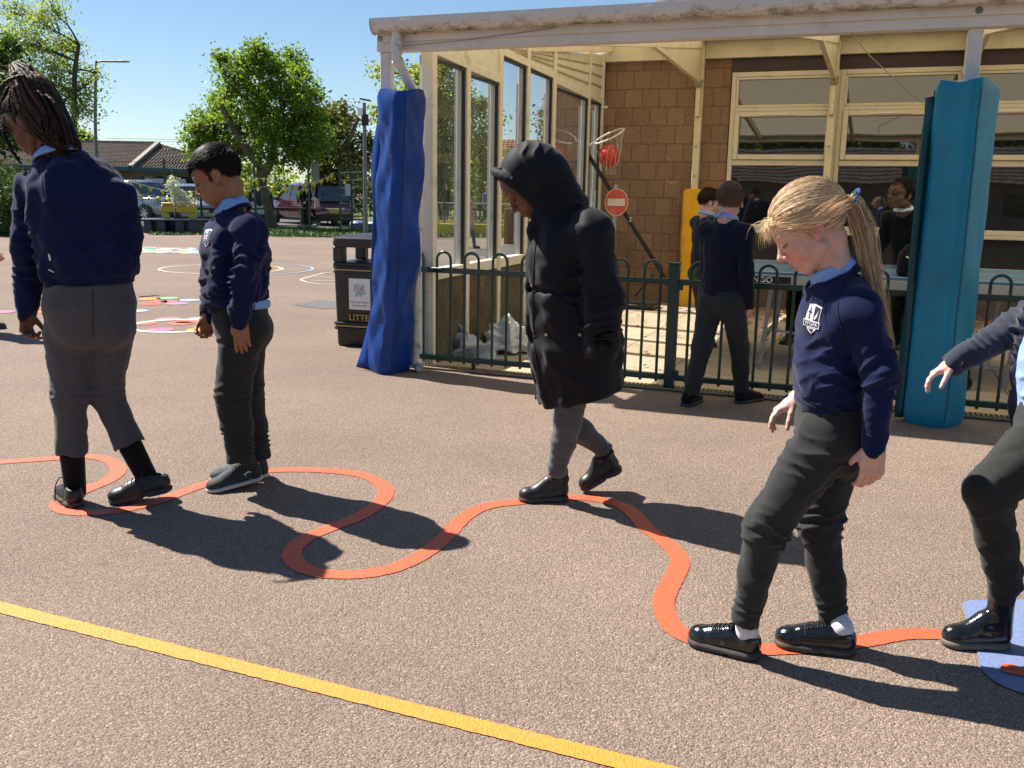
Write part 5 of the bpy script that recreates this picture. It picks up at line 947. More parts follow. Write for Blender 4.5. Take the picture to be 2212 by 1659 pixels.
# ------------------------------------------------------------------ cars
def car(name, label, loc, rz, L_, Wd, H_, paint_c, style, plate=None):
    """style: list of (x fraction, bonnet/roof height, half width factor) down the length; local x forward, y left"""
    t = thing(name, label, "car", loc, rz); mp = mat("car_paint_" + name + str(len(MATS)), paint_c, rough=.18, metal=.35, var=.03, coat=1.0); gl = mat("car_glass", (.015, .02, .025), rough=.03, spec=1.0); tr = mat("car_trim", (.012, .012, .013), rough=.5)
    belt, sill = .58 * H_, .16 * H_; prof = style; secs = []; n_ = 14
    def half(x): f = abs(2 * x / L_); return Wd / 2 * (1 - .10 * max(0, f - .55) ** 1.5 * 3)
    def section(x, zt):
        w = half(x); top = min(zt, belt); pts = [(-w * .90, sill), (-w * .99, sill + .12), (-w, (sill + top) / 2), (-w * .97, top - .03), (-w * .93, top), (w * .93, top), (w * .97, top - .03), (w, (sill + top) / 2), (w * .99, sill + .12), (w * .90, sill)]
        return [V3((x, a, b)) for a, b in pts]
    xs = [(-.5, .40), (-.495, .50), (-.48, .56), (-.40, .58), (-.2, .58), (0, .58), (.14, .58), (.22, style['hood'] + .02), (.36, style['hood'] - .02), (.45, style['hood'] - .07), (.485, style['hood'] - .15), (.5, style['hood'] - .24)]
    MB().loft([section(a * L_, b * H_) for a, b in xs]).build("body", mp, t, angle=45)
    # cabin: glasshouse loft from belt to roof
    rf, rr, bf, brr = style['roof_f'] * L_, style['roof_r'] * L_, style['belt_f'] * L_, style['belt_r'] * L_
    def ring(z, x0, x1, w, r=.12): return [V3((x1, -w + r, z)), V3((x1 + .0, -w * .3, z)), V3((x1, w * .3, z)), V3((x1, w - r, z)), V3((x1 - r, w, z)), V3((x1 * .5 + x0 * .5, w * 1.02, z)), V3((x0 + r, w, z)), V3((x0, w - r, z)), V3((x0, 0, z)), V3((x0, -w + r, z)), V3((x0 + r, -w, z)), V3((x1 * .5 + x0 * .5, -w * 1.02, z)), V3((x1 - r, -w, z))]
    wb, wt = Wd / 2 * .93, Wd / 2 * .76
    MB().loft([ring(belt - .02, brr, bf, wb), ring(.93 * H_, rr - .02, rf + .05, wt + .03)]).build("glasshouse", gl, t, angle=30)
    MB().loft([ring(.925 * H_, rr - .06, rf + .08, wt + .045), ring(.965 * H_, rr - .02, rf + .02, wt + .02), ring(H_, rr + .2, rf - .25, wt - .12)]).build("roof", mp, t, angle=50)
    mb = MB()
    for s in (-1, 1):
        for (xb, xt) in ((bf, rf + .04), (brr + .05, rr + .0), (L_ * .02, L_ * .0), (brr + (bf - brr) * .22, rr + (rf - rr) * .2)): mb.bar((xb, s * (wb + .008), belt - .02), (xt, s * (wt + .04), .94 * H_), .09, .03)
    mb.build("pillar", mp, t)
    MB().box(-.49 * L_, .47 * L_, -Wd * .44, Wd * .44, .10 * H_, sill + .02).build("underside", tr, t)
    for x in (-.31 * L_, .31 * L_):
        for s in (-1, 1):
            M = Matrix.Translation(V3((x, s * (Wd / 2 - .09), .32))) @ Matrix.Rotation(R(90) * -s, 4, 'X')
            MB().lathe([(.1, .115), (.38, .115), (.385, .10), (.385, -.0)], 22, M=M).build("wheel_arch", tr, t)
            w = MB().lathe([(.2, .05), (.30, .06), (.32, .1), (.32, .13), (.29, .145), (.2, .14)], 22, M=M).build("wheel", tr, t)
            mb = MB(); mb.lathe([(.0, .12), (.05, .135), (.06, .125)], 12, M=M); mb.lathe([(.18, .12), (.205, .145), (.21, .13)], 22, M=M) if 0 else None
            for k in range(7): a = k * 2 * math.pi / 7; mb.add([M @ V3((.03 * math.cos(a - 1.2), .03 * math.sin(a - 1.2), .14)), M @ V3((.03 * math.cos(a + 1.2), .03 * math.sin(a + 1.2), .14)), M @ V3((.21 * math.cos(a + .16), .21 * math.sin(a + .16), .146)), M @ V3((.21 * math.cos(a - .16), .21 * math.sin(a - .16), .146))], [(0, 1, 2, 3)])
            mb.build("rim", mat("alloy", (.5, .5, .52), rough=.3, metal=.7), w, fix=False)
    for s in (-1, 1):
        MB().loft([[V3((.495 * L_ - .30 * k - .02 * (1 - k), s * (Wd * .46 - .28 * (1 - k)) , style['hood'] * H_ * q)) for k, q in ((0, .70), (1, .80), (1, .94), (0, .80))], [V3((.50 * L_ - .30 * k + .015, s * (Wd * .475 - .28 * (1 - k)), style['hood'] * H_ * q)) for k, q in ((0, .70), (1, .80), (1, .94), (0, .80))]], smooth=False).build("headlight", mat("headlight_glass", (.55, .58, .6), rough=.08, metal=.5), t)
        MB().loft([[V3((-.488 * L_, s * a, z * H_)) for a, z in ((Wd * .47, .40), (Wd * .34, .44), (Wd * .38, .62), (Wd * .465, .66))], [V3((-.505 * L_, s * a, z * H_)) for a, z in ((Wd * .475, .40), (Wd * .34, .44), (Wd * .38, .62), (Wd * .45, .66))]], smooth=False).build("tail_light", mat("tail_light", (.5, .32, .32), rough=.15), t)
        m_ = MB(); m_.lathe([(.01, -.06), (.09, -.05), (.1, .04), (.02, .07)], 10, (bf - .12, s * (Wd / 2 + .07), belt + .03)); m_.build("door_mirror", mp, t)
        MB().box(-.02 * L_, .03 * L_, s * Wd / 2 - .012, s * Wd / 2 + .012, belt - .16, belt - .13).build("door_handle", mp, t)
    MB().box(.492 * L_, .508 * L_, -Wd * .3, Wd * .3, style['hood'] * H_ * .45, style['hood'] * H_ * .66).build("grille", tr, t)
    if plate: MB().box(-.512 * L_, -.505 * L_, -.26, .26, .30 * H_, .37 * H_).build("number_plate", mat("plate_yellow", (.7, .52, .05)), t); MB().box(-.51 * L_, -.50 * L_, -.4, .4, .385 * H_, .405 * H_).build("trim_strip", mat("chrome", (.6, .6, .6)), t)
    else: MB().box(.509 * L_, .513 * L_, -.26, .26, .26 * H_, .33 * H_).build("number_plate", M_wht, t)
    MB().box(-.515 * L_, -.47 * L_, -Wd * .44, Wd * .44, .17 * H_, .26 * H_).build("bumper", tr, t, bevel=.03)
    return t
mpv = dict(hood=.60, roof_f=.08, roof_r=-.46, belt_f=.27, belt_r=-.492); hat = dict(hood=.58, roof_f=.05, roof_r=-.40, belt_f=.22, belt_r=-.48)
car("maroon_car", "maroon people carrier parked with its tail towards the lawn", V3((-8.3, 38.9, .02)), R(128), 4.4, 1.8, 1.62, (.10, .010, .016), mpv, True)
car("silver_car", "silver grey people carrier parked behind the tall green fence post", V3((at(300, 440, 39.5).x, 39.5, .02)), R(-28), 4.5, 1.85, 1.62, (.30, .31, .34), mpv)
car("pale_blue_car", "pale silver blue hatchback facing the playground behind the yellow backrest", V3((at(415, 440, 39.5).x, 39.5, .02)), R(-62), 4.1, 1.75, 1.5, (.30, .36, .44), hat)
# ------------------------------------------------------------------ smooth solid modelling: distance field to mesh
def A3(v): return np.array([v[0], v[1], v[2]], dtype=np.float32)
def cone(a, b, ra, rb=None, n=None, q=1.0, k=.02, op='+'): return ('c', A3(a), A3(b), ra, ra if rb is None else rb, None if n is None else A3(Vector(n).normalized()), q, k, op)
def ball(a, r, k=.02, op='+'): return cone(a, Vector(a) + Vector((0, 0, 1e-4)), r, r, k=k, op=op)
def ell(c, ax, rad, k=.02, op='+'): return ('e', A3(c), [A3(x) for x in ax], rad, k, op)
def plane(p, n, k=.004): return ('p', A3(p), A3(Vector(n).normalized()), k)
def _smin(a, b, k):
    h = np.clip(.5 + .5 * (b - a) / k, 0, 1); return b + (a - b) * h - k * h * (1 - h)
def sdf_mesh(prims, h, disp=None, smooth=1):
    lo = np.full(3, 1e9); hi = np.full(3, -1e9)
    for p in prims:
        if p[0] == 'c' and p[8] == '+':
            r = max(p[3], p[4]) + .02; lo = np.minimum(lo, np.minimum(p[1], p[2]) - r); hi = np.maximum(hi, np.maximum(p[1], p[2]) + r)
        elif p[0] == 'e' and p[5] == '+':
            r = max(p[3]) + .02; lo = np.minimum(lo, p[1] - r); hi = np.maximum(hi, p[1] + r)
    lo -= 2 * h; n = np.ceil((hi - lo) / h).astype(int) + 3
    ax = [np.float32(lo[i]) + np.arange(n[i], dtype=np.float32) * np.float32(h) for i in range(3)]
    F = np.full(n, 9.0, dtype=np.float32)
    for p in prims:
        if p[0] == 'p':
            d = (ax[0] - p[1][0])[:, None, None] * p[2][0] + (ax[1] - p[1][1])[None, :, None] * p[2][1] + (ax[2] - p[1][2])[None, None, :] * p[2][2]
            F = -_smin(-F, -d, p[3]); continue
        if p[0] == 'c': k, op = p[7], p[8]; r = max(p[3], p[4]) + k + 4 * h; b0, b1 = np.minimum(p[1], p[2]) - r, np.maximum(p[1], p[2]) + r
        else: k, op = p[4], p[5]; r = max(p[3]) + k + 4 * h; b0, b1 = p[1] - r, p[1] + r
        i0 = np.clip(((b0 - lo) / h).astype(int), 0, n); i1 = np.clip(((b1 - lo) / h).astype(int) + 2, 0, n)
        if (i1 <= i0).any(): continue
        sl = tuple(slice(a, b) for a, b in zip(i0, i1)); x, y, z = ax[0][sl[0]][:, None, None] - p[1][0], ax[1][sl[1]][None, :, None] - p[1][1], ax[2][sl[2]][None, None, :] - p[1][2]
        if p[0] == 'c':
            b = p[2] - p[1]; bb = float(b @ b) + 1e-12; t = np.clip((x * b[0] + y * b[1] + z * b[2]) / bb, 0, 1)
            dx, dy, dz = x - t * b[0], y - t * b[1], z - t * b[2]
            if p[5] is not None:
                w = (p[6] - 1) * (dx * p[5][0] + dy * p[5][1] + dz * p[5][2]); dx = dx + w * p[5][0]; dy = dy + w * p[5][1]; dz = dz + w * p[5][2]
            d = np.sqrt(dx * dx + dy * dy + dz * dz) - (p[3] + (p[4] - p[3]) * t)
        else:
            q = [x * a[0] + y * a[1] + z * a[2] for a in p[2]]; k0 = np.sqrt(sum((q[i] / p[3][i]) ** 2 for i in range(3))); k1 = np.sqrt(sum((q[i] / p[3][i] ** 2) ** 2 for i in range(3))); d = k0 * (k0 - 1) / (k1 + 1e-9)
        F[sl] = _smin(F[sl], d, k) if op == '+' else -_smin(-F[sl], d, k)
    if disp is not None:
        m = np.abs(F) < .03; i = np.nonzero(m); P = np.stack([ax[j][i[j]] for j in range(3)], 1); F[m] += disp(P).astype(np.float32)
    Sg = F < 0; c = np.zeros(n - 1, dtype=np.int8)
    for a in (0, 1):
        for b in (0, 1):
            for d in (0, 1): c += Sg[a:n[0] - 1 + a, b:n[1] - 1 + b, d:n[2] - 1 + d]
    I, J, K = np.nonzero((c > 0) & (c < 8)); idm = np.full(n - 1, -1, dtype=np.int32); idm[I, J, K] = np.arange(len(I))
    cor = [(a, b, d) for a in (0, 1) for b in (0, 1) for d in (0, 1)]; f = {q: F[I + q[0], J + q[1], K + q[2]] for q in cor}
    acc = np.zeros((len(I), 3)); cnt = np.zeros(len(I))
    for q in cor:
        for x in range(3):
            if q[x] == 0:
                r = list(q); r[x] = 1; r = tuple(r); fa, fb = f[q], f[r]; s = (fa < 0) != (fb < 0); t = np.where(s, fa / (fa - fb + 1e-12), 0); P = np.tile(np.array(q, dtype=float), (len(I), 1)); P[:, x] = t; acc += P * s[:, None]; cnt += s
    V = lo + (np.stack([I, J, K], 1) + acc / cnt[:, None]) * h; Q = []
    for x in range(3):
        y, z = (x + 1) % 3, (x + 2) % 3; sa = [slice(None)] * 3; sb = [slice(None)] * 3; sa[x] = slice(0, -1); sb[x] = slice(1, None); A_, B_ = Sg[tuple(sa)], Sg[tuple(sb)]; e = np.nonzero(A_ != B_); e = np.stack(e, 1)
        e = e[(e[:, y] > 0) & (e[:, z] > 0) & (e[:, y] < n[y] - 1) & (e[:, z] < n[z] - 1)]; fl = A_[e[:, 0], e[:, 1], e[:, 2]]
        def cell(dy, dz): w = e.copy(); w[:, y] -= dy; w[:, z] -= dz; return idm[w[:, 0], w[:, 1], w[:, 2]]
        q = np.stack([cell(1, 1), cell(0, 1), cell(0, 0), cell(1, 0)], 1); q[~fl] = q[~fl][:, ::-1]; Q.append(q)
    Q = np.concatenate(Q); Q = Q[(Q >= 0).all(1)]
    for _ in range(smooth):
        s = np.zeros_like(V); w = np.zeros(len(V))
        for a, b in ((0, 1), (1, 2), (2, 3), (3, 0)):
            np.add.at(s, Q[:, a], V[Q[:, b]]); np.add.at(s, Q[:, b], V[Q[:, a]]); np.add.at(w, Q[:, a], 1); np.add.at(w, Q[:, b], 1)
        V = V * .5 + .5 * s / np.maximum(w, 1)[:, None]
    return V, Q
def np_mesh(name, V, Q, m, parent, col=None, smooth=True):
    me = bpy.data.meshes.new(name); nv, nq, kk = len(V), len(Q), Q.shape[1]; off = np.array(parent.matrix_world.translation if False else parent.get("_o", (0, 0, 0)))
    me.vertices.add(nv); me.vertices.foreach_set("co", (V - off).astype(np.float32).reshape(-1)); me.loops.add(nq * kk); me.loops.foreach_set("vertex_index", Q.astype(np.int32).reshape(-1))
    me.polygons.add(nq); me.polygons.foreach_set("loop_start", np.arange(0, nq * kk, kk, dtype=np.int32)); me.polygons.foreach_set("loop_total", np.full(nq, kk, dtype=np.int32))
    if smooth: me.polygons.foreach_set("use_smooth", np.ones(nq, dtype=bool))
    me.update(calc_edges=True); me.materials.append(m)
    if col is not None:
        ca = me.color_attributes.new("Col", 'FLOAT_COLOR', 'POINT'); q = np.ones((nv, 4), dtype=np.float32); q[:, :3] = col; ca.data.foreach_set("color", q.reshape(-1))
    o = bpy.data.objects.new(name, me); COL.objects.link(o); o.parent = parent.get("_p", parent) if isinstance(parent, dict) else parent; return o
def solid(name, prims, h, m, fig, disp=None, col=None, parent=None, smooth=1):
    V, Q = sdf_mesh(prims, h, disp, smooth); o = np_mesh(name, V, Q, m, {"_o": fig['o'], "_p": parent or fig['t']}, col(V) if callable(col) else None); return o
def strands(name, paths, rad, m, fig, parent=None, col=None, sides=3, tip=.25):
    """paths n x k x 3; one thin tapering tube per path"""
    P = np.asarray(paths, dtype=float); n, k, _ = P.shape; T = np.gradient(P, axis=1); T /= np.linalg.norm(T, axis=2)[:, :, None] + 1e-9
    ref = np.array([.31, .52, .79]); a = np.cross(T, ref); a /= np.linalg.norm(a, axis=2)[:, :, None] + 1e-9; b = np.cross(T, a)
    rad = np.broadcast_to(np.asarray(rad, dtype=float), (n,)) if np.ndim(rad) < 2 else rad
    r = rad if rad.ndim == 2 else rad[:, None] * (1 - (1 - tip) * np.linspace(0, 1, k) ** 1.5)[None, :]
    V = np.stack([P + (a * math.cos(2 * math.pi * j / sides) + b * math.sin(2 * math.pi * j / sides)) * r[:, :, None] for j in range(sides)], 2)
    base = (np.arange(n) * k * sides)[:, None, None] + (np.arange(k - 1) * sides)[None, :, None] + np.arange(sides)[None, None, :]; nx = (np.arange(n) * k * sides)[:, None, None] + (np.arange(k - 1) * sides)[None, :, None] + ((np.arange(sides) + 1) % sides)[None, None, :]
    Q = np.stack([base, nx, nx + sides, base + sides], -1).reshape(-1, 4); c = None
    if col is not None: c = np.repeat(np.asarray(col), k * sides, 0)
    return np_mesh(name, V.reshape(-1, 3), Q, m, {"_o": fig['o'], "_p": parent or fig['t']}, c)
def waves(seed, scale, n=7, stretch=(1, 1, 1)):
    rg = np.random.RandomState(seed); K = rg.normal(size=(n, 3)); K /= np.linalg.norm(K, axis=1)[:, None]; K = K * (2 * np.pi / scale) * rg.uniform(.6, 1.5, n)[:, None] * np.array(stretch); ph = rg.uniform(0, 6.28, n); M = rg.normal(size=(n, 3)) * 3.0 / scale; ps = rg.uniform(0, 6.28, n)
    def f(P):
        P = P.astype(float); s = 0
        for i in range(n): s = s + np.sin(P @ K[i] + ph[i] + 1.6 * np.sin(P @ M[i] + ps[i]))
        return s / n ** .5
    return f
def folds(segs, base=None):
    """segs: (a, b, amplitude, wavelength, seed, start, end, tilt) creases running round the limb a-b; base: (function, amplitude)"""
    S_ = []
    for (a, b, amp, wl, seed, t0, t1, tilt) in segs: S_.append((np.array(a, float), np.array(b, float), amp, wl, waves(seed, .26, 5), t0, t1, tilt))
    def f(P):
        d = np.zeros(len(P))
        for a, b, amp, wl, w, t0, t1, tilt in S_:
            ba = b - a; L_ = np.linalg.norm(ba); u = ba / L_; t = (P - a) @ u; r = P - a - t[:, None] * u; rr = np.linalg.norm(r, axis=1); x = np.cross(u, [0.3, .5, .81]); x /= np.linalg.norm(x); y = np.cross(u, x); th = np.arctan2(r @ y, r @ x)
            win = np.clip((t / L_ - t0) / .12, 0, 1) * np.clip((t1 - t / L_) / .12, 0, 1) * (rr < .16)
            s = np.sin(2 * np.pi * t / wl + 1.3 * w(P) + tilt * np.sin(th + seed_of(w))); d -= amp * win * ((1 - np.abs(s)) ** 1.4 * 1.25 - .45) * (.2 + .8 * np.clip(w(P * 1.3 + 3.1) + .3, 0, 1))
        if base: d += base[1] * base[0](P)
        return d
    return f
def seed_of(w): return (id(w) // 64 % 7) * 0.0 + 1.3
# ------------------------------------------------------------------ people
def lace_on(fig, s, F, xs, hw, r, m, name, cross=.0, sq=.6):
    """laces or bands laid over the shoe's own surface"""
    from mathutils.bvhtree import BVHTree
    bv = BVHTree.FromPolygons([v.co + Vector(fig['o']) for v in s.data.vertices], [tuple(p.vertices) for p in s.data.polygons])
    for x in xs:
        for sg in ((1, -1) if cross else (1,)):
            pts = []
            for k in range(7):
                y = hw * (k / 3 - 1); h_ = bv.ray_cast(sp(F, x + cross * sg * (k / 6 - .5), y, .25), -F['z'])
                if h_[0] is not None: pts.append(h_[0] + F['z'] * r * .5 - Vector(fig['o']))
            if len(pts) > 2: MB().tube(pts, r, 6, sq=sq).build(name, m, s)
M_skin = mat("skin", (1, 1, 1), rough=.52, var=.13, vscale=38, attr=True, spec=.35, bump=.35, bscale=320, bdist=.001); M_skin.node_tree.nodes["Principled BSDF"].inputs['Subsurface Weight'].default_value = .12; M_skin.node_tree.nodes["Principled BSDF"].inputs['Subsurface Radius'].default_value = (.012, .004, .002); M_skin.node_tree.nodes["Principled BSDF"].inputs['Subsurface Scale'].default_value = .6
def cloth(name, c, sheen=.25, bs=900, b=.25, rough=.9): return mat(name, c, rough=rough, var=.22, vscale=110, bump=min(1, b * 2.2), bscale=bs * .5, sheen=sheen, spec=.2, bdist=.002)
M_navyj = cloth("navy_jumper", (.0055, .0105, .052), .10); M_navyd = cloth("dark_navy_jumper", (.006, .008, .024), .12); M_charc = cloth("charcoal_trousers", (.030, .032, .031), .12, 1400); M_grey = cloth("grey_trousers", (.085, .080, .088), .2, 1400); M_tights = cloth("grey_tights", (.10, .10, .105), .3, 1100)
M_polo = cloth("pale_blue_polo", (.26, .42, .78), .1, 1200, .12); M_coat = cloth("black_coat", (.0085, .0085, .012), .10, 1500, .08, .7); M_black_cl = cloth("black_cloth", (.006, .006, .007), .1); M_pat = mat("black_patent", (.008, .008, .009), rough=.16, var=.1, spec=.6, coat=.3, bump=.5, bscale=38, bdist=.004); M_lea = mat("black_leather", (.012, .012, .012), rough=.42, var=.3, vscale=25, bump=.5, bscale=45, bdist=.004, dirt=((.06, .052, .045), .5, 30)); M_sole = mat("dark_sole", (.048, .044, .040), rough=.8, var=.3, vscale=40, dirt=((.12, .10, .08), .5, 25)); M_solet = mat("taupe_sole", (.13, .115, .085), rough=.6); M_solew = mat("white_sole", (.55, .53, .50), rough=.5); M_mesh = mat("trainer_mesh", (.02, .024, .03), rough=.7, bump=.3, bscale=700); M_sockw = cloth("white_sock", (.7, .68, .72), .2)
M_hair = mat("hair", (1, 1, 1), rough=.58, var=.12, vscale=40, attr=True, spec=.2); M_white = mat("white_thread", (.75, .74, .80), rough=.6)
def axes_from(f, side_hint):
    f = Vector(f).normalized(); s = Vector(side_hint); s = (s - f * s.dot(f)).normalized(); return f, s, f.cross(s) if f.cross(s).z > 0 else s.cross(f)
def head_frame(c, yaw, pitch, roll=0.0, sc=1.0):
    """yaw: compass bearing (from +Y clockwise) the face points to; pitch: nod down"""
    f = V3((math.sin(yaw), math.cos(yaw), 0)); s = V3((-math.cos(yaw), math.sin(yaw), 0)); u = V3((0, 0, 1))          # s: the person's own left
    Mp = Matrix.Rotation(pitch, 3, s); f, u = Mp @ f, Mp @ u
    Mr = Matrix.Rotation(roll, 3, f); s, u = Mr @ s, Mr @ u
    return dict(c=V3(c), f=f, s=s, u=u, k=sc)
def hp(H, f, s, u): return H['c'] + (H['f'] * f + H['s'] * s + H['u'] * u) * H['k']
def head_prims(H, neck, ears=True, mouth_open=0.0, nk=.047):
    k = H['k']; ax = [H['f'], H['s'], H['u']]; e = lambda f, s, u, r, kk=.012, op='+': ell(hp(H, f, s, u), ax, [x * k for x in r], kk * k, op)
    def c(p, q, ra, rb, kk=.01, op='+', n=None, sq=1): return cone(hp(H, *p), hp(H, *q), ra * k, rb * k, n, sq, kk * k, op)
    P = [e(-.012, 0, .036, (.093, .073, .083)), e(.026, 0, -.022, (.060, .054, .072), .02), e(.034, 0, .034, (.058, .061, .056), .03), c((0, .044, -.055), (.056, .014, -.086), .019, .014, .018), c((0, -.044, -.055), (.056, -.014, -.086), .019, .014, .018), c((.063, 0, -.088), (.066, 0, -.086), .0165, .0165, .014),
         c((.050, .031, -.032), (.05, .032, -.03), .029, .029, .02), c((.050, -.031, -.032), (.05, -.032, -.03), .029, .029, .02),
         c((.077, .012, .026), (.074, .05, .022), .010, .008, .014), c((.077, -.012, .026), (.074, -.05, .022), .010, .008, .014),
         e(.096, .031, .004, (.013, .018, .012), .012, '-'), e(.096, -.031, .004, (.013, .018, .012), .012, '-'),
         c((.082, 0, .012), (.106, 0, -.026), .0075, .0098, .012), c((.104, 0, -.028), (.105, 0, -.0285), .0115, .0115, .006), c((.093, .0105, -.034), (.098, .010, -.033), .0085, .0075, .005), c((.093, -.0105, -.034), (.098, -.010, -.033), .0085, .0075, .005),
         e(.078, 0, -.058, (.018, .026, .022), .014), e(.0915, 0, -.0565, (.0075, .020, .0055), .004), e(.088, 0, -.0685 - mouth_open, (.008, .017, .0062), .004)]
    if mouth_open: P.append(e(.094, 0, -.0625 - mouth_open * .4, (.018, .014, .0028 + mouth_open * .5), .002, '-'))
    else: P.append(c((.1, .019, -.0645), (.1015, 0, -.0622), .0022, .0022, .003, '-')); P.append(c((.1, -.019, -.0645), (.1015, 0, -.0622), .0022, .0022, .003, '-'))
    for s in (1, -1):
        P += [e(.0785, .031 * s, .003, (.0125, .0155, .0125), .004), c((.092, .018 * s, -.0065), (.087, .044 * s, -.0055), .0016, .0016, .002, '-')]
        if ears: P += [ell(hp(H, -.014, .074 * s, -.004), [(H['f'] * .94 + H['u'] * .34).normalized(), (H['s'] + H['f'] * -.35 * s).normalized(), (H['u'] * .94 - H['f'] * .34).normalized()], [.0185 * k, .0085 * k, .031 * k], .004 * k), ell(hp(H, -.006, .083 * s, -.003), ax, [.0085 * k, .006 * k, .014 * k], .004 * k, '-'), c((-.004, .072 * s, -.028), (-.004, .073 * s, -.03), .008, .008, .006)]
    n0 = V3(neck); P.append(cone(hp(H, -.036, 0, -.050), n0, nk, nk * 1.12, k=.014)); return P
def face_col(H, skin, brow, lips, hand_light=None, blush=None, lash=(.02, .012, .01), scalp=None):
    def f(V):
        c = np.tile(np.array(skin, float), (len(V), 1)); R_ = (V - np.array(H['c'])) / H['k']; x, y, z = R_ @ np.array(H['f']), R_ @ np.array(H['s']), R_ @ np.array(H['u']); ay = np.abs(y)
        def blend(m, col): m = np.clip(m, 0, 1)[:, None]; return c * (1 - m) + np.array(col) * m
        hd = (np.abs(x) < .14) & (np.abs(z) < .13) & (ay < .1)
        if blush is not None: c = blend(hd * (x > .03) * .75 * np.exp(-((ay - .036) / .022) ** 2 - ((z + .035) / .026) ** 2), blush)
        if blush is not None: c = blend(hd * .5 * np.exp(-((x - .108) / .014) ** 2 - ((z + .03) / .014) ** 2), blush)
        if blush is not None: c = blend(hd * .6 * (ay > .066) * (x < .02) * (x > -.04), blush)
        bz = .0235 + .012 * np.sin((ay - .012) / .042 * 2.4); c = blend(hd * (x > .05) * (ay > .012) * (ay < .052) * np.exp(-((z - bz) / .0042) ** 2) * .85, brow)
        lz = np.exp(-((z + .0565) / .0062) ** 2) * (ay < .021) + np.exp(-((z + .0695) / .0068) ** 2) * (ay < .018); c = blend(hd * (x > .082) * lz * .85, lips)
        c = blend(hd * (x > .09) * (ay < .019) * np.exp(-((z + .0628) / .0020) ** 2) * .75, [q * .35 for q in lips])
        ez = -.0062 + .0035 * ((ay - .031) / .014) ** 2; c = blend(hd * (x > .06) * (np.abs(ay - .031) < .0165) * np.exp(-((z - ez) / .0030) ** 2), lash)
        c = blend(hd * (x > .06) * (np.abs(ay - .031) < .015) * .35 * np.exp(-((z - .0105) / .0022) ** 2), [q * .5 for q in skin])
        c = blend(hd * (x > .09) * (np.abs(ay - .008) < .0045) * np.exp(-((z + .0405) / .003) ** 2) * .8, [q * .25 for q in skin])
        if scalp is not None: c = blend(hd * ((z > .045 + .4 * (x - .03) * (x > .03)) & (x < .07)), scalp)
        return c
    return f
def hand_prims(w, fwd, palm, thumb, s=1.0, curl=(.5, .6, .65, .7), tc=.5, spread=.05):
    """w wrist; fwd to the knuckles; palm: out of the palm; thumb: sideways to the thumb. curl in radians per joint"""
    w = V3(w); f = V3(fwd).normalized(); t = V3(thumb); t = (t - f * t.dot(f)).normalized(); p = f.cross(t); p = p if p.dot(V3(palm)) > 0 else -p
    P = [cone(w - f * .01 * s, w + f * .03 * s, .0205 * s, .026 * s, p, 1.5, .012)]
    for o in (-.021, -.007, .007, .021): P.append(cone(w + f * .012 * s + t * o * .6 * s, w + f * .068 * s + t * o * s, .0115 * s, .0098 * s, k=.008 * s))
    P.append(cone(w + f * .02 * s + t * .018 * s + p * .006 * s, w + f * .045 * s + t * .022 * s + p * .006 * s, .013 * s, .011 * s, k=.01 * s))
    for i, (o, L_, r) in enumerate(((.0225, .062, .0074), (.0076, .069, .0077), (-.0075, .064, .0073), (-.022, .050, .0065))):
        a = w + f * (.068 - abs(o) * .2) * s + t * o * s; d = (f + t * (o / .022) * spread).normalized(); ang = 0
        for j, (fr, cj) in enumerate(((.45, .8), (.32, 1.1), (.25, .8))):
            ang += curl[i] * cj; dd = d * math.cos(ang) + p * math.sin(ang); b = a + dd * L_ * fr * s; P.append(cone(a, b, r * s * (1 - .06 * j), r * s * (.92 - .08 * j), k=.0022 * s if j == 0 else .0035 * s)); a = b
    a = w + f * .022 * s + t * .024 * s + p * .008 * s; d = (f * .80 + t * .36 + p * .38 * (1 + tc)).normalized()
    for j, (l, r) in enumerate(((.030, .0100), (.026, .0086), (.021, .0076))):
        b = a + d * l * s; P.append(cone(a, b, r * s, r * .9 * s, k=.006 * s if j == 0 else .003 * s)); a = b; d = (d + p * .25 * tc - t * .32 * tc).normalized()
    return P
def shoe_frame(heel, toe, pitch=0.0, up=None):
    """heel, toe: points of the sole on the ground line; pitch lifts the heel about the toe"""
    h, t = V3(heel), V3(toe); x = (t - h).normalized(); y = V3((0, 0, 1)).cross(x).normalized(); z = x.cross(y); return dict(o=h, x=x, y=y, z=z, L=(t - h).length)
def sp(Fm, x, y, z): return Fm['o'] + Fm['x'] * x + Fm['y'] * y + Fm['z'] * z
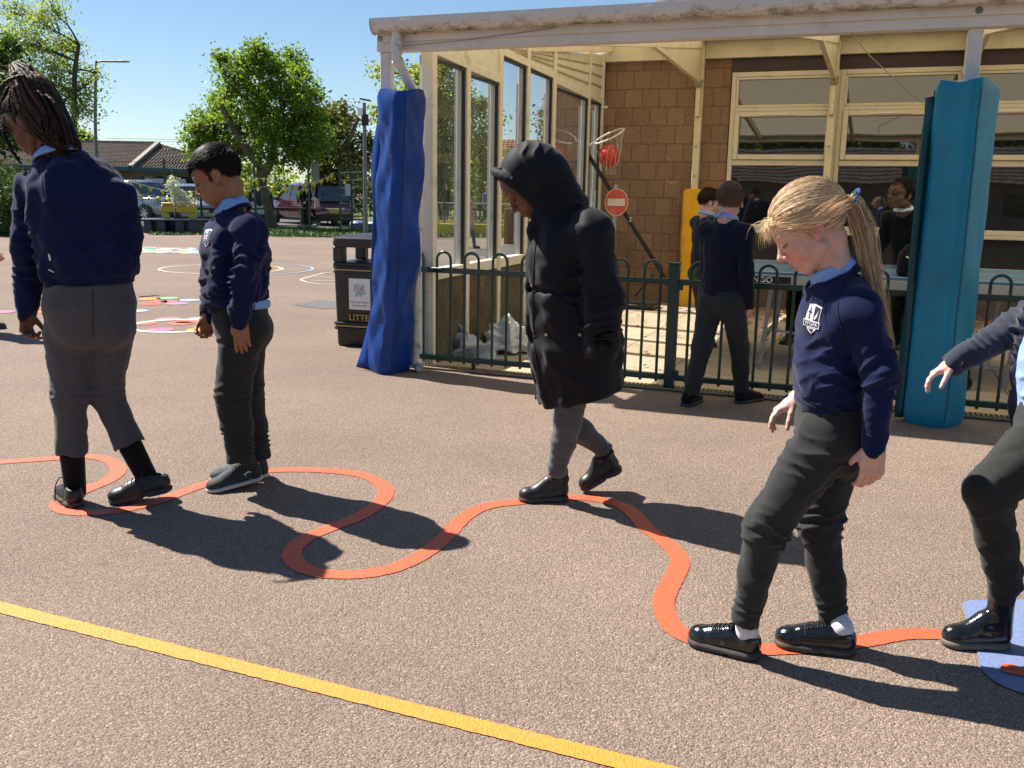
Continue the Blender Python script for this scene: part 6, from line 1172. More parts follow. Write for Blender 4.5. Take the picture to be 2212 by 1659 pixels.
def shoe(fig, Fm, kind, mu, ms, h=.0045, name="shoe", wk=1.0, collar=.085):
    L_ = Fm['L']; c = lambda a, b, ra, rb, k=.012, n=None, q=1, op='+': cone(sp(Fm, *a), sp(Fm, *b), ra, rb, n, q, k, op); z0 = .026 if kind in ('boot', 'lace') else .020; w = .038 * wk * L_ / .215
    up = [ell(sp(Fm, L_ - w * 1.12, 0, z0 + .004), [Fm['x'], Fm['y'], Fm['z']], [w * 1.16, w * .98, .036 * wk], .01), c((w * .95, 0, z0 + .016), (L_ * .60, 0, z0 + .010), w * .90, w * .93, .014), c((L_ * .66, 0, z0 + .016), (L_ * .40, 0, min(.085, max(.064, collar - .016))), w * .74, w * (.58 if kind != 'boot' else .8), .016), c((w * .86, 0, z0 + .02), (w * .88, 0, collar), w * .84, w * .68, .014), c((w * .9, 0, min(.09, collar - .014)), (L_ * .40, 0, min(.085, collar - .016)), w * .68, w * .58, .016), plane(sp(Fm, 0, 0, z0 - .004), -Fm['z'])]
    if kind == 'boot': up.insert(3, c((w * 1.0, 0, .06), (w * 1.05, 0, collar), w * .86, w * .98, .02))
    up.append(plane(sp(Fm, w * 1.0, 0, collar), Fm['z'] * 1.0 + Fm['x'] * (-.28 if kind != 'boot' else 0), .006)); up.append(c((w * 1.10, 0, collar - .02), (w * 1.0, 0, collar + .05), w * .52, w * .60 if kind != 'boot' else w * .8, .004, None, 1, '-'))
    o = solid(name, up, h, mu, fig, smooth=0 if h < .004 else 1)
    so_ = [cone(sp(Fm, w * .98, 0, z0 / 2), sp(Fm, L_ - w * 1.06, 0, z0 / 2), w * 1.10, w * 1.13, Fm['z'], w / (z0 * .75), .01), plane(sp(Fm, 0, 0, z0 + .003), Fm['z']), plane(sp(Fm, 0, 0, 0), -Fm['z'])]
    if kind in ('boot', 'lace'): so_ += [c((L_ * .42, -.06, -.004), (L_ * .42, .06, -.004), .012, .012, .004, None, 1, '-')]
    if kind in ('boot', 'lace'): so_ += [c((L_ * .52 + i * .017, -.06, -.002), (L_ * .52 + i * .017, .06, -.002), .0042, .0042, .002, None, 1, '-') for i in range(6)]
    solid("sole", so_, h, ms, fig, parent=o); return o
def figure(label, base, group=None): t = thing("person", label, "person", base, group=group); return dict(t=t, o=np.array(base))
def tuft_hair(fig, H, col, n, length, seed, comb, cut, lift=.35, rad=.0012, name="hair", root=1.08):
    """short hair: a close cap with many fine locks lying along comb(f,s,u); cut(f,s,u)->True where hair grows"""
    rg = np.random.RandomState(seed); d = rg.normal(size=(n * 3, 3)); d /= np.linalg.norm(d, axis=1)[:, None]; L = d * np.array([.093, .073, .083]) * root + np.array([-.012, 0, .036]); ok = cut(L[:, 0], L[:, 1], L[:, 2]); L = L[ok][:n]; d = d[ok][:n]
    cm = comb(L); nn = d / np.linalg.norm(d / np.array([.093, .073, .083]), axis=1)[:, None]; cm = cm - d * (cm * d).sum(1)[:, None] * .9; cm /= np.linalg.norm(cm, axis=1)[:, None] + 1e-9; m = len(L); ln = length(L) * rg.uniform(.6, 1.25, m) if callable(length) else length * rg.uniform(.6, 1.25, m); lf = lift * rg.uniform(.5, 1.5, m); jit = rg.normal(size=(m, 3)) * .11
    T = np.linspace(0, 1, 5)[None, :, None]; P = L[:, None, :] + (cm + jit)[:, None, :] * (ln[:, None, None] * T) + d[:, None, :] * (ln * lf)[:, None, None] * np.sin(T * 2.2) * .8
    B = np.array([list(H['f']), list(H['s']), list(H['u'])]); Wd = (P @ B) * H['k'] + np.array(H['c']); c = np.array(col)[None, :] * rg.uniform(.55, 1.5, m)[:, None]
    return strands(name, Wd, rad * rg.uniform(.7, 1.6, m), M_hair, fig, col=c, tip=.15)
def hair_cap(fig, H, col, cuts, h=.004, grow=.004, name="hair_cap", parent=None, extra=()):
    ax = [H['f'], H['s'], H['u']]; k = H['k']; P = [ell(hp(H, -.013, 0, .037), ax, [(.093 + grow) * k, (.073 + grow) * k, (.083 + grow) * k], .01)] + list(extra) + [plane(hp(H, *p), H['f'] * n[0] + H['s'] * n[1] + H['u'] * n[2], .012) for p, n in cuts]
    return solid(name, P, h, M_hair, fig, col=lambda V: np.array(col)[None, :] * np.exp(np.random.RandomState(1).normal(0, .18, len(V)))[:, None], parent=parent)
# ------------------------------------------------------------------ figures
from mathutils.bvhtree import BVHTree
def bear(deg): return V3((math.sin(R(deg)), math.cos(R(deg)), 0))
def drape(fig, target, px, py, name, m, verts2, faces, parent, off=.0016, rot=0.0, scale=1.0):
    """lay a flat outline (metres) on the garment where the photograph shows it"""
    bv = BVHTree.FromPolygons([target.matrix_basis @ v.co + V3(fig['o']) for v in target.data.vertices], [tuple(p.vertices) for p in target.data.polygons])
    d = ray(px, py).normalized(); loc, nr, i, ds = bv.ray_cast(C0, d)
    if loc is None: return None
    ns = sum((bv.find_nearest(loc + V3((a, b, c)) * .02)[1] for a in (-1, 1) for b in (-1, 1) for c in (-1, 1)), nr); nr = ns.normalized(); up = (V3((0, 0, 1)) - nr * nr.z).normalized(); sd = up.cross(nr)
    cr_, sr_ = math.cos(rot), math.sin(rot); out = []
    for v in verts2:
        x, y = (v[0] * cr_ - v[1] * sr_) * scale, (v[0] * sr_ + v[1] * cr_) * scale; p = loc + sd * x + up * y; h_, n_, _, _ = bv.ray_cast(p + nr * .06, -nr); q = (h_ if h_ is not None else p) + nr * (off + (v[2] if len(v) > 2 else 0)); out.append(q - V3(fig['o']))
    return MB().add(out, faces).build(name, m, parent, fix=False)
def grid_poly(poly, n=5):
    """fan outline subdivided towards its centre so that it can bend"""
    c = (sum(p[0] for p in poly) / len(poly), sum(p[1] for p in poly) / len(poly)); vs = []; k = len(poly)
    for r in range(n + 1): vs += [(c[0] + (p[0] - c[0]) * r / n, c[1] + (p[1] - c[1]) * r / n) for p in poly]
    fs = [(r * k + i, r * k + (i + 1) % k, (r + 1) * k + (i + 1) % k, (r + 1) * k + i) for r in range(n) for i in range(k)]; return vs, fs
def text2d(txt, size):
    cu = bpy.data.curves.new("t", 'FONT'); cu.body = txt; cu.size = size; cu.align_x = 'CENTER'; cu.align_y = 'CENTER'; cu.resolution_u = 2; tmp = bpy.data.objects.new("t", cu); COL.objects.link(tmp); bpy.context.view_layer.update()
    me = bpy.data.meshes.new_from_object(tmp.evaluated_get(bpy.context.evaluated_depsgraph_get())); r = [(v.co.x, v.co.y) for v in me.vertices], [tuple(p.vertices) for p in me.polygons]; bpy.data.objects.remove(tmp); bpy.data.curves.remove(cu); bpy.data.meshes.remove(me); return r
M_badge_d = mat("badge_navy", (.012, .012, .03), rough=.7)
def badge(fig, jumper, px, py, rot, w=.056):
    sh = [(-.5, .62), (0, .70), (.5, .62), (.5, -.1), (.42, -.38), (.18, -.62), (0, -.74), (-.18, -.62), (-.42, -.38), (-.5, -.1)]
    def dense(p): return [tuple(a + (b - a) * k / 4 for a, b in zip(p[i], p[(i + 1) % len(p)])) for i in range(len(p)) for k in range(4)]
    D = lambda poly, m, off, nm, par: drape(fig, jumper, px, py, nm, m, *grid_poly(dense(poly), 3), par, off, rot, w)
    b = D(sh, M_white, .0020, "badge", jumper)
    if b is None: return
    D([(.03, .60), (.44, .55), (.44, -.12), (.03, -.12)], M_badge_d, .0030, "badge_quarter", b); D([(-.30, .5), (-.22, .5), (-.22, -.05), (-.30, -.05)], M_badge_d, .0030, "badge_cross", b); D([(-.40, .32), (-.12, .32), (-.12, .25), (-.40, .25)], M_badge_d, .0031, "badge_cross", b)
    D([(.10, .0), (.20, -.02), (.30, .12), (.38, .48), (.30, .3), (.22, .18), (.16, .12)], M_white, .0038, "badge_bird", b)
    D([(-.60, -.10), (.60, -.10), (.60, -.42), (-.60, -.42)], M_white, .0036, "badge_ribbon", b); D([(-.55, -.14), (.55, -.14), (.55, -.38), (-.55, -.38)], M_badge_d, .0042, "badge_ribbon", b)
    vs, fs = text2d("WGPA", .27); drape(fig, jumper, px, py, "badge_letters", M_white, [(x * 1.15, y - .26) for x, y in vs], fs, b, .0050, rot, w)
    D([(-.2, -.5), (.2, -.5), (0, -.66)], M_badge_d, .0030, "badge_point", b)
def limb(P, pts, rs, k=.02, n=None, q=1.0):
    for (a, b), (ra, rb) in zip(zip(pts[:-1], pts[1:]), zip(rs[:-1], rs[1:])): P.append(cone(a, b, ra, rb, n, q, k))
def jumper(fig, J, d, m, h, seed=1, name="jumper", hem_cut=True, fold=.006, extra=(), neck_r=.062, sleeves=(True, True), neck_up=.03):
    f = d['f']; P = []; ch, wa, he = J['chest'], J['waist'], J['hem']; top = J['neck']
    P.append(cone(J['shL'], J['shR'], d['sh'], None, None, 1, .05)); P.append(cone(top, ch, d['sh'] * 1.0, d['chest'], f, d['q'], .06)); P.append(cone(ch, wa, d['chest'], d['waist'], f, d['q'], .05)); P.append(cone(wa, he, d['waist'], d['hem'], f, d['q'], .03))
    P += list(extra)
    ax = (he - wa).normalized()
    if hem_cut: P.append(plane(he + ax * .0, ax, .01)); P.append(cone(he - ax * .055, he + ax * .028, d['hem'] * .955, d['hem'] * .90, f, d['q'], .008)); P.append(plane(he + ax * .026, ax, .004))
    segs = []
    for s, on in (("L", sleeves[0]), ("R", sleeves[1])):
        if not on: continue
        a, b, c = J['sh' + s], J['el' + s], J['wr' + s]; r = d['arm']; ux = (c - b).normalized()
        P.append(ball(a, r[0], .035)); P.append(cone(a.lerp(b, .12), b, r[0], r[1], k=.012)); P.append(cone(b, c - ux * .03, r[1], r[2] * 1.08, k=.010)); P.append(cone(c - ux * .045, c + ux * .014, r[2] * .96, r[2] * .88, k=.006)); P.append(cone(c + ux * .004, c + ux * .05, r[2] * .70, r[2] * .72, k=.003, op='-'))
        segs += [(a, b, fold * .8, .085, seed + 3, .25, 1.1, 1.5), (b, c, fold * .8, .062, seed + 4, -.1, .85, 1.2)]
    P.append(cone(top - V3((0, 0, .02)), top + V3((0, 0, .12)), neck_r, neck_r * 1.05, k=.008, op='-')) if neck_r else None
    segs += [(wa, he, fold * .9, .085, seed + 5, -.3, .7, 2.6), (ch, wa, fold * .8, .13, seed + 6, .1, 1.1, 2.8)]
    return solid(name, P, h, m, fig, folds(segs, (waves(seed, .12, 8, (1, 1, .55)), fold * .6)))
def trousers(fig, J, d, m, h, seed=1, fold=.006, rumple=.0, name="trousers", seat=0.0, extra=()):
    f = d['f']; P = [cone(J['pelvis'] + V3((0, 0, .06)), J['pelvis'], d['pel'] * .93, d['pel'], f, d['pq'], .04), plane(J['pelvis'] + V3((0, 0, .085)), V3((0, 0, 1)))]
    if seat:
        for s in ('L', 'R'): P.append(ball((J['hip' + s] * .8 + J['pelvis'] * .2) - f * seat + V3((0, 0, -.005)), d['leg'][0] * .9, .04))
    segs = []
    for s in ('L', 'R'):
        a, b, c = J['hip' + s], J['kn' + s], J['an' + s]; r = d['leg']; mid = b.lerp(c, .5) + (J.get('calf' + s, V3((0, 0, 0)))); ux = (c - mid).normalized()
        P.append(cone(a, b, r[0], r[1], k=.025)); P.append(cone(b, mid, r[1], r[2], k=.035)); P.append(cone(mid, c, r[2], r[3], k=.02)); P.append(cone(c + ux * .85 * r[3], c + ux * (r[3] * .85 + .05), r[3] * 1.15, r[3] * 1.15, k=.003, op='-'))
        segs += [(a, b, fold * .8, .085, seed + 2, .0, .55, 2.2), (a, b, fold * 1.0, .062, seed + 3, .74, 1.2, 1.8), (b, c, fold * .9, .060, seed + 4, -.2, .25, 1.5), (b, c, fold * (.3 + 2.4 * rumple), .055 - .015 * min(1, rumple), seed + 5, .62 - .2 * rumple, 1.0, 1.0)]
    return solid(name, P + list(extra), h, m, fig, folds(segs, (waves(seed + 9, .12, 8), fold * .4)))
def body(fig, J, H, h, cf, hands, neck_r=.046, mouth=0.0, ears=True, lower=True, name="body"):
    P = head_prims(H, J['neck'] - V3((0, 0, .01)), ears, mouth, neck_r); f = J['f']
    P.append(cone(J['neck'] - V3((0, 0, .02)), J['chest'], .06, .10, f, 1.4, .05)); P.append(cone(J['chest'], J['pelvis'], .10, .095, f, 1.4, .05)); P.append(cone(J['shL'], J['shR'], .032, k=.04))
    for s in ('L', 'R'):
        P.append(cone(J['sh' + s], J['el' + s], .03, .026)); P.append(cone(J['el' + s], J['wr' + s], .026, .0215)); ux = (J['wr' + s] - J['el' + s]).normalized(); P.append(cone(J['wr' + s], J['wr' + s] + ux * .02, .0215, .021))
        if lower: P.append(cone(J['hip' + s], J['kn' + s], .04, .024)); P.append(cone(J['kn' + s], J['an' + s], .024, .020)); pass
    for hd in hands: P += hd
    return solid(name, P, h, M_skin, fig, col=cf)
def polo_collar(fig, c, axis, r, hgt=.03, flare=1.18, m=None, h=.004, f=None, q=1.0, name="collar", parent=None):
    c = V3(c); a = V3(axis).normalized(); P = [cone(c - a * hgt * .55, c + a * hgt * .45, r * flare, r, f, q, .004), plane(c - a * hgt * .62, -a, .003), plane(c + a * hgt * .45, a, .003), cone(c - a * .1, c + a * .1, r * flare * .90, r * .93, f, q, .003, '-')]
    return solid(name, P, h, m or M_polo, fig, parent=parent, disp=lambda p: .0012 * np.sin(p @ np.array([60., 45, 20])))
SK_P = (.66, .40, .32); SK_T = (.33, .155, .085); SK_D = (.15, .066, .037); SK_B = (.14, .060, .034)
M_seam = mat("seam_line", (.004, .004, .012), rough=.9)
def seam_on(fig, target, px, name="seam", r=.0016, m=None):
    bv = BVHTree.FromPolygons([v.co + V3(fig['o']) for v in target.data.vertices], [tuple(p.vertices) for p in target.data.polygons]); pts = []
    for q in catmull([V3((x, y, 0)) for x, y in px], 6):
        h_ = bv.ray_cast(C0, ray(q.x, q.y).normalized())
        if h_[0] is not None and (not pts or (h_[0] - V3(fig['o']) - pts[-1]).length < .06): pts.append(h_[0] - V3(fig['o']) + h_[1] * r * .3)
    if len(pts) > 3: MB().tube(pts, r, 6).build(name, m or M_seam, target)
# ---- girl with the blonde ponytail
def blonde_girl():
    Yc = 2.69; J_ = lambda x, y, d=0.0: at(x, y, Yc + d); fig = figure("girl with long blonde ponytail and navy badge jumper walking on the orange line", gnd(1690, 1412)); f = bear(283)
    J = dict(f=f, neck=J_(1803, 588), chest=J_(1808, 695), waist=J_(1801, 815), hem=J_(1803, 874), pelvis=J_(1803, 925), shL=J_(1856, 676, -.130), elL=J_(1903, 812, -.195), wrL=J_(1891, 957, -.185), shR=J_(1800, 668, .125), elR=J_(1782, 812, .19), wrR=J_(1722, 860, .16),
             hipL=J_(1790, 945, -.07), knL=J_(1656, 1135, -.085), anL=J_(1608, 1344, -.06), hipR=J_(1812, 945, .07), knR=J_(1769, 1130, .05), anR=J_(1803, 1366, .02))
    H = head_frame(J_(1750, 494, -.005), R(284), R(35.5), R(2), 1.02)
    body(fig, J, H, .0029, face_col(H, SK_P, (.36, .22, .13), (.52, .17, .15), blush=(.70, .22, .17), lash=(.12, .07, .05), scalp=(.40, .24, .14)), [hand_prims(J['wrL'] + V3((0, 0, -.005)), (0, .05, -1), (.1, 1, 0), (-1, -.1, 0), 1.16, (.42, .46, .5, .55), .9, .02), hand_prims(J['wrR'], (-.82, -.02, -.55), (-.25, .2, -1), (-.2, -1, .1), 1.02, (.30, .45, .55, .5), .5, .06)], .040, .0045)
    jm = jumper(fig, J, dict(f=f, q=1.42, sh=.058, chest=.148, waist=.157, hem=.146, arm=(.060, .047, .036)), M_navyj, .0042, 21, fold=.009, neck_r=.066, extra=[])
    # ribbed neck band
    polo_collar(fig, J_(1794, 598), (-.50, 0, .84), .078, .022, 1.10, M_navyj, .004, name="neck_band", parent=jm)
    trousers(fig, J, dict(f=f, pel=.148, pq=1.28, leg=(.092, .060, .048, .041)), M_charc, .0042, 22, fold=.0095, rumple=.08, seat=.045)
    polo_collar(fig, J_(1794, 577), (-.52, .0, .85), .057, .036, 1.20, M_polo, .0032)
    badge(fig, jm, 1757, 688, R(-4), .058); seam_on(fig, jm, [(1826, 612), (1812, 645), (1812, 690), (1830, 740)]); seam_on(fig, jm, [(1868, 938), (1893, 944), (1922, 938)], 'cuff_seam'); seam_on(fig, jm, [(1722, 862), (1760, 880), (1810, 889), (1862, 884)], 'hem_seam')
    for (hx, hy), (tx, ty), nm in (((1641, 1424), (1487, 1386), "n"), ((1847, 1412), (1673, 1391), "f")):
        F = shoe_frame(gnd(hx, hy, .0), gnd(tx, ty, .0)); s = shoe(fig, F, 'lace', M_pat, M_sole if nm == "f" else M_sole, .0036, collar=.078); an = J['anL'] if nm == "n" else J['anR']
        solid("sock", [cone(an + V3((0, 0, .06)), sp(F, .044, 0, .078), .030, .030), cone(sp(F, .044, 0, .078), sp(F, .046, 0, .05), .030, .028)], .004, M_sockw, fig)
        lace_on(fig, s, F, (.098, .112, .126, .139), .022, .0026, M_blk, "lace", .010); lace_on(fig, s, F, (.152,), .034, .0016, M_sole, "toe_seam"); lace_on(fig, s, F, (.070,), .030, .0016, M_sole, "collar_seam")
        if nm == "n": lace_on(fig, s, F, (.084,), .037, .010, M_pat, "strap", sq=.35); drape(fig, s, 1561, 1388, "star", mat("star_grey", (.10, .10, .11), rough=.3), [(q * math.cos(R(36 * i + 90)), q * math.sin(R(36 * i + 90))) for i in range(10) for q in ((.011, .0048)[i % 2],)], [tuple(range(10))], s, .0035)
    # hair
    rg = np.random.RandomState(3); hl = lambda a: np.interp(a, [-.11, -.07, -.03, .0, .03, .06, .09], [-.06, -.05, -.012, .014, .026, .050, .062])
    hair_cap(fig, H, (.36, .235, .12), [((.070, 0, .058), (.55, 0, -.83)), ((-.02, 0, -.008), (.62, 0, -.78)), ((-.08, 0, -.055), (0, 0, -1))], .004, .008)
    d = rg.normal(size=(13000, 3)); d /= np.linalg.norm(d, axis=1)[:, None]; rad = np.array([.093, .073, .083]); cen = np.array([-.013, 0, .037]); L = d * rad + cen; d = d[(L[:, 2] > hl(L[:, 0]) - .004)]; n = len(d); T = np.linspace(0, 1, 10)
    tie = np.array([-.120, 0, .006]); dt = (tie - cen) / rad; dt /= np.linalg.norm(dt); dot = np.clip(d @ dt, -1, .9999); om = np.arccos(dot); so_ = np.sin(om)[:, None] + 1e-6
    Q = np.stack([(np.sin((1 - t) * om)[:, None] * d + np.sin(t * om)[:, None] * dt) / so_ for t in T], 1); lift = 1.085 + .06 * rg.rand(n)[:, None] + .05 * np.sin(np.pi * T)[None, :] * (d[:, 2:3] > .3); lift = lift * (1 - .05 * T ** 6)[None, :] * (1 + .012 * np.sin(T * 9 + rg.uniform(0, 6, n)[:, None]))
    P = Q * lift[:, :, None] * rad + cen; P[:, -1] = tie + rg.normal(size=(n, 3)) * .006
    B = np.array([list(H['f']), list(H['s']), list(H['u'])]); wl = lambda P: (P @ B) * H['k'] + np.array(H['c'])
    tone = lambda n: np.array([.58, .425, .27])[None, :] * np.exp(rg.normal(0, .36, n))[:, None] * np.array([1, 1, 1]) + np.array([.05, .03, .01]) * rg.rand(n)[:, None]
    strands("hair", wl(P), .00075 * rg.uniform(.7, 1.5, n), M_hair, fig, col=tone(n), tip=.6)
    # wisps over the forehead and temple
    n = 240; a = rg.uniform(-.05, .06, n); st = np.stack([.072 + rg.normal(0, .006, n), a, .068 + rg.normal(0, .006, n)], 1); md = st + np.stack([.026 + rg.normal(0, .008, n), a * .2, .012 + rg.normal(0, .01, n)], 1); en = md + np.stack([.004 + rg.normal(0, .012, n), rg.normal(0, .008, n), -.03 - rg.rand(n) * .022], 1)
    t = np.linspace(0, 1, 8)[None, :, None]; P = (1 - t) ** 2 * st[:, None] + 2 * t * (1 - t) * md[:, None] * 1.0 + t ** 2 * en[:, None]; strands("hair_wisp", wl(P), .0006, M_hair, fig, col=tone(n) * 1.2, tip=.2)
    n = 160; st = np.stack([.062 + rg.normal(0, .008, n), .052 + rg.normal(0, .004, n), .05 + rg.normal(0, .01, n)], 1); en = np.stack([-.075 + rg.normal(0, .03, n), .084 + rg.normal(0, .004, n), .012 + rg.normal(0, .012, n)], 1); md = (st + en) / 2 + np.stack([rg.normal(0, .006, n), .026 + rg.normal(0, .005, n), -.02 + rg.normal(0, .012, n)], 1); P = (1 - t) ** 2 * st[:, None] + 2 * t * (1 - t) * md[:, None] + t ** 2 * en[:, None]; strands("side_wisp", wl(P), .0008, M_hair, fig, col=tone(n) * 1.35, tip=.4)
    # ponytail
    path = catmull([V3(wl(tie[None])[0]), J_(1846, 452, -.02), J_(1866, 500, -.03), J_(1876, 560, -.03), J_(1890, 630, -.02), J_(1910, 700, 0), J_(1926, 752, .02)], 4); C_ = np.array([list(p) for p in path]); k = len(C_); n = 2300; g = rg.normal(size=(n, 3)) * np.array([.45, .55, .45]); env = np.interp(np.linspace(0, 1, k), [0, .12, .3, .55, .8, 1], [.008, .019, .024, .021, .014, .006]); wv = waves(5, .3, 5)
    P = C_[None] + g[:, None, :] * env[None, :, None] + (.004 * np.sin(np.linspace(0, 9, k)[None, :] + rg.uniform(0, 6, n)[:, None]))[:, :, None] * rg.normal(size=(n, 1, 3)); cut = rg.uniform(.72, 1.0, n); tt_ = np.linspace(0, 1, k); P = np.stack([np.stack([np.interp(tt_ * c, tt_, P[i, :, j]) for j in range(3)], 1) for i, c in enumerate(cut)]) 
    strands("ponytail", P, .0006 * rg.uniform(.7, 1.5, n), M_hair, fig, col=tone(n), tip=.3)
    tb = V3(wl(tie[None])[0]) - V3(fig['o']); sq = MB(); rg2 = random.Random(2)
    for q in range(26): a = q * .55; p = tb + V3((.012 * math.cos(a) + .012, .026 * math.sin(a), .012 + .022 * math.cos(a))); sq.lathe([(.001, -.004), (.0045, 0), (.001, .004)], 6, p, smooth=False)
    sq.build("sequin_hair_tie", mat("sequin_blue", (.12, .35, .75), rough=.06, metal=1.0), fig['t'])
blonde_girl()
# ---- boy in the middle distance
def short_cut(front=.052, side=.012, nape=-.058):
    hl = lambda a: np.interp(a, [-.11, -.07, -.045, -.02, .01, .035, .06, .09], [nape, nape + .012, -.02, -.002, side + .006, side + .02, front - .004, front + .01])
    return lambda f, s, u: (u > hl(f)) | ((np.abs(s) > .05) & (f > .002) & (f < .018) & (u > -.02))
def walking_boy():
    Yc = 4.16; J_ = lambda x, y, d=0.0: at(x, y, Yc + d); fig = figure("dark haired boy in navy badge jumper and grey trainers looking down", gnd(510, 1052)); f = bear(266)
    J = dict(f=f, neck=J_(503, 452), chest=J_(508, 540), waist=J_(508, 620), hem=J_(512, 652), pelvis=J_(520, 690), shL=J_(541, 498, -.14), elL=J_(532, 595, -.215), wrL=J_(519, 684, -.20), shR=J_(500, 492, .14), elR=J_(490, 600, .20), wrR=J_(449, 682, .15),
             hipL=J_(522, 715, -.07), knL=J_(503, 850, -.08), anL=J_(520, 992, -.06), hipR=J_(530, 715, .08), knR=J_(532, 850, .08), anR=J_(556, 985, .10))
    H = head_frame(J_(471, 382, .0), R(268), R(27), R(3), 1.06)
    body(fig, J, H, .0034, face_col(H, SK_T, (.02, .012, .01), (.24, .085, .065), scalp=(.02, .015, .012)), [hand_prims(J['wrL'] + V3((0, 0, -.01)), (.03, .0, -1), (.1, 1, 0), (-1, -.1, 0), 1.16, (.22, .3, .32, .36), .6, .03), hand_prims(J['wrR'], (-.15, .1, -1), (.3, -1, 0), (-1, 0, 0), 1.08, (1.0, .95, .95, .95), 1.2, .0)], .047)
    jm = jumper(fig, J, dict(f=f, q=1.25, sh=.066, chest=.168, waist=.172, hem=.168, arm=(.070, .058, .044)), M_navyj, .005, 31, fold=.014, neck_r=.07)
    polo_collar(fig, J_(500, 459), (-.45, .1, .88), .085, .024, 1.10, M_navyj, .0045, name="neck_band", parent=jm)
    MB().tube([V3(q) - V3(fig['o']) for q in (J_(548, 660, -.11), J_(575, 657, -.02), J_(580, 656, .04))], .020, 8, sq=.5).build("shirt_tail", M_polo, fig['t'])
    trousers(fig, J, dict(f=f, pel=.150, pq=1.22, leg=(.096, .074, .068, .062)), M_charc, .0055, 33, fold=.0065, rumple=.75, seat=.04)
    polo_collar(fig, J_(496, 446), (-.50, .12, .84), .071, .044, 1.2, M_polo, .0036)
    badge(fig, jm, 447, 513, R(3), .055); seam_on(fig, jm, [(524, 458), (507, 490), (494, 530), (490, 570)]); seam_on(fig, jm, [(502, 668), (518, 671), (536, 668)], 'cuff_seam'); seam_on(fig, jm, [(448, 640), (475, 646), (498, 648)], 'hem_seam')
    for (hx, hy, dz), (tx, ty), nm in (((566, 1044, .025), (448, 1064), "n"), ((580, 1028, 0), (455, 1040), "f")):
        F = shoe_frame(gnd(hx, hy, 0) + V3((0, 0, dz)), gnd(tx, ty, 0)); s = shoe(fig, F, 'trainer', M_mesh, M_solew, .0042, wk=1.0, collar=.092)
        lace_on(fig, s, F, (.098, .113, .128, .143), .026, .0058, mat("trainer_grey", (.17, .175, .18), rough=.8), "lace_band"); an = J['anL'] if nm == "n" else J['anR']
        solid("sock", [cone(an + V3((0, 0, .05)), sp(F, .045, 0, .075), .040, .034), cone(sp(F, .045, 0, .075), sp(F, .048, 0, .05), .034, .03)], .005, M_sockd if 0 else M_charc, fig)
        MB().tube([V3(q) - V3(fig['o']) for q in catmull([sp(F, .012, .024, .088), sp(F, .045, .031, .080), sp(F, .085, .027, .088)], 5)], .0055, 6).build("orange_collar", mat("orange_lining", (.7, .2, .02)), s)
        if nm == "n":
            for q in (([.062, .070, .080, .088, .094], [.056, .060, .058, .052, .054]), ([.058, .064, .072, .082, .090], [.032, .028, .030, .038, .044])): MB().tube([V3(p_) - V3(fig['o']) for p_ in catmull([sp(F, x, .0375, z) for x, z in zip(*q)], 3)], .0038, 5).build("side_mark", M_white, s)
    rg = np.random.RandomState(8)
    hair_cap(fig, H, (.012, .009, .008), [((.085, 0, .052), (.62, 0, -.78)), ((-.02, 0, -.002), (.55, 0, -.83)), ((-.07, 0, -.052), (0, 0, -1))], .004, .004, extra=[ell(hp(H, .004, 0, .086), [H['f'], H['s'], H['u']], [.068, .058, .048], .03)])
    tuft_hair(fig, H, (.016, .012, .010), 7000, lambda L: .010 + .016 * (L[:, 2] > .065) + .006 * (L[:, 0] > .05), 5, lambda L: np.stack([.9 * np.ones(len(L)), .1 * L[:, 1] / .07, -.55 + .45 * (L[:, 2] > .085)], 1), short_cut(.056, .018, -.048), .22, .0010, root=1.07)
walking_boy()
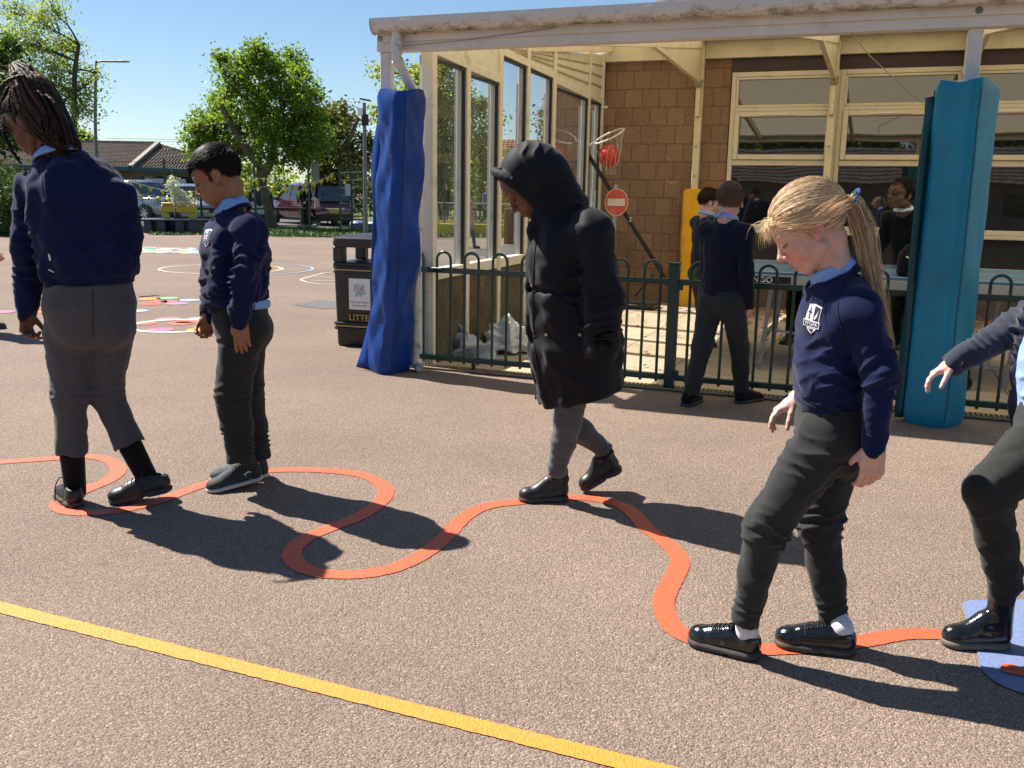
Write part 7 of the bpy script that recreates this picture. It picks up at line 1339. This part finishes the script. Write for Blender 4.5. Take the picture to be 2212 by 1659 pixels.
# ---- girl in the hooded coat
def coat_girl():
    Yc = 4.09; J_ = lambda x, y, d=0.0: at(x, y, Yc + d); fig = figure("child in a long black hooded coat, grey tights and black ankle boots", gnd(1180, 1080)); f = bear(268)
    J = dict(f=f, neck=J_(1200, 470), chest=J_(1222, 560), waist=J_(1235, 650), hem=J_(1255, 850), pelvis=J_(1240, 740), shL=J_(1278, 503, -.15), elL=J_(1305, 640, -.21), wrL=J_(1300, 750, -.235), shR=J_(1215, 500, .15), elR=J_(1225, 640, .2), wrR=J_(1228, 745, .18),
             hipL=J_(1245, 790, -.06), knL=J_(1226, 915, -.07), anL=J_(1203, 1012, -.03), hipR=J_(1245, 790, .08), knR=J_(1222, 905, .09), anR=J_(1302, 968, .15))
    H = head_frame(J_(1146, 398, 0), R(270), R(43), R(0), 1.17)
    body(fig, dict(J, wrL=J['elL'].lerp(J['wrL'], .30)), H, .0038, face_col(H, SK_D, (.012, .008, .007), (.16, .05, .045)), [hand_prims(J['elL'].lerp(J['wrL'], .30), J['wrL'] - J['elL'], (.1, 1, 0), (-1, 0, 0), .72, (.6, .6, .6, .6), .8), hand_prims(J['wrR'], (0, 0, -1), (0, -1, 0), (-1, 0, 0), .95, (.6, .6, .6, .6), .8)], .05)
    P = [cone(J['shL'], J['shR'], .088, k=.05), cone(J_(1212, 490), J['chest'], .12, .178, f, 1.12, .06), cone(J['chest'], J['waist'], .178, .190, f, 1.05, .05), cone(J['waist'], J_(1246, 770), .190, .200, f, 1.03, .04), cone(J_(1246, 770), J['hem'], .200, .192, f, 1.02, .03), plane(J['hem'], J['hem'] - J['waist'] + V3((.06, 0, 0)), .012), cone(J['hem'] - V3((0, 0, .06)), J['hem'] + V3((0, 0, .1)), .165, .168, None, 1, .006, '-')]
    for k in range(6): y = 500 + 60 * k; P.append(cone(J_(1150 - 8 * math.sin(k * .7), y, -.035), J_(1150 - 8 * math.sin((k + 1) * .7), y + 60, -.035), .016, .016, k=.012))
    P.append(cone(J_(1158, 470, -.04), J_(1150, 500, -.035), .03, .02, k=.02))
    rp = [J['waist'] + f * (.185 * math.cos(a)) + V3((-f.y, f.x, 0)) * (.196 * math.sin(a)) + V3((0, 0, .055)) for a in [i * math.pi / 8 for i in range(17)]]
    for a, b in zip(rp[:-1], rp[1:]): P.append(cone(a, b, .006, .006, k=.022, op='-'))
    P.append(cone(J_(1243, 655, -.30), J_(1256, 695, -.30), .11, .11, k=.006, op='-') if 0 else cone(J_(1244, 652, -.190), J_(1257, 692, -.192), .007, .007, k=.008, op='-'))
    segs = [(J['chest'], J['waist'], .026, .08, 41, .3, 1.1, 2.5), (J['waist'], J['hem'], .016, .17, 42, 0, 1.0, 3)]
    for s in ('L', 'R'):
        a, b, c = J['sh' + s], J['el' + s], J['wr' + s]; ux = (c - b).normalized(); P += [ball(a, .088, .04), cone(a.lerp(b, .1), b, .086, .078, k=.014), cone(b, c + ux * .01, .078, .068, k=.012), cone(c - ux * .035, c + ux * .06, .050, .054, k=.004, op='-'), plane(c + ux * .5, ux)]; segs += [(a, b, .018, .09, 43, .3, 1.1, 2), (b, c, .018, .075, 44, -.1, .85, 1.6)]
    ct = solid("coat", P, .0058, M_coat, fig, folds(segs, (waves(45, .13, 9, (1, 1, .6)), .0075)))
    for nm, q in (('placket_seam', [(1160, 500), (1152, 600), (1152, 700), (1160, 790), (1171, 850)]), ('pocket_welt', [(1240, 640), (1247, 668), (1256, 698)]), ('yoke_seam', [(1155, 628), (1190, 618), (1230, 622), (1262, 616)]), ('armhole_seam', [(1240, 490), (1238, 530), (1250, 580), (1262, 620)]), ('cuff_seam', [(1268, 726), (1298, 734), (1330, 728)])): seam_on(fig, ct, q, nm, .0028, mat('coat_seam', (.004, .004, .005), rough=.8))
    ax = [H['f'], H['s'], H['u']]; k = H['k']; hc = lambda a, b, c: hp(H, a, b, c)
    P = [ell(hc(-.024, 0, .022), ax, [.124 * k, .100 * k, .118 * k], .03), cone(hc(-.07, 0, -.03), J_(1222, 450), .085, .10, k=.06), cone(hc(.0, 0, -.05), J_(1180, 468), .075, .085, k=.05)]
    rim = [hc(.055 - .012 * math.sin(a) ** 2 + .012 * math.cos(a), .080 * math.sin(a), .018 + .103 * math.cos(a)) for a in [i * math.pi / 14 for i in range(29)]]
    for a, b in zip(rim[:-1], rim[1:]): P.append(cone(a, b, .0155, .0155, k=.016))
    P += [cone(hc(.0, 0, .012), hc(.20, 0, .012), .080 * k, .088 * k, H['u'], .84, .012, '-'), cone(hc(.03, 0, -.02), hc(.16, 0, -.06), .056 * k, .06 * k, None, 1, .012, '-')]
    hd = solid("hood", P, .0048, M_coat, fig, folds([(hc(.06, 0, .1), hc(-.12, 0, .0), .007, .10, 47, .35, 1.1, 2), (J_(1235, 400), J_(1205, 470), .010, .07, 48, -.2, 1.2, 1)], (waves(46, .16, 8), .0022)), parent=ct)
    rg = np.random.RandomState(4); n = 1600; a = rg.uniform(0, 2 * np.pi, n); base = np.stack([.060 + .012 * np.cos(a) - .012 * np.sin(a) ** 2, .070 * np.sin(a), .018 + .091 * np.cos(a)], 1); d = np.stack([.6 + rg.normal(0, .3, n), -np.sin(a) * .7 + rg.normal(0, .3, n), -np.cos(a) * .7 + rg.normal(0, .3, n)], 1) * .012; B = np.array([list(q) for q in ax]); T = np.linspace(0, 1, 4)[None, :, None]
    strands("hood_lining", ((base[:, None] + d[:, None] * T) @ B) * k + np.array(H['c']), .0011, M_hair, fig, parent=hd, col=np.tile([.008, .008, .009], (n, 1)))
    M_snap = mat("brass_snap", (.45, .36, .2), rough=.3, metal=.9)
    for px, py, tg in ((1148, 617, ct), (1154, 725, ct), (1180, 723, ct), (1253, 723, ct), (1104, 384, hd), (1146, 475, ct)):
        drape(fig, tg, px, py, "snap", M_snap, [(.007 * math.cos(a), .007 * math.sin(a)) for a in [i * math.pi / 6 for i in range(12)]], [tuple(range(12))], tg, .003)
    P = []
    for s in ('L', 'R'): limb(P, [J['hip' + s], J['kn' + s], J['kn' + s].lerp(J['an' + s], .4), J['an' + s]], [.086, .058, .056, .040], .02)
    F = shoe_frame(gnd(1226, 1080), gnd(1121, 1083)); F2 = shoe_frame(at(1342, 1012, Yc + .16), gnd(1258, 1065, .0) + V3((0, 0, .006)))
    for s, Fx in (('L', F), ('R', F2)): P.append(cone(J['an' + s], sp(Fx, .040, 0, .13), .040, .036, k=.02)); P.append(cone(sp(Fx, .040, 0, .13), sp(Fx, .042, 0, .06), .034, .03, k=.01))
    solid("tights", P, .005, M_tights, fig, lambda p: .0012 * np.sin(p @ np.array([40., 30, 160])))
    for Fx in (F, F2):
        s = shoe(fig, Fx, 'boot', M_lea, M_sole, .0042, name="boot", wk=1.0, collar=.150)
        solid("heel", [cone(sp(Fx, .034, 0, -.002), sp(Fx, .034, 0, .02), .036, .036, k=.01), plane(sp(Fx, 0, 0, -.006), -Fx['z']), plane(sp(Fx, 0, 0, .02), Fx['z'])], .004, M_sole, fig, parent=s)
        MB().tube([V3(q) - V3(fig['o']) for q in catmull([sp(Fx, .012, -.036, .105), sp(Fx, .06, -.042, .10), sp(Fx, .095, -.02, .10), sp(Fx, .10, .01, .10), sp(Fx, .06, .042, .10), sp(Fx, .01, .034, .105), sp(Fx, .0, 0, .106)], 3, True)], .010, 6, closed=True, sq=.3).build("ankle_strap", M_lea, s)
coat_girl()
# ---- child with braids, seen from behind
def braid_girl():
    Yc = 3.94; J_ = lambda x, y, d=0.0: at(x, y, Yc + d); fig = figure("child with high bundle of brown braids and grey trousers, seen from behind", gnd(220, 1092)); f = bear(322)
    J = dict(f=f, neck=J_(128, 335, .03), chest=J_(172, 440), waist=J_(190, 555), hem=J_(194, 596), pelvis=J_(194, 655), shL=J_(76, 412, -.02), elL=J_(60, 545, -.02), wrL=J_(57, 672, -.02), shR=J_(250, 424, .02), elR=J_(276, 520, .05), wrR=J_(258, 580, .24),
             hipL=J_(148, 715, -.02), knL=J_(151, 855, -.02), anL=J_(155, 972, -.02), hipR=J_(240, 715, .03), knR=J_(227, 842, .06), anR=J_(278, 956, .05))
    H = head_frame(J_(76, 268, .04), R(292), R(30), R(-4), 1.12)
    body(fig, J, H, .0036, face_col(H, SK_B, (.012, .008, .007), (.16, .05, .045), scalp=(.014, .009, .007)), [hand_prims(J['wrL'], (-.12, .05, -1), (1, .1, 0), (.25, 1, 0), 1.16, (.62, .95, .85, .8), .35, .05), hand_prims(J['wrR'], (-.3, .8, .2), (-1, 0, 0), (0, 0, 1), 1.1)], .052)
    jm = jumper(fig, J, dict(f=f, q=1.28, sh=.062, chest=.198, waist=.192, hem=.184, arm=(.072, .064, .046)), M_navyj, .0052, 51, fold=.015, extra=[cone(J_(128, 345, .02), J_(240, 428, .02), .05, .06, k=.05), cone(J_(128, 345, .02), J_(86, 410, .0), .05, .06, k=.05)], neck_r=.072)
    tr_ = trousers(fig, J, dict(f=f, pel=.186, pq=1.22, leg=(.098, .071, .060, .066)), M_grey, .005, 52, fold=.0060, seat=.06, extra=[cone(J_(199, 668, -.17), J_(203, 735, -.15), .010, .014, k=.03, op='-')])
    polo_collar(fig, J_(125, 330, .03), (-.30, .18, .93), .085, .036, 1.25, M_polo, .004)
    seam_on(fig, jm, [(112, 338), (97, 358), (91, 388), (93, 420)]); seam_on(fig, jm, [(176, 330), (212, 356), (240, 388), (252, 420)]); seam_on(fig, jm, [(108, 582), (150, 586), (200, 585), (255, 580)], 'hem_seam'); seam_on(fig, jm, [(32, 652), (55, 657), (82, 652)], 'cuff_seam'); seam_on(fig, tr_, [(108, 614), (100, 680), (107, 760), (115, 850), (120, 940)]); seam_on(fig, tr_, [(200, 625), (201, 680), (202, 730)])
    drape(fig, jm, 108, 556, "paint_fleck", M_white, [(-.006, -.014), (.004, -.012), (.006, .012), (-.002, .016)], [(0, 1, 2, 3)], jm, .003); drape(fig, jm, 111, 585, "paint_fleck", M_white, [(-.012, .004), (.012, -.006), (.012, -.001), (-.008, .008)], [(0, 1, 2, 3)], jm, .003)
    for s, (c0, c1) in (("L", ((156, 985), (163, 1062))), ("R", ((283, 965), (322, 1040)))): solid("sock", [cone(J_(*c0, -.02 if s == "L" else .05), J_(*c1, .0 if s == "L" else .07), .050, .044)], .005, M_black_cl, fig)
    FL = shoe_frame(gnd(168, 1098), gnd(126, 1066)); FR = shoe_frame(at(372, 1058, 4.02), gnd(237, 1088))
    FL = dict(FL, L=.225); FR = dict(FR, L=.262)
    for Fx in (FL, FR):
        s = shoe(fig, Fx, 'lace', M_lea, M_sole, .0042, wk=.98, collar=.086)
        lace_on(fig, s, Fx, (.105, .120, .135, .150), .022, .0028, M_blk, 'lace', .010); lace_on(fig, s, Fx, (.170,), .034, .0015, M_sole, 'toe_seam')
        for sg in (-1, 1): MB().tube([V3(q) - V3(fig['o']) for q in catmull([sp(Fx, .10, 0, .088), sp(Fx, .10, .03 * sg, .12), sp(Fx, .11, .05 * sg, .085), sp(Fx, .12, .052 * sg, .03), sp(Fx, .125, .056 * sg, .008)], 5)], .0024, 5).build("lace_end", M_blk, s)
    # braids
    KY = [(47, 166, .010), (56, 176, .036), (69, 198, .058), (86, 230, .066), (112, 268, .054), (140, 298, .028)]
    rg = np.random.RandomState(6); ax = [H['f'], H['s'], H['u']]
    hair_cap(fig, H, (.008, .005, .004), [((.07, 0, .045), (.70, 0, -.71)), ((-.05, 0, -.035), (.35, 0, -.94))], .0045, .004, extra=[cone(J_(p_[0], p_[1], .04 - .014 * i), J_(q_[0], q_[1], .026 - .014 * i), p_[2], q_[2], k=.02) for i, (p_, q_) in enumerate(zip(KY[:-1], KY[1:]))])
    def braid(paths, r): 
        P = np.asarray(paths); n, k, _ = P.shape; rr = r * (1 + .22 * np.sin(np.arange(k) * 2.1))[None, :] * np.ones((n, 1)); rr[:, -3:] *= np.array([.9, .7, .4]); return rr
    W2 = lambda p: np.array(list(p)); top = [W2(J_(44, 172, .05)), W2(J_(60, 180, .02)), W2(J_(80, 190, .0)), W2(J_(36, 190, .05))]
    Bz = lambda a, b, c, d, t: (1 - t) ** 3 * a + 3 * t * (1 - t) ** 2 * b + 3 * t * t * (1 - t) * c + t ** 3 * d; ts = np.linspace(0, 1, 34)[:, None]
    pony = W2(hp(H, -.028, 0, .135)); A = []
    for i in range(150):
        st = W2(hp(H, rg.uniform(-.09, .03), rg.uniform(-.055, .055), .12)); st = pony * .45 + st * .55; q = rg.rand()
        up = W2(J_(36 + 62 * q + rg.normal(0, 4), 168 + 34 * q ** 1.5 + abs(rg.normal(0, 9)), rg.uniform(-.06, .12))); e = W2(J_(88 + 80 * q + rg.normal(0, 9), 272 + 44 * q ** .6 + rg.normal(0, 7), rg.uniform(-.13, .06)))
        sh = W2(J_(92 + 45 * q + rg.normal(0, 6), 195 + 40 * q, rg.uniform(-.10, .08))); A.append(Bz(st, up + (up - st) * .35, sh + (sh - e) * .25, e, ts))
    for i in range(120):                                                   # scalp braids drawn up to the bundle
        th = rg.uniform(0, 2 * np.pi); v_ = rg.rand(); cv = math.sqrt(1 - (.55 * v_) ** 2); f0, s0 = -.012 + .090 * np.cos(th) * cv, .072 * np.sin(th) * cv; u0 = .030 + .028 * np.cos(th) + .05 * v_; a = W2(hp(H, f0 * 1.08, s0 * 1.08, u0)); b = W2(hp(H, f0 * .75, s0 * .78, .105)); A.append(Bz(a, a * .4 + b * .6 + W2(H['u']) * .015, b, pony, ts))
    ky = [(44, 160, .012), (55, 172, .042), (69, 196, .064), (86, 230, .072), (112, 270, .060), (143, 303, .030)]; tt = np.linspace(0, 1, 34); kc = np.array([list(J_(x, y, .04 - .014 * i)) for i, (x, y, r) in enumerate(ky)]); kt = np.linspace(0, 1, 6); Cn = np.stack([np.interp(tt, kt, kc[:, j]) for j in range(3)], 1); Rn = np.interp(tt, kt, [r for _, _, r in ky]); ad = (kc[-1] - kc[0]) / np.linalg.norm(kc[-1] - kc[0]); e1 = np.cross(ad, [0, 1, 0]); e1 /= np.linalg.norm(e1); e2 = np.cross(ad, e1)
    for i in range(150):
        ph = 2 * np.pi * i / 150 + rg.normal(0, .04); sw = rg.normal(0, .35); ext = rg.uniform(.9, 1.12); q = ph + sw * tt; A.append(Cn + (np.cos(q)[:, None] * e1 + np.sin(q)[:, None] * e2) * (Rn * (1 + .10 * rg.rand() + .05 * np.sin(tt * 7 + rg.uniform(0, 6))) + .003)[:, None] + ad[None] * (rg.uniform(-.03, .06) * tt ** 2 + rg.uniform(-.05, .03) * (1 - tt) ** 3)[:, None])
    for i in range(16):
        st = W2(J_(62 + rg.normal(0, 8), 176 + rg.normal(0, 6), rg.uniform(-.05, .1))); e = st + np.array([rg.uniform(-.10, .05), rg.uniform(-.1, .1), rg.uniform(-.12, .02)]); A.append(Bz(st, st + np.array([rg.uniform(-.04, .02), 0, .05]), e + np.array([0, 0, .06]), e, ts))
    A.append(Bz(W2(J_(14, 258, .02)), W2(J_(-2, 270, .02)), W2(J_(8, 305, .0)), W2(J_(47, 355, -.02)), ts)); A.append(Bz(W2(J_(12, 262, .02)), W2(J_(4, 280, .04)), W2(J_(14, 310, .03)), W2(J_(44, 350, .03)), ts))
    A = np.array(A); n = len(A); A[:, :, :] += (rg.normal(size=(n, 1, 3)) * .002); base = np.array([.030, .014, .008]); cc = base[None] * np.exp(rg.normal(0, .45, n))[:, None]; hi = rg.rand(n) < .12; cc[hi] = np.array([.16, .085, .04]) * rg.uniform(.5, 1.2, hi.sum())[:, None]
    strands("braids", A, braid(A, .0070), M_hair, fig, col=cc, sides=6)
    n = 260; a = rg.uniform(-.3, 3.4, n); L = np.stack([.055 + .03 * np.sin(a) * rg.rand(n), .074 * np.cos(a) * .9, .02 + .06 * np.sin(a)], 1) * 1.05; d = rg.normal(size=(n, 3)) * .010 + np.array([.006, 0, .004]); B = np.array([list(q) for q in ax]); T = np.linspace(0, 1, 5)[None, :, None]
    strands("baby_hair", ((L[:, None] + d[:, None] * T + .004 * np.sin(T * 9)) @ B) * H['k'] + np.array(H['c']), .0007, M_hair, fig, col=np.tile([.03, .018, .012], (n, 1)))
braid_girl()
# ---- child walking in at the right edge
def edge_child():
    Yc = 2.74; J_ = lambda x, y, d=0.0: at(x, y, Yc + d); fig = figure("child in slate cardigan and pale blue shirt entering at the right edge in patent boots", gnd(2200, 1400)); f = bear(278)
    J = dict(f=f, neck=J_(2352, 560), chest=J_(2332, 680), waist=J_(2312, 800), hem=J_(2302, 868), pelvis=J_(2296, 915), shL=J_(2410, 660, -.12), elL=J_(2440, 800, -.14), wrL=J_(2450, 920, -.15), shR=J_(2300, 640, .13), elR=J_(2190, 708, .20), wrR=J_(2062, 784, .20),
             hipL=J_(2265, 950, -.08), knL=J_(2135, 1060, -.08), anL=J_(2172, 1265, -.03), hipR=J_(2300, 940, .08), knR=J_(2290, 1130, .09), anR=J_(2345, 1330, .1))
    H = head_frame(J_(2375, 445, 0), R(280), R(8), 0, 1.02)
    body(fig, J, H, .0036, face_col(H, SK_P, (.2, .12, .08), (.5, .18, .15), blush=(.68, .22, .17)), [hand_prims(J['wrR'], (-.86, .05, -.5), (-.3, -.3, -.9), (-.2, -1, .25), .98, (.30, .42, .5, .5), .2, .09), hand_prims(J['wrL'], (0, 0, -1), (0, 1, 0), (-1, 0, 0), 1.0)], .042)
    hair_cap(fig, H, (.10, .06, .035), [((.085, 0, .050), (.62, 0, -.78)), ((-.02, 0, -.002), (.5, 0, -.86)), ((-.08, 0, -.05), (0, 0, -1))], .006, .008); tuft_hair(fig, H, (.12, .07, .04), 3000, .02, 9, lambda L: np.stack([-.8 + 0 * L[:, 0], .1 + 0 * L[:, 0], -.3 + 0 * L[:, 2]], 1), short_cut(), .2, .0013, root=1.10)
    J2 = dict(J); sh_ = solid("polo_shirt", [cone(J['shL'], J['shR'], .05, k=.04), cone(J_(2345, 600), J['chest'], .09, .158, f, 1.32, .05), cone(J['chest'], J['waist'], .158, .168, f, 1.3, .05), cone(J['waist'], J['hem'] - V3((0, 0, .02)), .168, .155, f, 1.3, .03)], .005, M_polo, fig, folds([(J['chest'], J['hem'], .009, .09, 61, .2, 1.1, 2)], (waves(62, .12), .003)))
    polo_collar(fig, J_(2346, 558), (-.45, 0, .88), .06, .034, 1.2, M_polo, .004)
    M_card = cloth("slate_cardigan", (.030, .032, .050), .25, 700); P = [ball(J['shR'], .062, .03), cone(J['shR'], J['elR'], .058, .052, k=.02), cone(J['elR'], J['wrR'], .052, .040, k=.012), ball(J['shL'], .062, .03), cone(J['shL'], J['elL'], .058, .05, k=.02), cone(J['elL'], J['wrL'], .05, .04, k=.012), cone(J_(2345, 600), J['chest'], .10, .170, f, 1.25, .05), cone(J['chest'], J['waist'], .170, .182, f, 1.22, .05), cone(J['waist'], J['hem'] - V3((0, 0, .02)), .182, .178, f, 1.2, .03)]
    ux = (J['wrR'] - J['elR']).normalized(); P += [cone(J['wrR'] - ux * .05, J['wrR'] + ux * .006, .037, .033, k=.006), cone(J['wrR'] + ux * .0, J['wrR'] + ux * .05, .027, .028, k=.003, op='-'), cone(J_(2345, 560) + f * .17, J['hem'] + f * .20 - V3((0, 0, .1)), .12, .13, k=.01, op='-')]
    solid("cardigan", P, .005, M_card, fig, folds([(J['elR'], J['wrR'], .010, .05, 63, -.2, .85, 1.5), (J['shR'], J['elR'], .010, .07, 64, .2, 1.1, 2)], (waves(65, .12), .003)))
    trousers(fig, J, dict(f=f, pel=.158, pq=1.25, leg=(.100, .064, .056, .048)), M_charc, .005, 66, fold=.0055, seat=.03)
    F = shoe_frame(gnd(2245, 1395), gnd(2033, 1387)); F = dict(F, L=.245); F2 = shoe_frame(gnd(2440, 1440), gnd(2260, 1420))
    F['L'] = .205; F['o'] = gnd(2033, 1392) - F['x'] * F['L']
    for Fx in (F, F2):
        s = shoe(fig, Fx, 'boot', M_pat, M_solet, .0042, name="boot", wk=1.08, collar=.165)
        an = J['anL'] if Fx is F else J['anR']; solid('trouser_end', [cone(an + V3((0, 0, .05)), sp(Fx, .04, 0, .16), .046, .034), cone(sp(Fx, .04, 0, .16), sp(Fx, .042, 0, .1), .034, .03)], .005, M_charc, fig)
        MB().tube([V3(q) - V3(fig['o']) for q in catmull([sp(Fx, .004, 0, .16), sp(Fx, -.012, 0, .185), sp(Fx, .012, 0, .19)], 3)], .005, 5).build("pull_tab", M_solet, s)
edge_child()
# ---- the children under the canopy and the far figures
def simple(label, base, ht, deg, skin, hair, top, legs, h=.008, pose=None, shoes=M_lea, collar=M_polo, lean=0.0, arms=((.05, -.02), (.05, -.02)), step=.12, hat=None, longhair=False, group=None, head=(0, 0), hd=1.0, bw=.86, skirt=False, coat=0.0, knee=0.0, out=.0):
    """whole figure from its height, bearing and a few pose numbers; arms: (forward, outward) swing of the left and right wrist"""
    fig = figure(label, base, group); f = bear(deg); s = V3((-f.y, f.x, 0)); b = V3(base); u = V3((0, 0, 1)); k = ht / 1.4
    def p(x, y, z): return b + f * (x + lean * max(0, z - .7) ) * k + s * y * k + u * z * k
    J = dict(f=f, neck=p(0, 0, 1.175), chest=p(0, 0, 1.0), waist=p(0, 0, .80), hem=p(0, 0, .695), pelvis=p(0, 0, .68))
    for S_, y, st, (af, ao) in (("L", 1, step, arms[0]), ("R", -1, -step, arms[1])):
        J["sh" + S_] = p(-.01, .150 * bw * y, 1.10); J["el" + S_] = p(-.03 + af * .35, (.195 * bw + ao * .5) * y, .86 + max(0, af - .2) * .2); J["wr" + S_] = p(af, (.185 * bw + ao) * y, .66 + max(0, af - .1) * .55); J["hip" + S_] = p(0, .075 * y, .66); J["kn" + S_] = p(st * .55 + .02 + knee, .08 * y, .37); J["an" + S_] = p(st, .085 * y, .07)
    hc = p(.02, 0, 1.285); H = head_frame(hc, R(deg + head[0]), R(head[1]), 0, hd * k ** .5)
    d = dict(f=f, q=1.35, sh=.062 * k, chest=.155 * k * bw, waist=.160 * k * bw, hem=.150 * k * bw, arm=(.057 * k, .047 * k, .036 * k))
    body(fig, J, H, min(h, .0075) if h < .012 else h, face_col(H, skin, hair, [q * .7 for q in skin]), [hand_prims(J['wrL'], J['wrL'] - J['elL'], -s, f, 1.05 * k), hand_prims(J['wrR'], J['wrR'] - J['elR'], s, f, 1.05 * k)], .045 * k)
    if coat: P_ = [cone(J['waist'], p(0, 0, .68 - coat), d['waist'], d['hem'] * 1.15, f, 1.2, .03), plane(p(0, 0, .68 - coat), -u)]
    jm = jumper(fig, J, d, top, h, 7, fold=.006, name="coat" if coat else "jumper", hem_cut=not coat, extra=P_ if coat else ())
    if collar: polo_collar(fig, p(.0, 0, 1.195), u * .93 + f * -.0 + f * .25, .064 * k, .036 * k, 1.2, collar, min(h, .006))
    if skirt: solid("skirt", [cone(J['pelvis'] + u * .05, p(0, 0, .42), .14 * k, .19 * k, f, 1.15), plane(p(0, 0, .42), -u)], h, legs, fig)
    else: trousers(fig, J, dict(f=f, pel=.145 * k * bw, pq=1.25, leg=(.088 * k, .060 * k, .054 * k, .050 * k)), legs, h, 8, fold=.006, rumple=.4, seat=.035 * k)
    for S_, y, st in (("L", 1, step), ("R", -1, -step)):
        g0 = p(st - .06, .085 * y, 0); shoe(fig, shoe_frame(g0, g0 + (f + s * .2 * y) * .235 * k), 'trainer', shoes, M_sole, min(.006, h), collar=.08 * k)
    if longhair: solid("hair", [ell(hp(H, -.022, 0, .036), [H['f'], H['s'], H['u']], [.100 * H['k'], .085 * H['k'], .095 * H['k']]), cone(hp(H, -.06, 0, .0), hp(H, -.085, 0, -.14), .055, .04, k=.03), cone(hp(H, .06, 0, -.05), hp(H, .12, 0, -.05), .075, .08, k=.01, op='-')], h, M_hair, fig, col=lambda V: np.tile(hair, (len(V), 1)))
    else:
        hair_cap(fig, H, hair, [((.085, 0, .050), (.62, 0, -.78)), ((-.02, 0, -.002), (.5, 0, -.86)), ((-.08, 0, -.05), (0, 0, -1))], min(h, .006), .007)
        if h < .010: tuft_hair(fig, H, hair, 3400, .012, 9, lambda L: np.stack([.8 + 0 * L[:, 0], .1 + 0 * L[:, 0], -.7 + 1.0 * (L[:, 2] > .08)], 1), short_cut(), .3, .0013, root=1.10)
    return fig, J, H, jm
SK_F = (.62, .36, .28)
simple("boy with short brown hair standing outside the fence with his back turned", gnd(1546, 872), 1.44, 44, SK_F, (.15, .092, .058), M_navyd, M_charc, .0065, arms=((.20, -.04), (.05, .0)), step=-.17, head=(-34, 4), shoes=M_black_cl, hd=1.02)
simple("boy with dark hair standing inside the fence facing right beside the yellow pad", uv2w(1.78, 2.0), 1.42, 66, SK_F, (.030, .020, .016), M_navyd, M_charc, .0085, arms=((.22, -.04), (.20, -.04)), step=.08, head=(18, 12))
g_, J_, H_, j_ = simple("boy in black jumper and glasses leaning over the table tennis table", uv2w(3.53, 2.5), 1.52, 222, SK_D, (.010, .008, .008), M_black_cl, M_charc, .0085, arms=((.34, .03), (.34, .03)), step=.04, lean=.62, head=(26, -6), collar=cloth("white_collar", (.75, .75, .75)), hd=1.12)
for sd in (-1, 1):
    c = [V3(hp(H_, .100 - .012 * abs(.034 * sd + .019 * math.cos(a)) / .05, .033 * sd + .021 * math.cos(a), .004 + .016 * math.sin(a))) - V3(g_['o']) for a in [i * math.pi / 10 for i in range(20)]]; MB().tube(c, .0038, 5, closed=True).build("glasses_rim", M_blk, g_['t']); MB().tube([V3(hp(H_, .094, .054 * sd, .008)) - V3(g_['o']), V3(hp(H_, -.01, .076 * sd, .012)) - V3(g_['o'])], .003, 5).build("glasses_arm", M_blk, g_['t'])
simple("child in black leaning on the table behind the blonde girl", uv2w(2.62, 2.55), 1.45, 205, SK_P, (.012, .01, .01), M_black_cl, M_black_cl, .010, arms=((.36, -.02), (.36, -.02)), step=.03, lean=.7, head=(0, 20), collar=None)
bg_ = bthing("bag", "dark bag with a pale cord hanging on the table edge beside the teal pad", "bag"); MB().loft([rrect(.20, .14, .05, 0), rrect(.26, .18, .07, .06), rrect(.25, .16, .07, .20), rrect(.14, .08, .03, .27)]).build("body", M_black_cl, bg_, loc=(3.52, 1.12, .755)); MB().tube(catmull([(3.45, 1.04, .94), (3.50, 1.0, .91), (3.55, 1.0, .86)], 4), .006, 6).build("cord", mat("cord_pale", (.6, .58, .35)), bg_)
simple("child in pale blue shirt and dark skirt half cut off by the left edge", V3((-5.05, 8.75, 0)), 1.42, 60, SK_F, (.05, .03, .02), cloth("pale_shirt", (.42, .52, .68)), M_black_cl, .010, arms=((.20, .02), (.22, .03)), collar=None, skirt=True)
simple("child in dark clothes mostly hidden behind the braided child's sleeve", gnd(66, 577), 1.35, 40, SK_F, (.03, .02, .015), M_navyd, M_black_cl, .012, arms=((.12, .20), (.1, .0)), collar=None, step=.16)
simple("woman in black coat with fair hair standing beyond the glazed screen", gnd(962, 487), 1.68, 20, SK_F, (.45, .30, .16), M_black_cl, M_grey, .016, longhair=True, coat=.12, collar=None)
simple("child in pink coat walking beyond the second pane of the screen", gnd(1015, 537), 1.15, 100, SK_F, (.3, .2, .1), cloth("pink_coat", (.50, .30, .30)), M_grey, .014, longhair=True, coat=.1, collar=None)
simple("adult in violet jacket standing by the bicycles beyond the screen", gnd(1052, 490), 1.62, 140, SK_F, (.2, .12, .06), cloth("violet_jacket", (.14, .11, .24)), M_black_cl, .016, longhair=True, coat=.05, collar=None)
simple("child in light blue hooded top beside the woman in the black coat", gnd(941, 490), .95, 60, SK_F, (.10, .22, .34), cloth("teal_hoodie", (.08, .20, .32)), M_grey, .016, coat=.03, collar=None)
simple("woman in dark dress with a yellow top walking past the maroon car", V3((at(660, 450, 37.2).x, 37.2, 0)), 1.66, 200, SK_F, (.18, .09, .05), M_black_cl, M_black_cl, .018, arms=((.25, .0), (.25, .0)), longhair=True, coat=.3, collar=M_flag)
